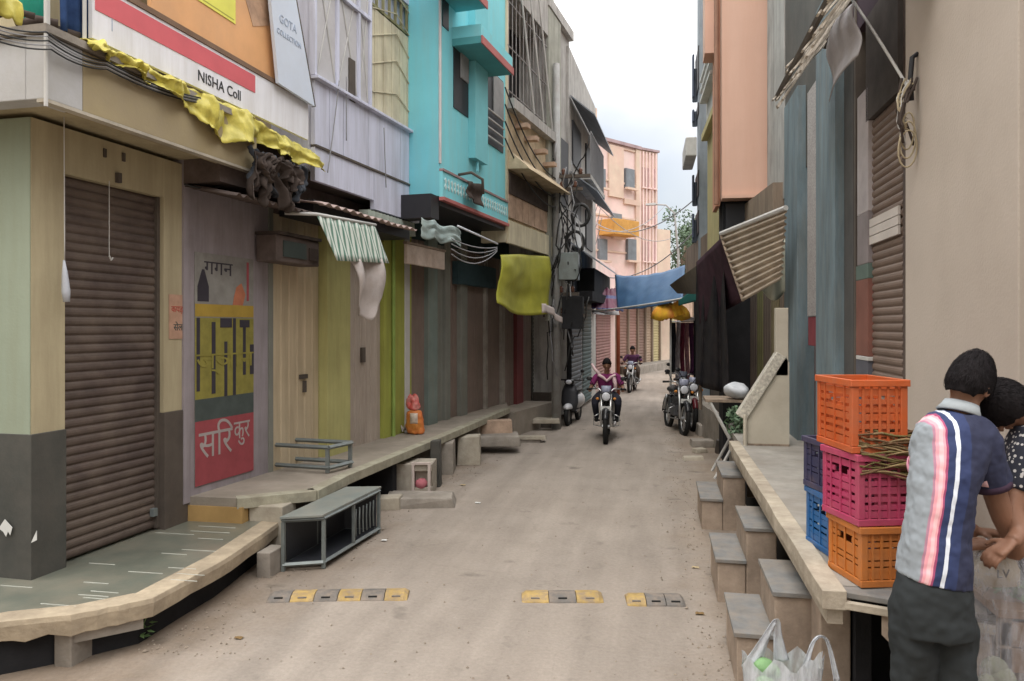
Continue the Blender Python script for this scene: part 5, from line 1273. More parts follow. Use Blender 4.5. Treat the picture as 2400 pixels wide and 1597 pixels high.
# tree at the bend
rt = thing('tree', 'dark green leafy tree beyond the blue tarp at the right of the pink block', 'tree', (1.62, 46.0, 0)); rt.scale = (1.35, 1.35, 1.38)
put('trunk', MB().tube([(0, 0, 0), (.05, 0, 2), (-.1, .1, 4), (.1, 0, 5.2)], [.16, .13, .10, .05], 8), m_wood, rt, smooth=True)
for (dx, dy, dz) in ((.7, .2, 1.0), (-.8, .1, 1.1), (.1, .6, 1.3), (-.3, -.5, .9)):
    put('limb', MB().tube([(-.05, .05, 3.6), (dx*.6, dy*.6, 3.6+dz*.6), (dx, dy, 3.8+dz)], [.07, .05, .02], 6), m_wood, rt, smooth=True)
lf = MB(); rl = random.Random(11)
clumps = [(rl.gauss(0, .75), rl.gauss(0, .6), 4.6+rl.gauss(0, .6), rl.uniform(.25, .5)) for _ in range(48)]
for (cx, cy, cz, cr) in clumps:
    for _ in range(110):
        d_ = Vector((rl.gauss(0, 1), rl.gauss(0, 1), rl.gauss(0, 1))).normalized()*cr*rl.uniform(.4, 1.05)
        p = Vector((cx, cy, cz))+d_; a = Vector((rl.uniform(-1, 1), rl.uniform(-1, 1), rl.uniform(-1, 1))).normalized()*.07; b_ = a.orthogonal().normalized()*.04
        lf.add([p-a, p+b_, p+a, p-b_], [(0, 1, 2, 3)])
put('crown', lf, mat('leaf_green', (.06, .10, .05), .6, .4, 3), rt)

# unseen houses added behind the viewpoint to shade the lane
hb = thing('added_rear_house', 'plain unseen house added behind the viewpoint on the left to shade the lane', 'house', (-5.5, -7, 0))
put('wall', MB().box((-2.5, -9, 0), (1.6, 6.0, 8.0)), m_cream, hb)
hb = thing('added_rear_house', 'plain unseen house added behind the viewpoint on the right to shade the lane', 'house', (5, -7, 0))
put('wall', MB().box((-2.6, -9, 0), (3, 5.0, 8.0)), m_pier, hb)
# ================= crates =================
def plastic(nm, col): return mat(nm, col, .45, .12, 6, (.25, .17, .12), .28, 5, bump=.08)
m_co = plastic('orange_plastic', (.50, .10, .025)); m_co2 = plastic('amber_plastic', (.50, .16, .03)); m_cp = plastic('pink_plastic', (.42, .045, .12)); m_cb = plastic('blue_plastic', (.02, .12, .32)); m_cd = plastic('navy_plastic', (.04, .04, .09))
def crate(label, loc, rz, m, L_=.50, W_=.34, H_=.30, solid=False, handle=True):
    """vegetable crate: rim, base rim, corner posts, horizontal slats and vertical ribs on four sides"""
    r = thing('crate', label, 'crate', loc, rz, 'plastic crates stacked on the right platform')
    t = .012; mb = MB()
    put('base', MB().box((-L_/2+.02, -W_/2+.02, .004), (L_/2-.02, W_/2-.02, .016)), m, r)
    def ring(z0, z1, o, nm, th=.016):
        q = MB()
        q.box((-L_/2-o, -W_/2-o, z0), (L_/2+o, -W_/2-o+th, z1)); q.box((-L_/2-o, W_/2+o-th, z0), (L_/2+o, W_/2+o, z1))
        q.box((-L_/2-o, -W_/2-o+th, z0), (-L_/2-o+th, W_/2+o-th, z1)); q.box((L_/2+o-th, -W_/2-o+th, z0), (L_/2+o, W_/2+o-th, z1))
        return put(nm, q, m, r, bevel=.003)
    ring(H_-.03, H_, .008, 'rim'); ring(0, .03, .002, 'bottom_rim')
    posts = MB()
    for sx in (-1, 1):
        for sy in (-1, 1):
            x, y = sx*(L_/2-.016), sy*(W_/2-.016)
            put('corner_post', MB().box((x-.016, y-.016, .03), (x+.016, y+.016, H_-.03)), m, r, bevel=.004)
    for ax, sg, nm in ((0, -1, 'end_panel'), (0, 1, 'end_panel'), (1, -1, 'side_panel'), (1, 1, 'side_panel')):
        q = MB(); ln = (W_ if ax == 0 else L_)/2-.032; off = (L_ if ax == 0 else W_)/2-.010
        def bb(a0, a1, z0, z1, d0, d1):
            if ax == 0: q.box((sg*off-d1 if sg < 0 else off+d0, a0, z0), (sg*off-d0 if sg < 0 else off+d1, a1, z1))
            else: q.box((a0, sg*off-d1 if sg < 0 else off+d0, z0), (a1, sg*off-d0 if sg < 0 else off+d1, z1))
        nS = 7
        for k in range(nS):
            z0 = .034+(H_-.068)*k/nS
            if handle and ax == 0 and k == nS-2:
                bb(-ln, -.055, z0, z0+.022, -.004, .004); bb(.055, ln, z0, z0+.022, -.004, .004); continue
            bb(-ln, ln, z0, z0+(.030 if k in (0, 3, nS-1) else .021), -.004, .004)
        nV = 3 if ax == 0 else 5
        for k in range(nV):
            a = -ln+2*ln*(k+.5)/nV; bb(a-.006, a+.006, .030, H_-.03, .004, .009)
        if solid: bb(-ln*.55, ln*.55, .06, H_-.11, -.012, -.004)
        put(nm, q, m, r)
    return r
CZ = QZ+.002
def cpos(corner, rz, L_=.28, W_=.32):
    # near-left vertical corner (-L/2, -W/2 of the crate) at the given point
    v = Matrix.Rotation(rz, 2) @ Vector((L_/2, W_/2)); return (corner.x+v.x, corner.y+v.y)
def stack(corner, rz, rows):
    z = CZ
    for (lab, m, L_, W_, H_, dx, dy, dr, sol, hd) in rows:
        x, y = cpos(corner, rz+R(dr), L_, W_)
        crate(lab, (x+dx, y+dy, z), rz+R(dr), m, L_, W_, H_, sol, hd); z += H_+.003
stack(onz(2019, 1380, QZ), R(15), [
    ('amber orange crate, bottom of the front stack on the right platform', m_co2, .27, .30, .265, 0, 0, 0, False, True),
    ('pinkish red crate in the middle of the front stack', m_cp, .29, .31, .315, -.012, .0, 2, True, True),
    ('bright orange crate on top of the front stack, above the pinkish red one', m_co, .25, .37, .325, -.035, .015, -3, True, True)])
stack(onz(1955, 1315, QZ), R(12), [
    ('deep blue crate, bottom of the back stack on the right platform', m_cb, .28, .34, .30, 0, 0, 0, False, True),
    ('dark navy crate above the blue crate in the back stack', m_cd, .28, .34, .262, .004, .004, 3, False, True)])

# ================= rubber speed bump strips =================
m_by = mat('worn_yellow_rubber', (.40, .28, .11), .8, .25, 9, (.24, .19, .15), .95, 14, bump=.3)
m_bk = mat('worn_black_rubber', (.15, .14, .13), .85, .2, 9, (.27, .22, .18), .95, 9, bump=.3)
def bump(label, a, b, cols):
    a = Vector(a); b = Vector(b); d = b-a; Ln = d.length; rz = math.atan2(d.y, d.x)
    r = thing('speed_bump', label, 'speed bump', a, rz, 'rubber speed bump strips across the lane')
    n = len(cols); W2 = .115
    for i, cc_ in enumerate(cols):
        x0, x1 = Ln*i/n+.002, Ln*(i+1)/n-.002
        prof = [(-W2, -.004), (-W2*.92, .012), (-W2*.5, .036), (0, .044), (W2*.5, .036), (W2*.92, .012), (W2, -.004)]
        rg = []; K = 6
        for j in range(K+1):
            t = j/K; s_ = 1
            if i == 0 and j == 0: s_ = .55
            if i == n-1 and j == K: s_ = .55
            rg.append([Vector((x0+(x1-x0)*t, u*(.8+.2*s_), v*s_ if v > 0 else v)) for u, v in prof])
        seg = put('segment', MB().loft(rg), m_by if cc_ == 'y' else m_bk, r, smooth=False, bevel=.003)
        cx = (x0+x1)/2
        st = MB().prism([(-.035, 0), (-.01, -.022), (.035, -.006), (.035, .006), (-.01, .022)], .0, .006, lambda u, v, w_: (cx+u, -.055+v, .034+w_-.0)) 
        put('arrow_stud', MB().box((cx-.03, -.085, .018), (cx+.03, -.06, .030)), m_bk if cc_ == 'y' else m_rubber, seg)
    return r
bump('longest speed bump strip, left of the lane, ending beside the steel bench', onz(632, 1402), onz(958, 1397), 'kykyky')
bump('middle speed bump strip with two worn yellow segments', onz(1222, 1402), onz(1412, 1402), 'yky')
bump('short right speed bump strip, half yellow, near the stone steps', onz(1466, 1408), onz(1602, 1410), 'ykk')

# ================= steel bench on the road and steel frame on the platform =================
def frame_box(name, label, P, H_, bar, m, topm=None, loc=None, shelf=True, mid=True, cat='bench', side=None):
    """P: four ground corners (counter-clockwise)"""
    c = sum((Vector(p) for p in P), Vector())/4; c.z = loc
    r = thing(name, label, cat, c)
    q = [Vector((p[0]-c.x, p[1]-c.y, 0)) for p in P]
    for p in q:
        i = (Vector((0, 0, 0))-p).normalized()*bar
        put('leg', MB().box((p.x-bar/2+i.x, p.y-bar/2+i.y, 0), (p.x+bar/2+i.x, p.y+bar/2+i.y, H_-bar)), m, r, bevel=.003)
    for z in ([H_-bar/2, .05] if shelf else [H_-bar/2]):
        for i in range(4):
            a, b_ = q[i]*.97, q[(i+1) % 4]*.97
            put('rail', MB().tube([a+Vector((0, 0, z)), b_+Vector((0, 0, z))], bar*.62, 4), m, r)
    if mid:
        for t in (.5,):
            for (i, j) in ((1, 2), (0, 3)):
                a = q[i].lerp(q[j], t)*.97; put('upright', MB().box((a.x-bar*.4, a.y-bar*.4, .05), (a.x+bar*.4, a.y+bar*.4, H_-bar)), m, r)
    if topm: put('top', MB().prism([(p.x*1.02, p.y*1.02) for p in q], H_, H_+.02, lambda u, v, w_: (u, v, w_)), topm, r, bevel=.003)
    return r, q
b0, b1_, b2_, b3_ = onz(658, 1342), onz(757, 1335), onz(892, 1250), Vector((-2.80, 6.62, 0))
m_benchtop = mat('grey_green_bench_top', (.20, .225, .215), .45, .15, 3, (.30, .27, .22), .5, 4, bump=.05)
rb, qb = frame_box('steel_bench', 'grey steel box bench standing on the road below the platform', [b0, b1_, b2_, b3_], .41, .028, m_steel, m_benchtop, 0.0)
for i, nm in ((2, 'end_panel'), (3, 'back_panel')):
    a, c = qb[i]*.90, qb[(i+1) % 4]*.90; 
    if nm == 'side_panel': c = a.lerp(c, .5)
    n_ = Vector((0, 0, 1)); put(nm, MB().slab([a+Vector((0, 0, .065)), c+Vector((0, 0, .065)), c+Vector((0, 0, .375)), a+Vector((0, 0, .375))], .006), mat('interior_shade_panel', (.025, .027, .033), .5, .2), rb)
put('floor_panel', MB().prism([(p.x*.9, p.y*.9) for p in qb], .055, .061, lambda u, v, w_: (u, v, w_)), mat('interior_shade_panel', (.025, .027, .033)), rb)  # near-black inner panels paint the shade inside the open frame
put('under_top_panel', MB().prism([(p.x*.92, p.y*.92) for p in qb], .37, .38, lambda u, v, w_: (u, v, w_)), mat('interior_shade_panel', (.025, .027, .033)), rb)
rk = MB()
for k in range(6):
    t = .56+.07*k; a = qb[1].lerp(qb[2], t)*.93; rk.tube([a+Vector((0, 0, .10)), a+Vector((-.02, .04, .2)), a+Vector((0, 0, .33))], .008, 5)
put('wire_guard', rk, m_steel, rb, smooth=True)
z2p = .505
f0, f1, f2 = onz(618, 1100, z2p), onz(772, 1110, z2p), onz(775, 1095, z2p)
f3 = f0+(f2-f1)
P_ = [f0, f1, f1+Vector((.10, .35, 0)), f0+Vector((.10, .35, 0))]
rf_, qf = frame_box('metal_stand', 'low rectangular steel frame standing on the platform before the cream doors', P_, .26, .034, m_steel, None, z2p, shelf=True, mid=False, cat='frame')
# concrete pieces at the foot of the left platforms
def block(label, px, py, size, rz, m, z=0.0, name='concrete_block', group='loose blocks and slabs along the left platforms', taper=.92):
    c = onz(px, py, z); a, b_, h = size
    q = [(-a/2, -b_/2), (a/2, -b_/2), (a/2, b_/2), (-a/2, b_/2)]
    rj = random.Random(int(px*7+py)); j = lambda: rj.uniform(-.012, .012)
    mb = MB().hexa([Vector((u+j(), v+j(), -.01)) for u, v in q]+[Vector((u*taper+j(), v*taper+j(), h+j())) for u, v in q])
    o = put(name, mb, m, None, bevel=.012, loc=c); o.rotation_euler = (0, 0, R(rz)); return tag(o, label, 'concrete block', group)
# planter with hole and pink cloth
cpl = onz(965, 1165)
rpl = thing('concrete_trough', 'pale concrete trough with a square hole and a pink cloth stuffed in it', 'trough', cpl, R(8))
m_cp_ = mat('trough_concrete', (.40, .36, .30), .9, .2, 6, (.2, .17, .14), .5, 4, bump=.4)
put('body', MB().box((-.38, .02, 0), (.02, .42, .36)).box((.02, .02, 0), (.22, .42, .10)).box((.02, .02, .28), (.22, .42, .36)).box((.02, .10, .10), (.22, .42, .28)), m_cp_, rpl, bevel=.008)
put('frame', MB().box((.0, -.01, .05), (.03, .018, .36)).box((.18, -.01, .05), (.21, .018, .36)).box((.0, -.01, .36), (.21, .018, .385)).box((.0, -.01, .02), (.21, .018, .049)), mat('pale_frame', (.55, .47, .43), .8, .1), rpl)
put('pink_cloth', MB().ell((.10, .05, .14), (.07, .05, .06), fn=lambda q: q*(1+.15*nz(q, 30))), mat('pink_rag', (.50, .17, .20), .9, .2), rpl, smooth=True)
block('flat mossy slab under the concrete trough', 985, 1182, (.75, .42, .10), 12, m_conc)
block('small pale slab beside the far end of the steel bench', 905, 1190, (.34, .22, .12), 10, m_conc_l)
block('upright tan block between the trough and the broken chair-like block', 1040, 1105, (.30, .5, .40), 12, m_conc)
block('dark post-like block at the step gap of the platform', 1022, 1140, (.13, .2, .55), 10, m_darkbase2)
block('tall pale block with a slot beside the tan block', 1100, 1085, (.32, .35, .38), 10, m_conc_l)
block('low slab leaning out past the slotted block', 1165, 1040, (.7, .5, .14), 14, m_conc, z=.12)
block('ribbed brown block behind the leaning slab', 1160, 1015, (.55, .3, .2), 14, m_brick, z=.25)
block('thin pale plank lying near the far step', 1245, 1028, (.5, .2, .05), 8, m_conc_l, z=.06)
block('grey cube under the thin pale plank', 1240, 1035, (.4, .3, .08), 8, m_conc)
block('white edged step just before the utility pole', 1280, 990, (.5, .3, .07), 8, m_conc_l, z=.14)
block('dark stone under the white edged step', 1275, 1000, (.55, .35, .12), 6, m_darkbase)
# orange sack and white rag bundle on the platform
cs = onz(975, 1018, z2); cs.z = z2+.004
def sackfn(q):
    z = q.z/.24; s = 1-.35*max(0, z)+.06*math.sin(q.x*60); return Vector((q.x*s, q.y*s, q.z+.02*nz(q, 12)))
rsk = thing('sack', 'slumped red and orange printed sack standing on the platform', 'sack', cs); rsk.scale = (.86, .86, .84)
put('body', MB().loft([[Vector((r_*math.cos(t)*(1.15+.12*nz((math.cos(t)*2, math.sin(t)*2, z_*8)))-.10*z_, r_*math.sin(t)*.8, z_)) for t in [k*math.pi/10 for k in range(20)]] for r_, z_ in ((.10, 0), (.125, .03), (.13, .12), (.115, .22), (.105, .31), (.095, .37))]), mat('orange_sack', (.62, .24, .05), .6, .2, 5, (.6, .12, .05), .8, 3, bump=.3), rsk, smooth=True, subsurf=2)
crumple(rsk.children[0], .06, .10)
put('neck', MB().loft([[Vector((r_*math.cos(t)*1.15-.10*z_+.03*math.sin(t*3)*z_, r_*math.sin(t)*.7, z_+.02*math.sin(t*2))) for t in [k*math.pi/6 for k in range(12)]] for r_, z_ in ((.097, .372), (.09, .42), (.085, .50), (.06, .57), (.02, .60))]), mat('red_sack', (.55, .08, .07), .6, .2, 5, (.7, .5, .45), .6, 9, bump=.3), rsk, smooth=True, subsurf=2)
crumple(rsk.children[1], .07, .08)
put('print_patch', MB().sheet(lambda u, v: Vector((-.06+.12*u, -.105-.03*math.sin(u*3.1)*math.sin(v*3.1), .17+.16*v)), 8, 8, .004), mat('white_print', (.6, .5, .42), .6, .3, 20), rsk, smooth=True)
cw = onz(925, 1016, z2)
for k in range(4):
    def f(u, v, k=k): return Vector((cw.x-.12+.10*k+.12*u, cw.y+.1*v, z2+.02+.09*abs(math.sin(u*5+k))*(1-v*.5)+.04*nz((u*3+k, v*3, k))))
    tag(put('crumpled_bag', MB().sheet(f, 12, 8, .005), mat('offwhite_bag', (.50, .46, .42), .7, .25, 9), smooth=True), 'one of the crumpled off-white bags beside the orange sack', 'bag', 'crumpled bags beside the orange sack')
# little weed at the near platform
cwd = onz(322, 1500)
rw = thing('weed', 'small green weed growing from under the tiled platform edge', 'plant', cwd)
lf = MB(); rl = random.Random(2)
for k in range(34):
    a = rl.uniform(0, 6.28); h = rl.uniform(.02, .16); r_ = rl.uniform(.02, .09)
    c = Vector((r_*math.cos(a), r_*math.sin(a), h)); d_ = Vector((math.cos(a), math.sin(a), rl.uniform(-.3, .6))).normalized()*.035; w_ = Vector((-math.sin(a), math.cos(a), .2))*.013
    lf.add([c-d_*.5, c+w_, c+d_, c-w_], [(0, 1, 2, 3)])
put('leaves', lf, mat('weed_green', (.16, .26, .10), .6, .3, 8), rw)
for k in range(4):
    a = k*1.7; put('stem', MB().tube([(0, 0, -.01), (.03*math.cos(a), .03*math.sin(a), .07), (.06*math.cos(a), .06*math.sin(a), .14)], .003, 5), mat('weed_green', (.16, .26, .10)), rw)
# torn white papers on the dark pillar base
x_, z_ = b1.hit(120, 1255, .0)
pp = ony(14, 1240, 4.18)
tag(put('paper_scrap', MB().prism([(-.055, 0), (-.01, .06), (.045, .01), (.03, -.04), (.015, -.015), (.0, -.05), (-.02, -.02)], 0, .003, lambda u, v, w_: (pp.x+u, 4.183-w_, pp.z+v)), mat('white_paper', (.62, .62, .6), .8, .1)), 'torn white paper scrap pasted low on the dark pillar base', 'paper')
pp = ony(82, 1255, 4.18)
tag(put('paper_scrap', MB().prism([(-.03, -.05), (.012, .03), (.012, -.03)], 0, .003, lambda u, v, w_: (pp.x+u, 4.183-w_, pp.z+v)), mat('white_paper', (.62, .62, .6), .8, .1)), 'small torn paper triangle at the corner of the pillar base', 'paper')

# ================= utility poles with cable clutter =================
def pole(label, px, py, ptop, r_, m, extra=True):
    c = onz(px, py); D = (c.y*ca - c.x*sa) if False else None
    q = ray(px, py); t = (0-CH)/q.z; zt = CH+t*(HY-ptop)/F
    r = thing('utility_pole', label, 'pole', c, 0, 'utility poles on the left of the lane')
    put('post', MB().tube([(0, 0, -.05), (0, 0, zt)], [r_*1.2, r_*.8], 10), m, r, smooth=True)
    return r, t, zt
m_polec = mat('pole_steel', (.33, .335, .33), .6, .15, 4, (.2, .15, .12), .4, 4, metal=.2)
pr_, pt_, pz_ = pole('thick pale steel utility pole carrying the tangled cable box', 1304, 1005, 150, .075, m_polec)
pr2, pt2, pz2 = pole('thin dark utility pole just right of the thick pole', 1334, 992, 560, .045, m_dark)
def atp(px, py, t): q = ray(px, py); return Vector((q.x*t, q.y*t, CH+q.z*t))
o_ = Vector(pr_.location)
for (py, L2) in ((415, .9), (445, .7), (690, .6), (740, .8)):
    z = atp(1304, py, pt_).z; put('cross_arm', MB().box((-L2*.3, -.04, z-.03), (L2*.7, .04, z+.03)), m_darkbase, pr_)
    for k in range(3): put('insulator', MB().lathe([(.02, 0), (.045, .02), (.03, .05), (.045, .08), (.02, .12)], (-L2*.2+k*L2*.35, 0, z+.03), 10), mat('brown_ceramic', (.12, .05, .03), .3), pr_, smooth=True)
put('junction_box', MB().box((.06, -.16, 2.75), (.42, .12, 3.25)), m_steel, pr_, bevel=.01)
put('meter_cabinet', MB().box((.12, -.14, 1.85), (.5, .14, 2.45)), m_dark, pr_, bevel=.01)
rs = random.Random(21)
for k in range(20):
    pts = []; x0 = rs.uniform(-.05, .45); z0 = rs.uniform(2.2, 5.5); dx = rs.uniform(-.25, .3)
    for j in range(9):
        t = j/8; pts.append((x0+dx*math.sin(t*3+k)+rs.uniform(-.03, .03), -.1+rs.uniform(-.1, .1), z0-1.6*t*rs.uniform(.7, 1)))
    put('loose_cable', MB().tube(pts, .012, 5), [m_cable, m_cableg, m_cable][k % 3], pr_, smooth=True)
for k in range(3):
    cc = Vector((.25+.1*k, -.05, 2.95+.5*k)); pts = [cc+Vector((.16*math.cos(t), .03*k, .2*math.sin(t))) for t in [j*math.pi/8 for j in range(16)]]
    put('cable_coil', MB().tube(pts, .03, 6, closed=True), m_cable, pr_, smooth=True)
# wires running along and across the lane
def wire(a, c, sag, r_=.012, m=None, lab='one of the thin dark wires strung along the left side of the lane', grp='wires along the lane'):
    tag(put('wire', MB().tube(hang(a, c, sag, 16), r_, 5), m or m_cable, smooth=True), lab, 'wire', grp)
for k in range(7):
    wire(atp(1290+6*k, 330+36*k, pt_), ond(1392+3*k, 380+22*k, 26), .3+.1*k)
for k in range(4):
    wire(atp(1304, 420+22*k, pt_), ond(1184, 205+40*k, 11.6), .25)
for (pa, pb, Da, Db) in (((1392, 520), (1625, 470), 24, 17), ((1392, 535), (1560, 480), 24, 33), ((1400, 480), (1570, 560), 25, 33), ((1385, 640), (1625, 545), 22, 18)):
    wire(ond(*pa, Da), ond(*pb, Db), .5, .014, m_cableg, 'one of the pale wires crossing the lane before the pink block', 'wires crossing the lane')
# street light bracket seen against the sky
a = ond(1590, 600, 31)
rl_ = thing('street_lamp', 'thin curved street lamp beyond the blue tarp beside the tree', 'street lamp', (a.x, a.y, 0))
put('post', MB().tube([(0, 0, 0), (0, 0, a.z), (-.15, 0, ond(1582, 500, 31).z), (-.5, 0, ond(1570, 480, 31).z), (-.95, 0, ond(1552, 478, 31).z)], [.06, .05, .035, .03, .03], 8), m_polec, rl_, smooth=True)
put('lamp_head', MB().hexa([Vector(p) for p in [(-1.3, -.1, 0), (-.9, -.1, 0), (-.9, .1, 0), (-1.3, .1, 0), (-1.3, -.07, .07), (-.9, -.07, .09), (-.9, .07, .09), (-1.3, .07, .07)]]).transform(Matrix.Translation((0, 0, ond(1552, 478, 31).z-.03))), m_polec, rl_)

# ================= tarps spanning the lane =================
def quadtarp(name, label, C, m, sag=.0, wr=.06, cat='tarp', nu=30, nv=14, th=.01):
    C = [Vector(c) for c in C]
    def f(u, v):
        a = C[0].lerp(C[1], u); b_ = C[3].lerp(C[2], u); p = a.lerp(b_, v)
        return p+Vector((0, wr*math.sin(u*15+v*2), -sag*4*u*(1-u)*(1-v*.3)+wr*.8*nz((u*6, v*6, 3))+wr*.35*math.sin(u*34+v*3)))
    return tag(put(name, MB().sheet(f, nu, nv, th), m, smooth=True), label, cat)
m_bt = mat('blue_tarp_cloth', (.045, .12, .245), .6, .12, 3, (.08, .17, .28), .4, 3, bump=.2)
quadtarp('tarp', 'large blue tarp stretched across the lane before the bend', [ond(1441, 645, 19), ond(1606, 622, 16.5), ond(1600, 700, 14.5), ond(1447, 724, 17.5)], m_bt, .10, .018)
quadtarp('tarp', 'maroon and blue striped tarp left of the blue one', [ond(1388, 670, 18), ond(1445, 676, 19), ond(1462, 728, 18), ond(1386, 722, 17)], mat('maroon_tarp', (.16, .03, .07), .6, .2, 3, stripes=(2, .32, .25, (.07, .08, .22))), .03, .05)
quadtarp('tin_awning', 'thin pale tin awning under the maroon tarp', [ond(1388, 730, 17), ond(1450, 728, 19), ond(1452, 738, 18.3), ond(1388, 736, 16.5)], m_tin, .02, .01, 'awning')
wire(ond(1388, 730, 17), ond(1600, 700, 14.5), .02, .02, m_pipe, 'pale pole holding the lower edge of the tarps', None)
# poles
c = onz(1449, 925); 
rpp = thing('tarp_pole', 'rusty red upright pole carrying the blue tarp', 'pole', c)
put('post', MB().tube([(0, 0, -.02), (0, 0, CH+(c.y/ca)*.0+ ond(1449, 660, c.length).z-CH)], .05, 8), mat('rust_red', (.22, .06, .03), .8, .3), rpp, smooth=True)
# yellow orange umbrella cloth in the light
m_um = mat('yellow_orange_cloth', (.85, .50, .04), .6, .2, 4, (.75, .18, .05), .8, 3)
cu_ = ond(1572, 745, 15.5)
ru = thing('umbrella', 'half folded yellow and orange umbrella by the parked motorcycles', 'umbrella', (cu_.x, cu_.y, 0))
z0 = cu_.z
cn = MB()
n = 16
rings = []
for k in range(6):
    t = k/5; rr_ = .34*math.sin(t*1.5)+.01; rings.append([Vector((rr_*math.cos(2*math.pi*j/n)*(1+.14*math.cos(8*math.pi*j/n)), rr_*math.sin(2*math.pi*j/n)*(1+.14*math.cos(8*math.pi*j/n)), z0+.30-.34*t*t+.03*math.cos(8*math.pi*j/n)*t)) for j in range(n)])
cn.loft(rings, cap=False)
o = put('canopy', cn, m_um, ru, smooth=True); so_ = o.modifiers.new('th', 'SOLIDIFY'); so_.thickness = .006
put('pole', MB().tube([(0, 0, 0), (0, 0, z0+.34)], .02, 8), m_pipe, ru, smooth=True)
quadtarp('cloth', 'crumpled yellow and white cloth hung beside the umbrella', [ond(1540, 722, 15.6), ond(1590, 705, 15), ond(1606, 735, 15), ond(1550, 752, 15.4)], m_um, .02, .05, 'cloth')

# ================= motorcycles =================
m_bkp = mat('gloss_black', (.02, .02, .022), .25, .1, bump=0); m_chrome = mat('dull_chrome', (.5, .5, .5), .3, .1, metal=.8, bump=0)
m_eng = mat('engine_grey', (.12, .12, .125), .5, .2, metal=.5, bump=.1); m_glassl = mat('headlamp_glass', (.65, .66, .7), .1, .05, bump=0)
m_seat = mat('seat_vinyl', (.03, .03, .03), .6, .1); m_redp = mat('dark_red_tank', (.10, .015, .02), .25, .1, bump=0)
def motorcycle(label, loc, rz, tank=None, lean=0.0, plate=True, scale=1.0, group=None):
    """front faces local -y; ground contact at z=0"""
    tank = tank or m_bkp
    r = thing('motorcycle', label, 'motorcycle', loc, rz, group); r.scale = (scale,)*3; r.rotation_euler = (0, lean, rz)
    WR = .30
    def wheel(y):
        w_ = put('wheel', MB().tube([(0, y+WR*math.cos(a), WR+WR*math.sin(a)) for a in [k*2*math.pi/28 for k in range(28)]], [(.045, .05)]*28, 8, closed=True), m_rubber, r, smooth=True)
        put('rim', MB().tube([(0, y+.235*math.cos(a), WR+.235*math.sin(a)) for a in [k*2*math.pi/28 for k in range(28)]], .018, 6, closed=True), m_chrome, w_, smooth=True)
        sp = MB()
        for k in range(9):
            a = k*2*math.pi/9; sp.tube([(0, y, WR), (0, y+.23*math.cos(a), WR+.23*math.sin(a))], .008, 4)
        sp.tube([(-.07, y, WR), (.07, y, WR)], .035, 10)
        put('spokes', sp, m_chrome, w_)
        return w_
    wheel(-.63); wheel(.63)
    for sx in (-1, 1):
        put('fork_leg', MB().tube([(sx*.085, -.63, .30), (sx*.085, -.50, .62), (sx*.09, -.40, .88)], [.022, .026, .026], 8), m_chrome, r, smooth=True)
        put('mirror_stalk', MB().tube([(sx*.2, -.30, .98), (sx*.30, -.33, 1.14)], .008, 5), m_bkp, r)
        put('mirror', MB().ell((sx*.32, -.33, 1.17), (.055, .012, .04)), m_bkp, r, smooth=True)
        put('indicator', MB().ell((sx*.16, -.46, .80), (.03, .03, .025)), mat('amber_lens', (.6, .22, .03), .3), r, smooth=True)
        put('grip', MB().tube([(sx*.26, -.28, .97), (sx*.37, -.22, .955)], .02, 8), m_rubber, r, smooth=True)
        put('foot_peg', MB().tube([(sx*.12, .05, .33), (sx*.26, .05, .34)], .016, 6), m_rubber, r)
        put('shock', MB().tube([(sx*.12, .60, .36), (sx*.12, .45, .66)], .028, 8), m_chrome, r, smooth=True)
        put('side_cover', MB().prism([(.1, .42), (.42, .46), (.38, .64), (.12, .62)], sx*.09-.01, sx*.09+.01, lambda u, v, w_: (w_, u, v)), tank, r, bevel=.006)
    put('handlebar', MB().tube([(-.27, -.28, .97), (-.14, -.36, .98), (-.08, -.37, .92), (.08, -.37, .92), (.14, -.36, .98), (.27, -.28, .97)], .013, 8), m_chrome, r, smooth=True)
    put('front_fender', MB().loft([[Vector((x, -.63+(WR+.05)*math.cos(a), WR+(WR+.05)*math.sin(a)+h)) for x, h in ((-.065, -.02), (0, .015), (.065, -.02), (.06, -.028), (0, .005), (-.06, -.028))] for a in [R(20)+R(130)*k/8 for k in range(9)]]), tank, r, smooth=True)
    put('rear_fender', MB().loft([[Vector((x, .63+(WR+.06)*math.cos(a), WR+(WR+.06)*math.sin(a)+h)) for x, h in ((-.075, -.02), (0, .015), (.075, -.02), (.07, -.03), (0, .003), (-.07, -.03))] for a in [R(0)+R(120)*k/8 for k in range(9)]]), tank, r, smooth=True)
    hl = put('headlight', MB().lathe([(.02, .10), (.07, .09), (.092, .04), (.095, 0), (.085, -.01), (.0, -.02)], (0, -.47, .84), 16, rot=Matrix.Rotation(R(-90), 3, 'X')), m_bkp, r, smooth=True)
    put('lens', MB().ell((0, -.488, .84), (.08, .022, .08)), m_glassl, hl, smooth=True)
    put('cowl', MB().loft([[Vector((x*.8, -.42-.05*c_, z)) for x, c_ in ((-.12, 0), (-.07, 1), (.07, 1), (.12, 0), (.08, -.5), (-.08, -.5))] for z in (.90, .96, 1.04)]), mat('smoky_visor', (.30, .32, .42), .3, .1), r, smooth=True)
    if plate: put('number_plate', MB().box((-.10, -.665, .60), (.10, -.655, .68)), mat('plate_white', (.6, .6, .58), .5, .1), r)
    put('tank', MB().ell((0, -.12, .80), (.13, .26, .12), fn=lambda q: Vector((q.x*(1-.6*max(0, q.y)), q.y, q.z))), tank, r, smooth=True)
    put('seat', MB().ell((0, .35, .78), (.13, .36, .07), fn=lambda q: Vector((q.x, q.y, max(q.z, -.04)))), m_seat, r, smooth=True)
    put('engine', MB().box((-.12, -.22, .30), (.12, .14, .52)).box((-.09, -.20, .52), (.09, .02, .68)), m_eng, r, bevel=.02)
    fn_ = MB()
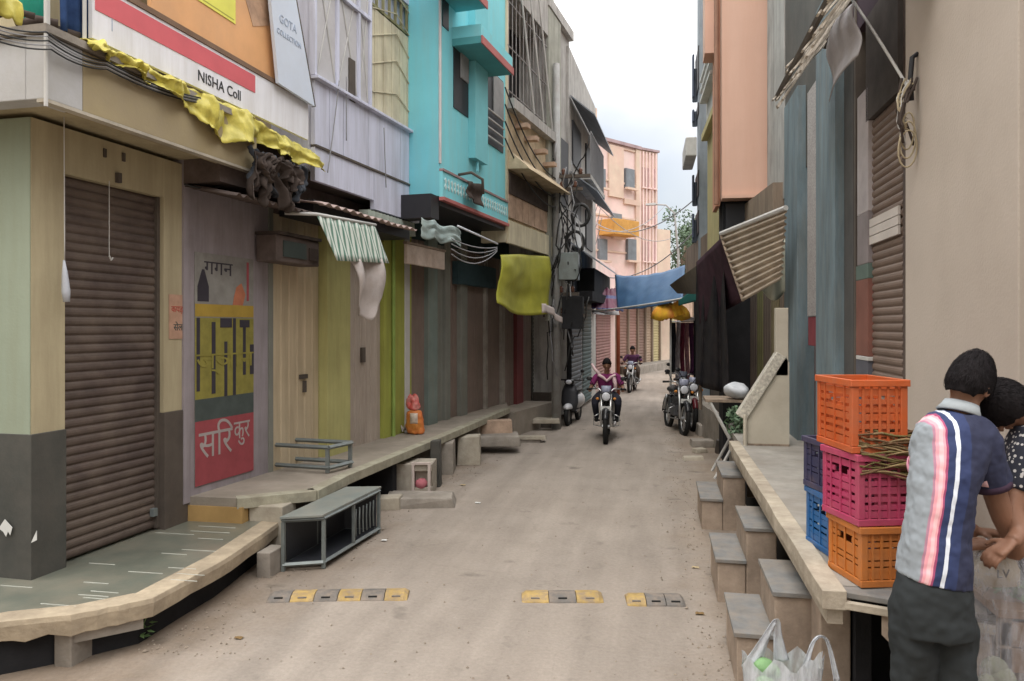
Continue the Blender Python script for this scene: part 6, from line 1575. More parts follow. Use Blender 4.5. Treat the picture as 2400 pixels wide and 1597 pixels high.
    for k in range(5): fn_.box((-.11, -.23, .53+.028*k), (.11, .04, .541+.028*k))
    put('cooling_fins', fn_, m_eng, r)
    put('exhaust', MB().tube([(.08, -.22, .50), (.12, -.30, .32), (.14, -.1, .24), (.15, .3, .26), (.15, .85, .34)], [.02, .02, .025, .045, .05], 8), m_chrome, r, smooth=True)
    put('frame_tube', MB().tube([(0, -.40, .86), (0, -.30, .45), (0, -.1, .27), (0, .3, .30), (0, .5, .62), (0, .75, .72)], .022, 8), m_bkp, r, smooth=True)
    put('crash_guard', MB().tube([(-.12, -.28, .50), (-.24, -.30, .45), (-.24, -.26, .28), (0, -.24, .24), (.24, -.26, .28), (.24, -.30, .45), (.12, -.28, .50)], .012, 7), m_chrome, r, smooth=True)
    return r

# brown straw bundle squeezed between the crates
cs_ = onz(2085, 1376, QZ)
rsb = thing('straw_bundle', 'brown bundle of straw lying across the pinkish red crate', 'straw', (cs_.x+.03, cs_.y+.03, CZ+.55))
rs = random.Random(77)
for k in range(90):
    z_ = rs.uniform(-.06, .13); y_ = rs.uniform(-.06, .00)-.02*math.cos(z_*20); pts = []
    for j in range(7):
        t = j/6; pts.append((-.16+.30*t+rs.uniform(-.008, .008), y_+.05*t+.012*math.sin(t*7+k), z_+.018*math.sin(t*5+k*.7)))
    put('strand', MB().tube(pts, rs.uniform(.003, .006), 5), [mat('dull_straw', (.24, .17, .09), .9, .2), mat('brown_straw', (.15, .09, .05), .9, .3), mat('olive_straw', (.15, .125, .05), .9, .3)][k % 3], rsb, smooth=True)

for i, (q, col) in enumerate(((((1560, 690, 19), (1628, 662, 16), (1636, 684, 15.4), (1566, 704, 18.4)), (.16, .14, .125)), (((1578, 655, 22), (1632, 634, 19), (1638, 652, 18.4), (1584, 672, 21.4)), (.22, .20, .18)))):
    quadtarp('tin_awning', ['low grey brown tin awning just right of the umbrella under the blue tarp', 'paler tin awning above and behind the low one at the right of the blue tarp'][i], [ond(*p) for p in q], mat('far_tin_%d' % i, col, .8, .25, 4, (.08, .06, .05), .5, 3), .03, .03, 'awning')
# ================= people =================
m_skin = mat('brown_skin', (.21, .105, .065), .55, .1, 5, bump=.08, bscale=120)
m_hair = mat('black_hair', (.010, .008, .009), .75, .4, 40, bump=.6, bscale=90, stretch=(1, 1, .25))
def V3(*a): return Vector(a)
def ringpts(c, rx, ry, n=20, rot=None, p=2.0):
    out_ = []
    for j in range(n):
        t = 2*math.pi*j/n; cx, sx = math.cos(t), math.sin(t)
        q = Vector((rx*math.copysign(abs(cx)**(2/p), cx), ry*math.copysign(abs(sx)**(2/p), sx), 0))
        if rot: q = rot @ q
        out_.append(Vector(c)+q)
    return out_
def limb(mb, pts, rad, n=12):
    # rounded capsule chain with tapered radii
    P = [Vector(p) for p in pts]; d0 = (P[0]-P[1]).normalized()*rad[0]*.6; d1 = (P[-1]-P[-2]).normalized()*rad[-1]*.6
    mb.tube([P[0]+d0]+P+[P[-1]+d1], [rad[0]*.55]+list(rad)+[rad[-1]*.55], n)
def smoothpath(pts, rad, k=4):
    P = [Vector(p) for p in pts]; op = []; orr = []
    for i in range(len(P)-1):
        p0 = P[max(i-1, 0)]; p1 = P[i]; p2 = P[i+1]; p3 = P[min(i+2, len(P)-1)]
        for j in range(k):
            t = j/k; op.append(.5*((2*p1)+(p2-p0)*t+(2*p0-5*p1+4*p2-p3)*t*t+(-p0+3*p1-3*p2+p3)*t**3)); orr.append(rad[i]*(1-t)+rad[i+1]*t)
    op.append(P[-1]); orr.append(rad[-1]); return op, orr
def hand(mb, wrist, dirv, palm_n, sc=1.0, curl=.9):
    """palm, four separate bent fingers and a thumb from the side of the palm"""
    d = Vector(dirv).normalized(); nrm = Vector(palm_n); nrm = (nrm-d*nrm.dot(d)).normalized(); s = d.cross(nrm)
    w = Vector(wrist)
    mb.tube([w, w+d*.03*sc, w+d*.065*sc, w+d*.088*sc], [(.024*sc, .018*sc), (.034*sc, .017*sc), (.040*sc, .016*sc), (.036*sc, .012*sc)] if True else .03, 10)
    # orient of the tube's ellipse may differ: reinforce palm with small lobes
    for q in (-1, 0, 1): limb(mb, [w+d*.02*sc+s*q*.014*sc, w+d*.082*sc+s*q*.024*sc], [.013*sc, .012*sc], 8)
    for i, (off, ln) in enumerate(((-.030, .068), (-.010, .078), (.010, .073), (.029, .058))):
        b = w+d*.085*sc+s*off*sc; c1_, c2_ = curl*.55, curl*1.15
        p1 = b+(d*math.cos(c1_*.5)+nrm*math.sin(c1_*.5))*ln*.42*sc
        p2 = p1+(d*math.cos(c1_+.3)+nrm*math.sin(c1_+.3))*ln*.33*sc
        p3 = p2+(d*math.cos(c2_+.5)+nrm*math.sin(c2_+.5))*ln*.27*sc
        limb(mb, [b, p1, p2, p3], [.0088*sc, .0082*sc, .0075*sc, .0065*sc], 8)
    b = w+d*.022*sc-s*.028*sc; p1 = b+(d*.6-s*.75+nrm*.25).normalized()*.036*sc; p2 = p1+(d*.85-s*.25+nrm*.45).normalized()*.028*sc
    limb(mb, [b, p1, p2], [.0125*sc, .0105*sc, .0085*sc], 8)
def head_mesh(mb, c, rot, s=1.0):
    """skull, jaw, nose, ears, brow; face looks along local -y"""
    c = Vector(c)
    def T(p): return c+rot @ (Vector(p)*s)
    def fn(q):
        z = q.z/.12; x, y = q.x, q.y
        if z < 0: x *= 1+.32*z; y = y*(1+.18*z) if y < 0 else y*(1+.45*z)
        return Vector((x*s, y*s, q.z*s))
    mb.ell(c, (.077, .098, .122), rot=rot, n=24, k=16, fn=fn)
    limb(mb, [T((0, -.086, .008)), T((0, -.110, -.022))], [.010*s, .014*s], 8)         # nose
    limb(mb, [T((-.03, -.080, .030)), T((.03, -.080, .030))], [.012*s, .012*s], 8)      # brow
    limb(mb, [T((-.018, -.088, -.055)), T((.018, -.088, -.055))], [.008*s, .008*s], 8)  # lips
    limb(mb, [T((0, -.078, -.090)), T((0, -.084, -.094))], [.020*s, .018*s], 8)         # chin
    for sx in (-1, 1):
        pts = [T((sx*(.080+.008*abs(math.cos(t))), .012+.018*math.cos(t), -.005+.030*math.sin(t))) for t in [k*2*math.pi/10 for k in range(10)]]
        mb.tube(pts, .007*s, 6, closed=True); mb.ell(T((sx*.079, .012, -.005)), (.006*s, .016*s, .026*s), rot=rot)
def hairline(d_, low):
    side = max(0, abs(d_.x)-.45)*1.8 if d_.y < .55 else 0
    return low+.07*max(0, -d_.y-.3)*2+.075*min(1, side)
def hair_mesh(mb, c, rot, s=1.0, low=-.03, puff=.012, seed=1, front=-.06):
    c = Vector(c); rd = random.Random(seed); n, k = 36, 20; vs = []; fs = []
    for i in range(k+1):
        th = math.pi*.66*i/k
        for j in range(n):
            ph = 2*math.pi*j/n
            d_ = Vector((math.sin(th)*math.cos(ph), math.sin(th)*math.sin(ph), math.cos(th)))
            r_ = 1+.035*math.sin(ph*13+i)+.03*nz(d_*5+Vector((seed, 0, 0)), 1)
            # hairline: higher at the face (-y)
            f_ = max(0, -d_.y)
            if th > math.pi*.30 and f_ > .35: r_ *= 1-.10*min(1, (th-math.pi*.30)*3)
            q = Vector((d_.x*(.080+puff), d_.y*(.101+puff), d_.z*(.125+puff)))*r_
            zlim = hairline(d_, low)
            if q.z < zlim: q.z = zlim-(zlim-q.z)*.15+rd.uniform(-.006, .002)
            vs.append(c+rot @ (q*s))
    for i in range(k):
        for j in range(n): fs.append((i*n+j, i*n+(j+1) % n, (i+1)*n+(j+1) % n, (i+1)*n+j))
    fs.append(tuple(range(k*n, (k+1)*n)))
    mb.add(vs, fs)

def strands(name, c, rot, s, parent, n, low, puff, seed, ln=.05, w=.0016):
    c = Vector(c); rd = random.Random(seed); mb = MB()
    for _ in range(n):
        th = math.acos(1-rd.random()*1.25); ph = rd.uniform(0, 2*math.pi)
        d_ = Vector((math.sin(th)*math.cos(ph), math.sin(th)*math.sin(ph), math.cos(th)))
        if d_.y < -.45 and d_.z < .55: continue
        tang = Vector((d_.x, d_.y, 0)); tang = tang.normalized() if tang.length > .05 else Vector((rd.uniform(-1, 1), rd.uniform(-1, 1), 0)).normalized()
        tg = (tang-d_*tang.dot(d_)); tg = (tg+Vector((0, 0, -.0))).normalized() if tg.length > .01 else Vector((0, 0, -1))
        tg = (tg+Vector((rd.gauss(0, .25), rd.gauss(0, .25), 0))).normalized(); sd_ = d_.cross(tg).normalized()
        L_ = ln*rd.uniform(.6, 1.2); pts = []
        for j in range(5):
            t_ = j/4; dd = (d_+tg*t_*L_*9).normalized(); rr_ = 1.0+.05*math.sin(t_*3.1)*rd.uniform(.4, 1.3)+.02
            pts.append(Vector((dd.x*(.080+puff), dd.y*(.101+puff), max(dd.z*(.125+puff), hairline(dd, low)-.008)))*rr_)
        vs = []
        for j, p in enumerate(pts):
            ww = w*(1.2-j*.22); vs += [c+rot @ ((p-sd_*ww)*s), c+rot @ ((p+sd_*ww)*s)]
        mb.add(vs, [(2*j, 2*j+1, 2*j+3, 2*j+2) for j in range(4)])
    return put(name, mb, m_hair, parent)
# ---- the man in the striped polo, seen from behind ----
PX = 2185; DM = 2.80; SC = F/DM      # px per metre at his depth
base = ond(PX, HY, DM); base.z = 0
man = thing('person', 'man seen from behind in a striped navy, pink and grey polo shirt and black trousers', 'person', base, YAW)
def M(px, py, dy=0.0):               # camera-aligned local point
    k = (DM+dy)/F; return Vector(((px-PX)*DM/F*(1+dy/DM) if False else (px-1200)*k-(PX-1200)*DM/F, dy, CH-(py-HY)*k))
# shirt torso
spine = [(2186, 1358, 0.0, 0.116, 0.12825), (2187, 1335, 0.0, 0.113, 0.12825), (2192, 1270, 0.0, 0.106, 0.11875), (2201, 1190, 0.01, 0.104, 0.11875), (2214, 1110, 0.02, 0.111, 0.1235), (2229, 1045, 0.04, 0.119, 0.1235), (2238, 1008, 0.05, 0.126, 0.10925), (2244, 985, 0.06, 0.095, 0.09025), (2250, 968, 0.07, 0.059, 0.0665)]
sh_ = MB(); rings = []
for (px, py, dy, rx, ry) in spine:
    c = M(px, py, dy); rings.append(ringpts(c, rx, ry, 28, Matrix.Rotation(R(9), 3, 'Y'), 2.4))
sh_.loft(rings)
# shoulders & sleeves
Ls = M(2190, 1026, .06); Le = M(2172, 1092, .16); Rs = M(2315, 1040, .03); Re = M(2356, 1150, .07)
pts, rad = smoothpath([M(2225, 1000, .05), Ls, M(2176, 1056, .10), Le], [.070, .072, .068, .064]); sh_.tube(pts, rad, 16)
pts, rad = smoothpath([M(2250, 1005, .05), M(2288, 1028, .04), M(2308, 1080, .04), M(2324, 1135, .05)], [.075, .080, .072, .066]); sh_.tube(pts, rad, 16)
m_polo = bpy.data.materials.new('striped_polo'); m_polo.use_nodes = True
t = m_polo.node_tree; nn = t.nodes; b_ = nn['Principled BSDF']; b_.inputs['Roughness'].default_value = .85
tcn = nn.new('ShaderNodeTexCoord'); sp = nn.new('ShaderNodeSeparateXYZ'); t.links.new(tcn.outputs['Object'], sp.inputs[0])
# stripe coordinate follows the lean of the back: s = x - a*(z-z0) , with a gentle curve
z0 = M(2200, 1200).z
m1 = nn.new('ShaderNodeMath'); m1.operation = 'SUBTRACT'; m1.inputs[1].default_value = z0; t.links.new(sp.outputs[2], m1.inputs[0])
m2 = nn.new('ShaderNodeMath'); m2.operation = 'MULTIPLY'; m2.inputs[1].default_value = -.17; t.links.new(m1.outputs[0], m2.inputs[0])
nsn = nn.new('ShaderNodeTexNoise'); nsn.inputs['Scale'].default_value = 5; t.links.new(tcn.outputs['Object'], nsn.inputs[0])
m4 = nn.new('ShaderNodeMath'); m4.operation = 'MULTIPLY_ADD'; m4.inputs[1].default_value = .012; t.links.new(nsn.outputs[0], m4.inputs[0]); t.links.new(m2.outputs[0], m4.inputs[2])
m3 = nn.new('ShaderNodeMath'); m3.operation = 'ADD'; t.links.new(sp.outputs[0], m3.inputs[0]); t.links.new(m4.outputs[0], m3.inputs[1])
mr = nn.new('ShaderNodeMapRange'); mr.inputs[1].default_value = -.25; mr.inputs[2].default_value = .25; t.links.new(m3.outputs[0], mr.inputs[0])
cr = nn.new('ShaderNodeValToRGB'); cr.color_ramp.interpolation = 'CONSTANT'
navy = (.022, .035, .105, 1); grey = (.27, .30, .33, 1); pinkc = (.75, .33, .38, 1); dp = (.33, .06, .14, 1); wh = (.66, .70, .78, 1)
navy2 = (.018, .022, .055, 1)
stops = [(0, grey), (.402, (.40, .20, .27, 1)), (.414, pinkc), (.428, (.78, .47, .49, 1)), (.446, pinkc), (.458, dp), (.470, navy), (.514, wh), (.540, navy), (.62, navy2)]
el_ = cr.color_ramp.elements; el_[0].position = 0; el_[0].color = stops[0][1]; el_[1].position = stops[1][0]; el_[1].color = stops[1][1]
for p_, c_ in stops[2:]:
    e_ = el_.new(p_); e_.color = c_
t.links.new(mr.outputs[0], cr.inputs[0]); t.links.new(cr.outputs[0], b_.inputs['Base Color'])
nb = nn.new('ShaderNodeTexNoise'); nb.inputs['Scale'].default_value = 7; nb.inputs['Detail'].default_value = 3; t.links.new(tcn.outputs['Object'], nb.inputs[0])
bp = nn.new('ShaderNodeBump'); bp.inputs['Strength'].default_value = .45; bp.inputs['Distance'].default_value = .03; t.links.new(nb.outputs[0], bp.inputs['Height']); t.links.new(bp.outputs[0], b_.inputs['Normal'])
# waist folds in geometry: gentle horizontal creases low on the left side
def crease(v):
    v = Vector(v)
    zz = v.z; a_ = .006*math.sin(zz*95+v.x*6)*math.exp(-((zz-M(2150, 1235).z)/.10)**2)*(1 if v.x < .02 else .35)
    a_ += .004*math.sin(v.x*60+zz*14)
    c = Vector((.02+.05*(zz-1.2), .02, zz)); d_ = v-c
    if d_.length > 1e-4: v = v+d_.normalized()*a_
    return tuple(v)
shirt = put('shirt', sh_, m_polo, man, remesh=.006)
crumple(shirt, .020, .10, 2); crumple(shirt, .006, .03, 1)
# sleeve bands, collar
m_colr = mat('grey_collar', (.33, .36, .38), .85, .1, 8)
cc_ = MB(); 
kc = [ (M(2246, 968, .075), .078), (M(2251, 955, .08), .066), (M(2254, 945, .082), .060) ]
rg = [ringpts(c, r_, r_*.95, 20, Matrix.Rotation(R(18), 3, 'Y') @ Matrix.Rotation(R(-8), 3, 'X')) for c, r_ in kc]
cc_.loft(rg, cap=False); col_ = put('collar', cc_, m_colr, man, smooth=True); q_ = col_.modifiers.new('t', 'SOLIDIFY'); q_.thickness = .007
def cuff(c0, c1, r0, m, nm='sleeve_band'):
    put(nm, MB().tube([c0, c1], [r0, r0*1.0], 20), m, man, smooth=True)
ax_ = (M(2324, 1135, .05)-M(2308, 1080, .04)).normalized()
e0 = M(2324, 1135, .05)
cuff(e0-ax_*.012, e0+ax_*.012, .068, mat('dark_cuff', (.05, .03, .05), .85))
put('sleeve_stripe', MB().sheet(lambda u, v: e0-ax_*(.20*(1-v)) + Vector((-.072*math.cos(.15+u*.75)*(1.05-.03*v), -.072*math.sin(.15+u*.75)*(1.05-.03*v), 0)) + Vector((-.0, 0, .0)), 6, 12, .003), mat('pink_white_stripe', (.70, .45, .48), .85, .15, 8), man, smooth=True)
ax2 = (Le-M(2176, 1056, .10)).normalized()
cuff(Le-ax2*.012, Le+ax2*.012, .070, mat('pink_cuff', (.6, .28, .36), .85))
# trousers
tr = MB()
hipc = M(2188, 1352, .0)
rings = [ringpts(M(2188, 1335, 0), .108, .118, 26, None, 2.3), ringpts(M(2184, 1385, .0), .124, .128, 26, None, 2.3), ringpts(M(2184, 1440, .0), .134, .138, 26, None, 2.3), ringpts(M(2184, 1480, .0), .132, .130, 26, None, 2.4)]
tr.loft(rings)
for (x0_, xk, xa, yk) in ((2143, 2140, 2136, .02), (2232, 2236, 2236, -.01)):
    A = M(x0_, 1470, .0); K = M(xk, 1640, yk); K.z = .50; An = Vector((M(xa, 1600).x, .03, .08))
    pts, rad = smoothpath([A+Vector((0, 0, .05)), A, A.lerp(K, .5), K, K.lerp(An, .45)+Vector((0, .015, 0)), An], [.070, .082, .076, .062, .060, .052]); tr.tube(pts, rad, 18)
put('trousers', tr, mat('black_trouser_cloth', (.030, .034, .036), .9, .12, 4, bump=.35, bscale=9), man, remesh=.008)
for c_ in man.children:
    if c_.name.startswith('trousers'): crumple(c_, .035, .10)
for sx, xa in ((-1, 2136), (1, 2236)):
    f_ = Vector((M(xa, 1600).x, 0, 0))
    put('shoe', MB().loft([[f_+Vector((x*w_, y_, z)) for x, z in ((-.045, .0), (.045, .0), (.045, h_*.6), (.02, h_), (-.02, h_), (-.045, h_*.6))] for y_, w_, h_ in ((-.09, .7, .07), (-.04, .95, .085), (.05, 1, .075), (.13, .95, .05), (.17, .6, .035))]), m_rubber, man, smooth=True)
# body: head, neck, arms, hands as one skin
bd = MB()
hc = M(2272, 903, .09)
hrot = Matrix.Rotation(YAW*0, 3, 'Z') @ Matrix.Rotation(R(16), 3, 'Y') @ Matrix.Rotation(R(180-52), 3, 'Z') @ Matrix.Rotation(R(12), 3, 'X') @ Matrix.Diagonal((.90, .92, 1.04))
head_mesh(bd, hc, hrot, .92)
pts, rad = smoothpath([M(2244, 1010, .06), M(2254, 965, .075), M(2264, 930, .085), M(2270, 905, .09)], [.06, .050, .050, .052]); bd.tube(pts, rad, 14)
# right arm: shoulder -> elbow -> wrist (towards the bag at right)
pR, rR_ = smoothpath([M(2310, 1085, .04), M(2330, 1150, .05), M(2352, 1215, .07), M(2385, 1290, .10), M(2352, 1285, .14), M(2325, 1275, .16)], [.046, .042, .040, .034, .028, .024]); bd.tube(pR, rR_, 14)
hand(bd, M(2328, 1276, .16), (-.9, .25, -.1), (.1, .3, -1), .95, 1.0)
# left arm reaches forward, mostly hidden behind the body; its hand shows by the bag
pL, rL_ = smoothpath([M(2172, 1070, .14), M(2180, 1160, .27), M(2205, 1225, .36), M(2290, 1245, .30)], [.050, .044, .038, .027]); bd.tube(pL, rL_, 14)
hand(bd, M(2288, 1245, .30), (.95, -.1, -.1), (-.1, .2, -1), .95, .9)
put('body', bd, m_skin, man, remesh=.0055)
hm = MB(); hair_mesh(hm, hc+Vector((0, 0, .006)), hrot, .93, low=-.085, puff=.009, seed=3)
# tuft at the crown
for k in range(0):
    a_ = random.uniform(0, 6.28); rr_ = random.uniform(0, .055)
    p0 = hc+hrot @ Vector((rr_*math.cos(a_)*.7, .01+rr_*math.sin(a_)*.7, .119)); limb(hm, [p0, p0+hrot @ Vector((.012*math.cos(a_), .022, .002+.008*random.random()))], [.006, .003], 5)
put('hair', hm, m_hair, man, smooth=True)
strands('hair_strands', hc+Vector((0, 0, .006)), hrot, .93, man, 2600, -.085, .010, 3)
# eyes
for sx in (-1, 1): put('eye', MB().ell(hc+hrot @ Vector((sx*.028, -.077, .011)), (.012, .012, .010)), mat('eye_white', (.6, .58, .55), .3), man, smooth=True)

# ---- the second person, bowed, mostly beyond the right edge ----
base2 = ond(2480, HY, 2.95); base2.z = 0
P2X, D2 = 2480, 2.95
man2 = thing('person', 'person in a dark patterned top, bowing a dark-haired head at the right edge', 'person', base2, YAW)
def M2(px, py, dy=0.0):
    k = (D2+dy)/F; return Vector(((px-1200)*k-(P2X-1200)*D2/F, dy, CH-(py-HY)*k))
m_pat = bpy.data.materials.new('dark_patterned_cloth'); m_pat.use_nodes = True
t = m_pat.node_tree; b_ = t.nodes['Principled BSDF']; b_.inputs['Roughness'].default_value = .9
vo = t.nodes.new('ShaderNodeTexVoronoi'); vo.inputs['Scale'].default_value = 55; tcn = t.nodes.new('ShaderNodeTexCoord'); t.links.new(tcn.outputs['Object'], vo.inputs[0])
rmp = t.nodes.new('ShaderNodeValToRGB'); rmp.color_ramp.interpolation = 'CONSTANT'
rmp.color_ramp.elements[0].color = (.5, .48, .47, 1); rmp.color_ramp.elements[1].position = .32; rmp.color_ramp.elements[1].color = (.02, .022, .035, 1)
t.links.new(vo.outputs['Distance'], rmp.inputs[0]); t.links.new(rmp.outputs[0], b_.inputs['Base Color'])
tp = MB(); rings = []
for (px, py, dy, rx, ry) in ((2500, 1420, .15, .17, .13), (2490, 1300, .12, .16, .12), (2478, 1180, .08, .17, .12), (2468, 1090, .04, .18, .12), (2452, 1020, .0, .16, .11), (2436, 985, -.02, .09, .08)):
    rings.append(ringpts(M2(px, py, dy), rx, ry, 24, Matrix.Rotation(R(-18), 3, 'Y'), 2.3))
tp.loft(rings)
pts, rad = smoothpath([M2(2440, 1030, -.02), M2(2415, 1070, -.05), M2(2385, 1150, -.06)], [.085, .078, .062]); tp.tube(pts, rad, 14)
pts, rad = smoothpath([M2(2480, 1030, .1), M2(2500, 1090, .2), M2(2470, 1160, .25)], [.085, .075, .06]); tp.tube(pts, rad, 14)
put('top', tp, m_pat, man2, remesh=.008)
bd = MB(); hc2 = M2(2352, 950, .02)
h2 = Matrix.Rotation(R(-34), 3, 'Y') @ Matrix.Rotation(R(-78), 3, 'Z') @ Matrix.Rotation(R(34), 3, 'X')
head_mesh(bd, hc2, h2, .86)
pts, rad = smoothpath([M2(2452, 1010, .02), M2(2415, 985, .02), M2(2375, 960, .02)], [.07, .055, .055]); bd.tube(pts, rad, 14)
pts, rad = smoothpath([M2(2390, 1130, -.06), M2(2372, 1190, -.08), M2(2388, 1245, -.12), M2(2372, 1270, -.16)], [.045, .040, .033, .026]); bd.tube(pts, rad, 14)
hand(bd, M2(2372, 1270, -.16), (-.8, -.1, -.5), (-.4, .2, -.8), .9, .9)
pts, rad = smoothpath([M2(2470, 1160, .25), M2(2440, 1215, .1), M2(2400, 1262, -.05)], [.045, .040, .027]); bd.tube(pts, rad, 14)
hand(bd, M2(2400, 1262, -.05), (-.9, -.1, -.3), (-.2, .2, -1), .9, .9)
put('body', bd, m_skin, man2, remesh=.0055)
hm = MB(); hair_mesh(hm, hc2, h2, .88, low=-.09, puff=.012, seed=8)
put('hair', hm, m_hair, man2, smooth=True)
strands('hair_strands', hc2, h2, .88, man2, 2200, -.09, .012, 8, .07)
for sx in (-1, 1): put('eye', MB().ell(hc2+h2 @ Vector((sx*.026, -.071, .010)), (.010, .010, .009)), mat('eye_white', (.6, .58, .55), .3), man2, smooth=True)
tr = MB(); tr.loft([ringpts(M2(2500, 1400, .15), .17, .13, 22), ringpts(M2(2502, 1500, .15), .18, .14, 22)])
for dx in (-.09, .09):
    A = M2(2502, 1490, .15)+Vector((dx, 0, 0)); pts, rad = smoothpath([A+Vector((0, 0, .05)), A, Vector((A.x, A.y-.02, .5)), Vector((A.x, A.y, .06))], [.08, .095, .07, .055]); tr.tube(pts, rad, 14)
put('trousers', tr, mat('dark_blue_trouser', (.03, .03, .05), .9, .1), man2, remesh=.01)
for dx in (-.09, .09):
    f_ = M2(2502, 1490, .15)+Vector((dx, -.04, 0)); f_.z = 0
    put('shoe', MB().loft([[f_+Vector((x*w_, y_, z)) for x, z in ((-.045, .0), (.045, .0), (.045, h_*.6), (.02, h_), (-.02, h_), (-.045, h_*.6))] for y_, w_, h_ in ((-.17, .6, .035), (-.13, .95, .05), (-.05, 1, .075), (.04, .95, .085), (.09, .7, .07))]), m_rubber, man2, smooth=True)

# ---- polythene bags ----
def poly(name, col, tr_=.75, rough=.25, al=1.0):
    if name in MATS: return MATS[name]
    m = bpy.data.materials.new(name); m.use_nodes = True; n = m.node_tree.nodes; l = m.node_tree.links.new
    b = n['Principled BSDF']; b.inputs['Base Color'].default_value = (*col, 1); b.inputs['Roughness'].default_value = rough
    tc_ = n.new('ShaderNodeTexCoord'); no = n.new('ShaderNodeTexNoise'); no.inputs['Scale'].default_value = 18; no.inputs['Detail'].default_value = 5
    mp_ = n.new('ShaderNodeMapping'); mp_.inputs['Scale'].default_value = (2, 2, .6); l(tc_.outputs['Object'], mp_.inputs[0]); l(mp_.outputs[0], no.inputs[0])
    bp_ = n.new('ShaderNodeBump'); bp_.inputs['Strength'].default_value = .7; bp_.inputs['Distance'].default_value = .02; l(no.outputs[0], bp_.inputs['Height']); l(bp_.outputs[0], b.inputs['Normal'])
    mr_ = n.new('ShaderNodeMapRange'); mr_.inputs[1].default_value = .35; mr_.inputs[2].default_value = .7; mr_.inputs[3].default_value = al-.18; mr_.inputs[4].default_value = min(1, al+.2)
    l(no.outputs[0], mr_.inputs[0]); l(mr_.outputs[0], b.inputs['Alpha'])
    MATS[name] = m; return m
m_poly = poly('clear_polythene', (.42, .42, .45), al=.36); m_poly2 = poly('milky_white_polythene', (.62, .65, .70), al=.62)
# big bag held between the two people
bt = ond(2328, 1262, 2.98)
rb_ = thing('plastic_bag', 'large clear plastic bag hanging from the hands of the two people', 'bag', (bt.x, bt.y, bt.z-.62), YAW)
bg_ = MB(); rings = []
for k in range(15):
    t_ = k/14; z = .62-.62*t_
    w_ = .025+.125*min(1, t_*5)**.7+.012*math.sin(t_*9); dd = .02+.07*min(1, t_*4)
    if t_ > .9: w_ *= 1-(t_-.9)*2
    rings.append([Vector((w_*math.cos(2*math.pi*j/32)*(1+.05*math.sin(j*2.6+t_*4))+.012*math.sin(t_*6), dd*math.sin(2*math.pi*j/32)*(1+.12*math.sin(j*1.9+t_*7)), z)) for j in range(32)])
bg_.loft(rings, cap=False); o = put('bag_film', bg_, m_poly, rb_, smooth=True)
cn = MB()
for k in range(3): cn.ell((random.uniform(-.07, .07), random.uniform(-.03, .03), .06+.05*k*.6), (.05, .04, .045), fn=lambda q: q*(1+.2*nz(q, 25)))
put('contents', cn, mat('grey_green_produce', (.22, .23, .16), .7, .3, 9), rb_, smooth=True)
put('inner_paper_bag', MB().loft([ringpts((0, -.004, .44), .10, .03, 20), ringpts((0, -.004, .50), .10, .035, 20), ringpts((.005, -.004, .575), .06, .02, 20), ringpts((.0, -.004, .60), .02, .012, 20)]), mat('tan_paper', (.45, .38, .28), .8, .1), rb_, smooth=True)
text('print', 'LV', .045, m_darkbase, rb_, Matrix.Translation((0, -.06, .50)) @ Matrix.Rotation(R(90), 4, 'X'))
# white carrier bag low in the foreground
bb_ = onz(1815, 1700, 0); bb_ = ond(1835, 1700, 3.35); bb_.z = 0
rc = thing('carrier_bag', 'translucent white carrier bag with two loop handles standing beside the nearest steps', 'bag', bb_, YAW)
kb = 3.35/F
def C(px, py, dy=0.0): return Vector(((px-1835)*kb, dy, CH-(py-HY)*kb))
zt_ = C(0, 1545).z
rings = []
for k in range(12):
    t_ = k/11; z = .0+zt_*t_; w_ = .20-.03*t_+.012*math.sin(t_*7)
    rings.append([Vector((w_*math.cos(2*math.pi*j/36)*(1+.04*math.sin(j*2.2+t_*5)), .12*math.sin(2*math.pi*j/36)*(1-.35*t_)*(1+.1*math.sin(j*1.7+t_*6)), z+(.03*math.sin(j*1.3) if k == 11 else 0))) for j in range(36)])
put('bag_film', MB().loft(rings, cap=False), m_poly2, rc, smooth=True)
def strap(pts, w0):
    pts, _ = smoothpath(pts, [1]*len(pts), 5); K = len(pts)
    def f(u, v):
        i = min(int(u*(K-1)), K-2); q = pts[i].lerp(pts[i+1], u*(K-1)-i); tg = (pts[i+1]-pts[i]).normalized(); s_ = tg.cross(Vector((0, 1, 0))).normalized()
        wd = w0*(1.6-1.1*math.sin(math.pi*u)); return q+s_*(v-.5)*wd+Vector((0, .01*math.sin(v*9+u*5), 0))
    return MB().sheet(f, 30, 5, .002)
put('handle', strap([C(1862+20, 1560, -.03), C(1900, 1500, -.03), C(1922, 1487, -.02), C(1938, 1510, -.02), C(1955, 1590, -.03)], .022), m_poly2, rc, smooth=True)
put('handle', strap([C(1770, 1560, .02), C(1798, 1500, .02), C(1824, 1460, .03), C(1830, 1500, .04), C(1838, 1560, .04)], .05), m_poly2, rc, smooth=True)
gv = MB()
for k in range(12): gv.ell((random.uniform(-.12, .12), random.uniform(-.05, .05), .08+.03*k), (.05, .045, .04), fn=lambda q: q*(1+.2*nz(q, 25)))
put('green_contents', gv, mat('green_produce', (.20, .36, .16), .7, .3, 9), rc, smooth=True)
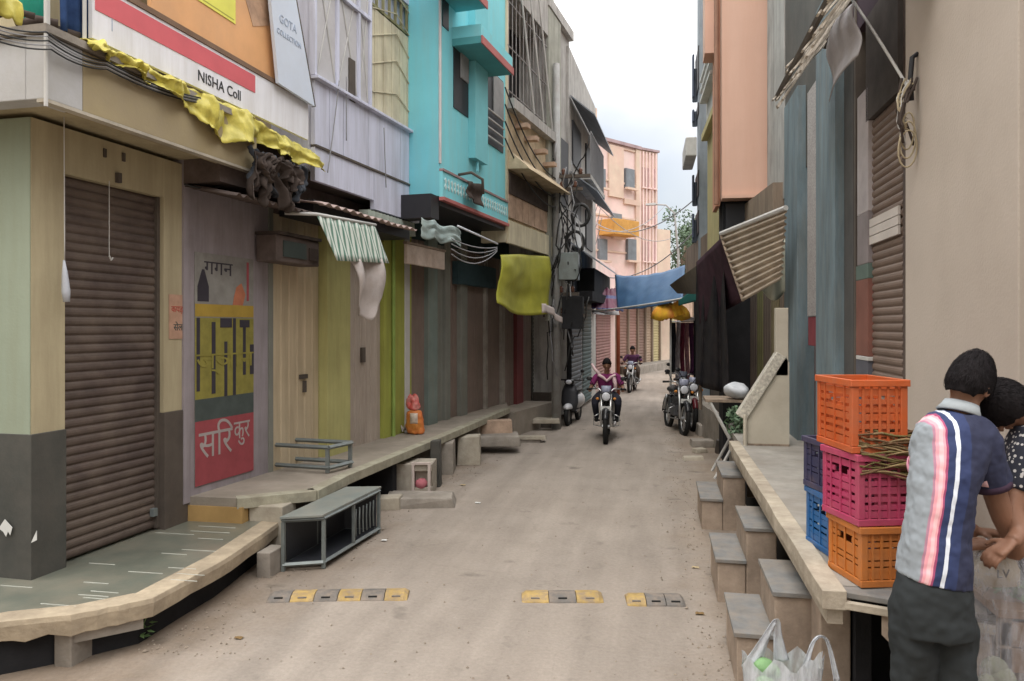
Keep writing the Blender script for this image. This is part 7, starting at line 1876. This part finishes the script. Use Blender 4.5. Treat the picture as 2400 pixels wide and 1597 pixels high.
# greens on the ledge behind the second person
cg = ond(2410, 1395, 3.1)
lf = MB(); rl = random.Random(6)
for k in range(160):
    c = Vector((rl.gauss(0, .05), rl.gauss(0, .05), abs(rl.gauss(0, .03)))); a = Vector((rl.uniform(-1, 1), rl.uniform(-1, 1), rl.uniform(-.3, 1))).normalized()*.03; w_ = a.orthogonal().normalized()*.011
    lf.add([c-a, c+w_, c+a, c-w_], [(0, 1, 2, 3)])
rgv = thing('vegetables', 'heap of leafy green vegetables on a low wooden stall at the right edge', 'vegetables', (cg.x, cg.y, cg.z+.0))
put('leaves', lf, mat('leafy_green', (.09, .16, .05), .6, .3), rgv)
rst = thing('stall', 'low brown wooden stall at the right edge behind the plastic bag', 'stall', (cg.x+.12, cg.y, 0))
put('table_top', MB().box((-.30, -.18, cg.z-.04), (.6, .25, cg.z-.005)), mat('brown_stall_wood', (.20, .13, .085), .85, .25, 5, stretch=(.3, 1, 1)), rst, bevel=.004)
for k in range(2): put('apron_board', MB().box((-.29, -.17, cg.z-.15-.10*k), (.58, -.15, cg.z-.055-.10*k)), mat('brown_stall_wood', (.20, .13, .085)), rst, bevel=.003)
for dx in (-.27, .55):
    for dy in (-.15, .22): put('leg', MB().box((dx-.02, dy-.02, 0), (dx+.02, dy+.02, cg.z-.041)), m_wood, rst)

# ================= riders =================
def rider(label, loc, rz, top, scarf, leg, sc=1.0, hairm=None, yoff=0.0):
    r = thing('person', label, 'person', loc, rz); r.scale = (sc,)*3
    b = MB()
    head_mesh(b, (0, .10, 1.40), Matrix.Rotation(R(6), 3, 'X'), .95)
    b.tube([(0, .14, 1.20), (0, .12, 1.32)], [.055, .05], 10)
    for sx in (-1, 1):
        pts, rad = smoothpath([(sx*.20, .14, 1.18), (sx*.30, .06, .98), (sx*.31, -.14, .97)], [.045, .040, .028]); b.tube(pts, rad, 10)
        hand(b, (sx*.31, -.14, .97), (0, -1, -.15), (0, -.3, -1), .95, 1.3)
    put('body', b, m_skin, r, remesh=.009)
    t_ = MB(); t_.loft([ringpts((0, y, z), rx, ry, 20, None, 2.3) for y, z, rx, ry in ((.22, .80, .17, .13), (.21, .92, .16, .12), (.18, 1.05, .18, .12), (.15, 1.17, .19, .11), (.14, 1.23, .12, .08))])
    for sx in (-1, 1):
        pts, rad = smoothpath([(sx*.12, .15, 1.19), (sx*.21, .13, 1.16), (sx*.29, .07, 1.02)], [.07, .065, .055]); t_.tube(pts, rad, 12)
    put('top', t_, top, r, remesh=.011)
    l_ = MB()
    for sx in (-1, 1):
        pts, rad = smoothpath([(sx*.09, .22, .82), (sx*.19, -.02, .76), (sx*.22, -.14, .68), (sx*.20, .0, .45), (sx*.20, .04, .38)], [.10, .085, .07, .055, .045]); l_.tube(pts, rad, 12)
    put('trousers', l_, leg, r, remesh=.012)
    for sx in (-1, 1): put('shoe', MB().ell((sx*.20, -.02, .355), (.045, .12, .04)), m_rubber, r, smooth=True)
    h = MB(); hair_mesh(h, (0, .105, 1.405), Matrix.Rotation(R(6), 3, 'X'), .98, low=-.03, puff=.014, seed=5); put('hair', h, m_hair, r, smooth=True)
    if scarf:
        s_ = MB(); s_.tube([(sx, .05, z) for sx, z in ((-.17, 1.22), (-.08, 1.17), (0, 1.10), (.08, 1.17), (.17, 1.22))], [(.045, .03)]*5, 10)
        s_.tube([(.13, .06, 1.20), (.16, .03, 1.05), (.17, .02, .90)], [.035, .04, .03], 8); s_.tube([(-.13, .08, 1.22), (-.22, .14, 1.30), (-.30, .22, 1.42)], [.035, .03, .02], 8)
        put('scarf', s_, scarf, r, smooth=True)
    return r
L1 = onz(1417, 1038); sc1 = .88
mc = motorcycle('black motorcycle ridden towards the camera in the middle of the lane', (L1.x, L1.y+.55, 0), R(2), m_bkp, 0, True, sc1)
rider('rider in a magenta top and pale pink scarf on the black motorcycle', (L1.x, L1.y+.55, 0), R(2), mat('magenta_cloth', (.17, .025, .10), .85, .2, 6), mat('pale_pink_scarf', (.62, .45, .46), .85, .15, 8), mat('dark_legging', (.025, .025, .035), .9), sc1)
L2 = onz(1480, 921); sc2 = .86
motorcycle('distant dark motorcycle coming round the bend under the tarps', (L2.x, L2.y+.6, 0), R(-6), m_bkp, 0, True, sc2)
rider('small distant rider in a dark plum shirt beyond the magenta rider', (L2.x, L2.y+.6, 0), R(-6), mat('plum_cloth', (.09, .035, .08), .85, .2, 6), None, mat('brown_trouser', (.08, .06, .05), .9), sc2)
# parked motorcycles on the right
pm = [(1585, 1018, 12, 'nearest parked motorcycle on the right, front wheel turned to the camera'), (1615, 1012, 6, 'parked motorcycle tight against the kerb under the black tarp'), (1592, 985, 4, 'parked motorcycle half hidden behind the nearest one')]
for i, (px, py, a, lb) in enumerate(pm):
    c = onz(px, py); motorcycle(lb, (c.x, c.y+.55+.2*i, 0), R(a), [m_bkp, m_redp, mat('dark_blue_tank', (.02, .03, .08), .25, bump=0)][i], R(4), True, .92, 'motorcycles parked under the black tarp')
# clothes rack behind them
cr_ = onz(1600, 985); cr_.y += 1.6
rk_ = thing('clothes_rack', 'hanging clothes rail with maroon, grey and patterned garments behind the parked motorcycles', 'clothes rack', cr_)
ztop_ = 2.0
put('rail', MB().tube([(-.22, 0, ztop_), (.42, 0, ztop_)], .015, 8), m_chrome, rk_)
for dx in (-.22, .42): put('upright', MB().tube([(dx, 0, 0), (dx, 0, ztop_)], .015, 8), m_chrome, rk_)
gcol = [('charcoal_garment', (.04, .04, .05)), ('pale_garment', (.42, .38, .40)), ('maroon_garment', (.20, .04, .07)), ('dusty_rose_garment', (.36, .18, .2)), ('plum_garment', (.12, .04, .10)), ('navy_garment', (.03, .04, .10))]
for i, (nm, cl_) in enumerate(gcol):
    x0 = -.20+.10*i
    def f(u, v, i=i): return Vector((x0+.095*u+.012*math.sin(v*5+i), -.05+.05*math.sin(u*3.1)+.02*math.sin(v*7+i), ztop_-.02-(1.15+.12*(i % 2))*v))
    put('garment', MB().sheet(f, 8, 14, .006), mat(nm, cl_, .9, .25, 14), rk_, smooth=True)
put('white_box', MB().box((.02, -.2, ztop_+.02), (.38, .1, ztop_+.10)), mat('white_box', (.7, .66, .66), .6), rk_, bevel=.01)
# scooter parked by the poles
sc_ = onz(1336, 998)
def scooter(label, loc, rz, m, s):
    r = thing('scooter', label, 'scooter', loc, rz); r.scale = (s,)*3
    for y in (-.55, .60):
        w_ = put('wheel', MB().tube([(0, y+.19*math.cos(a), .22+.19*math.sin(a)) for a in [k*2*math.pi/24 for k in range(24)]], [(.05, .05)]*24, 8, closed=True), m_rubber, r, smooth=True)
        put('rim', MB().lathe([(.14, -.03), (.14, .03)], (0, y, .22), 16, rot=Matrix.Rotation(R(90), 3, 'Y')), m_eng, w_)
    put('front_shield', MB().loft([[Vector((x*w_, y_+.05*abs(x)*4*w_, z)) for x in (-.2, -.12, 0, .12, .2)]+[Vector((x*w_*.9, y_+.05+.05*abs(x)*4*w_, z)) for x in (.2, .12, 0, -.12, -.2)] for z, w_, y_ in ((.30, .7, -.36), (.5, 1.0, -.38), (.75, .95, -.36), (.92, .6, -.34))]), mat('scooter_dark', (.05, .052, .06), .35, .1), r, smooth=True)
    put('front_fender', MB().ell((0, -.53, .40), (.10, .22, .10), fn=lambda q: Vector((q.x, q.y, max(q.z, -.02)))), m, r, smooth=True)
    hd = put('headlight', MB().ell((0, -.38, .98), (.12, .10, .075)), m_bkp, r, smooth=True); put('lens', MB().ell((0, -.45, .98), (.075, .04, .05)), m_glassl, hd, smooth=True)
    put('handlebar', MB().tube([(-.32, -.24, 1.02), (-.1, -.33, 1.02), (.1, -.33, 1.02), (.32, -.24, 1.02)], .018, 8), m_bkp, r, smooth=True)
    for sx in (-1, 1):
        put('mirror_stalk', MB().tube([(sx*.22, -.28, 1.03), (sx*.28, -.30, 1.2)], .008, 5), m_bkp, r); put('mirror', MB().ell((sx*.29, -.30, 1.23), (.05, .012, .04)), m_bkp, r, smooth=True)
    put('floor_board', MB().box((-.16, -.30, .26), (.16, .12, .32)), m_bkp, r, bevel=.02)
    put('body_panel', MB().ell((0, .42, .50), (.19, .42, .20)), m, r, smooth=True)
    put('seat', MB().ell((0, .38, .74), (.15, .38, .07), fn=lambda q: Vector((q.x, q.y, max(q.z, -.03)))), m_seat, r, smooth=True)
    return r
scooter('white and black scooter parked beside the utility poles', (sc_.x, sc_.y+.5, 0), R(-6), mat('scooter_white', (.6, .6, .62), .3, .05, bump=0), .84)
# clutter near the right kerb, beyond the steps
m_junk = m_conc
for i, (px, py, sz, rz_, lb, mm) in enumerate(((1625, 1078, (.30, .12, .05), 10, 'pale flat stone lying at the edge of the road before the steps', m_conc_l), (1690, 1062, (.16, .16, .2), 0, 'round-topped brown stone at the kerb below the parapet', m_darkbase), (1655, 1045, (.5, .3, .10), 5, 'low grey slab stacked by the right kerb', m_conc), (1668, 1020, (.5, .35, .2), 5, 'rough grey step below the leaning trestle', m_conc), (1640, 1060, (.2, .15, .06), 30, 'small rubble piece near the parked motorcycles', m_conc_l), (1700, 1000, (.4, .4, .38), 0, 'cement block under the trestle at the right kerb', m_conc))):
    block(lb, px, py, sz, rz_, mm, group='loose stones along the right kerb')
# green boxes & white helmet-like bag
cx_ = onz(1690, 985, .0)
tag(put('cabinet', MB().box((cx_.x, cx_.y+1.6, .35), (cx_.x+.5, cx_.y+2.3, 1.45)), mat('olive_cabinet', (.15, .15, .11), .8, .2, 3, (.25, .22, .15), .5, 3), bevel=.01), 'dusty olive cabinet standing behind the trestle on the right', 'cabinet')
tb = ond(1728, 915, 8.6)
tag(put('plastic_bag', MB().ell((tb.x, tb.y, tb.z), (.14, .14, .09), fn=lambda q: q*(1+.25*nz(q, 12)), n=24, k=16), m_poly2 if False else mat('white_bundle', (.5, .52, .55), .5, .15, 8), smooth=True), 'knotted white plastic bundle resting on the trestle', 'bag')
rtb = thing('trestle', 'small folding trestle table with crossed legs behind the cream parapet', 'trestle', (tb.x, tb.y+.1, 0))
zt2 = tb.z-.10
put('top', MB().box((-.35, -.2, zt2-.03), (.25, .3, zt2)), m_wood, rtb)
for sy in (-.18, .28):
    put('leg', MB().tube([(-.3, sy, zt2-.03), (.15, sy, .2)], .018, 6), m_pipe, rtb); put('leg', MB().tube([(.2, sy, zt2-.03), (-.25, sy, .2)], .018, 6), m_pipe, rtb)
lf = MB(); rl = random.Random(12)
for k in range(260):
    c = Vector((rl.gauss(0, .06), rl.gauss(0, .06), rl.uniform(-.30, .05))); a = Vector((rl.uniform(-1, 1), rl.uniform(-1, 1), rl.uniform(-1, 1))).normalized()*.035; w_ = a.orthogonal().normalized()*.015
    lf.add([c-a, c+w_, c+a, c-w_], [(0, 1, 2, 3)])
gp = ond(1728, 965, 8.3)
rgp = thing('hanging_plant', 'scraggly green plant drooping by the head of the cream parapet', 'plant', gp)
put('leaves', lf, mat('dull_leaf_green', (.10, .16, .09), .6, .3, 6), rgp)
put('pot', MB().lathe([(.05, -.12), (.08, 0), (.085, .02)], (0, 0, -.32), 12), m_darkbase, rgp, smooth=True)
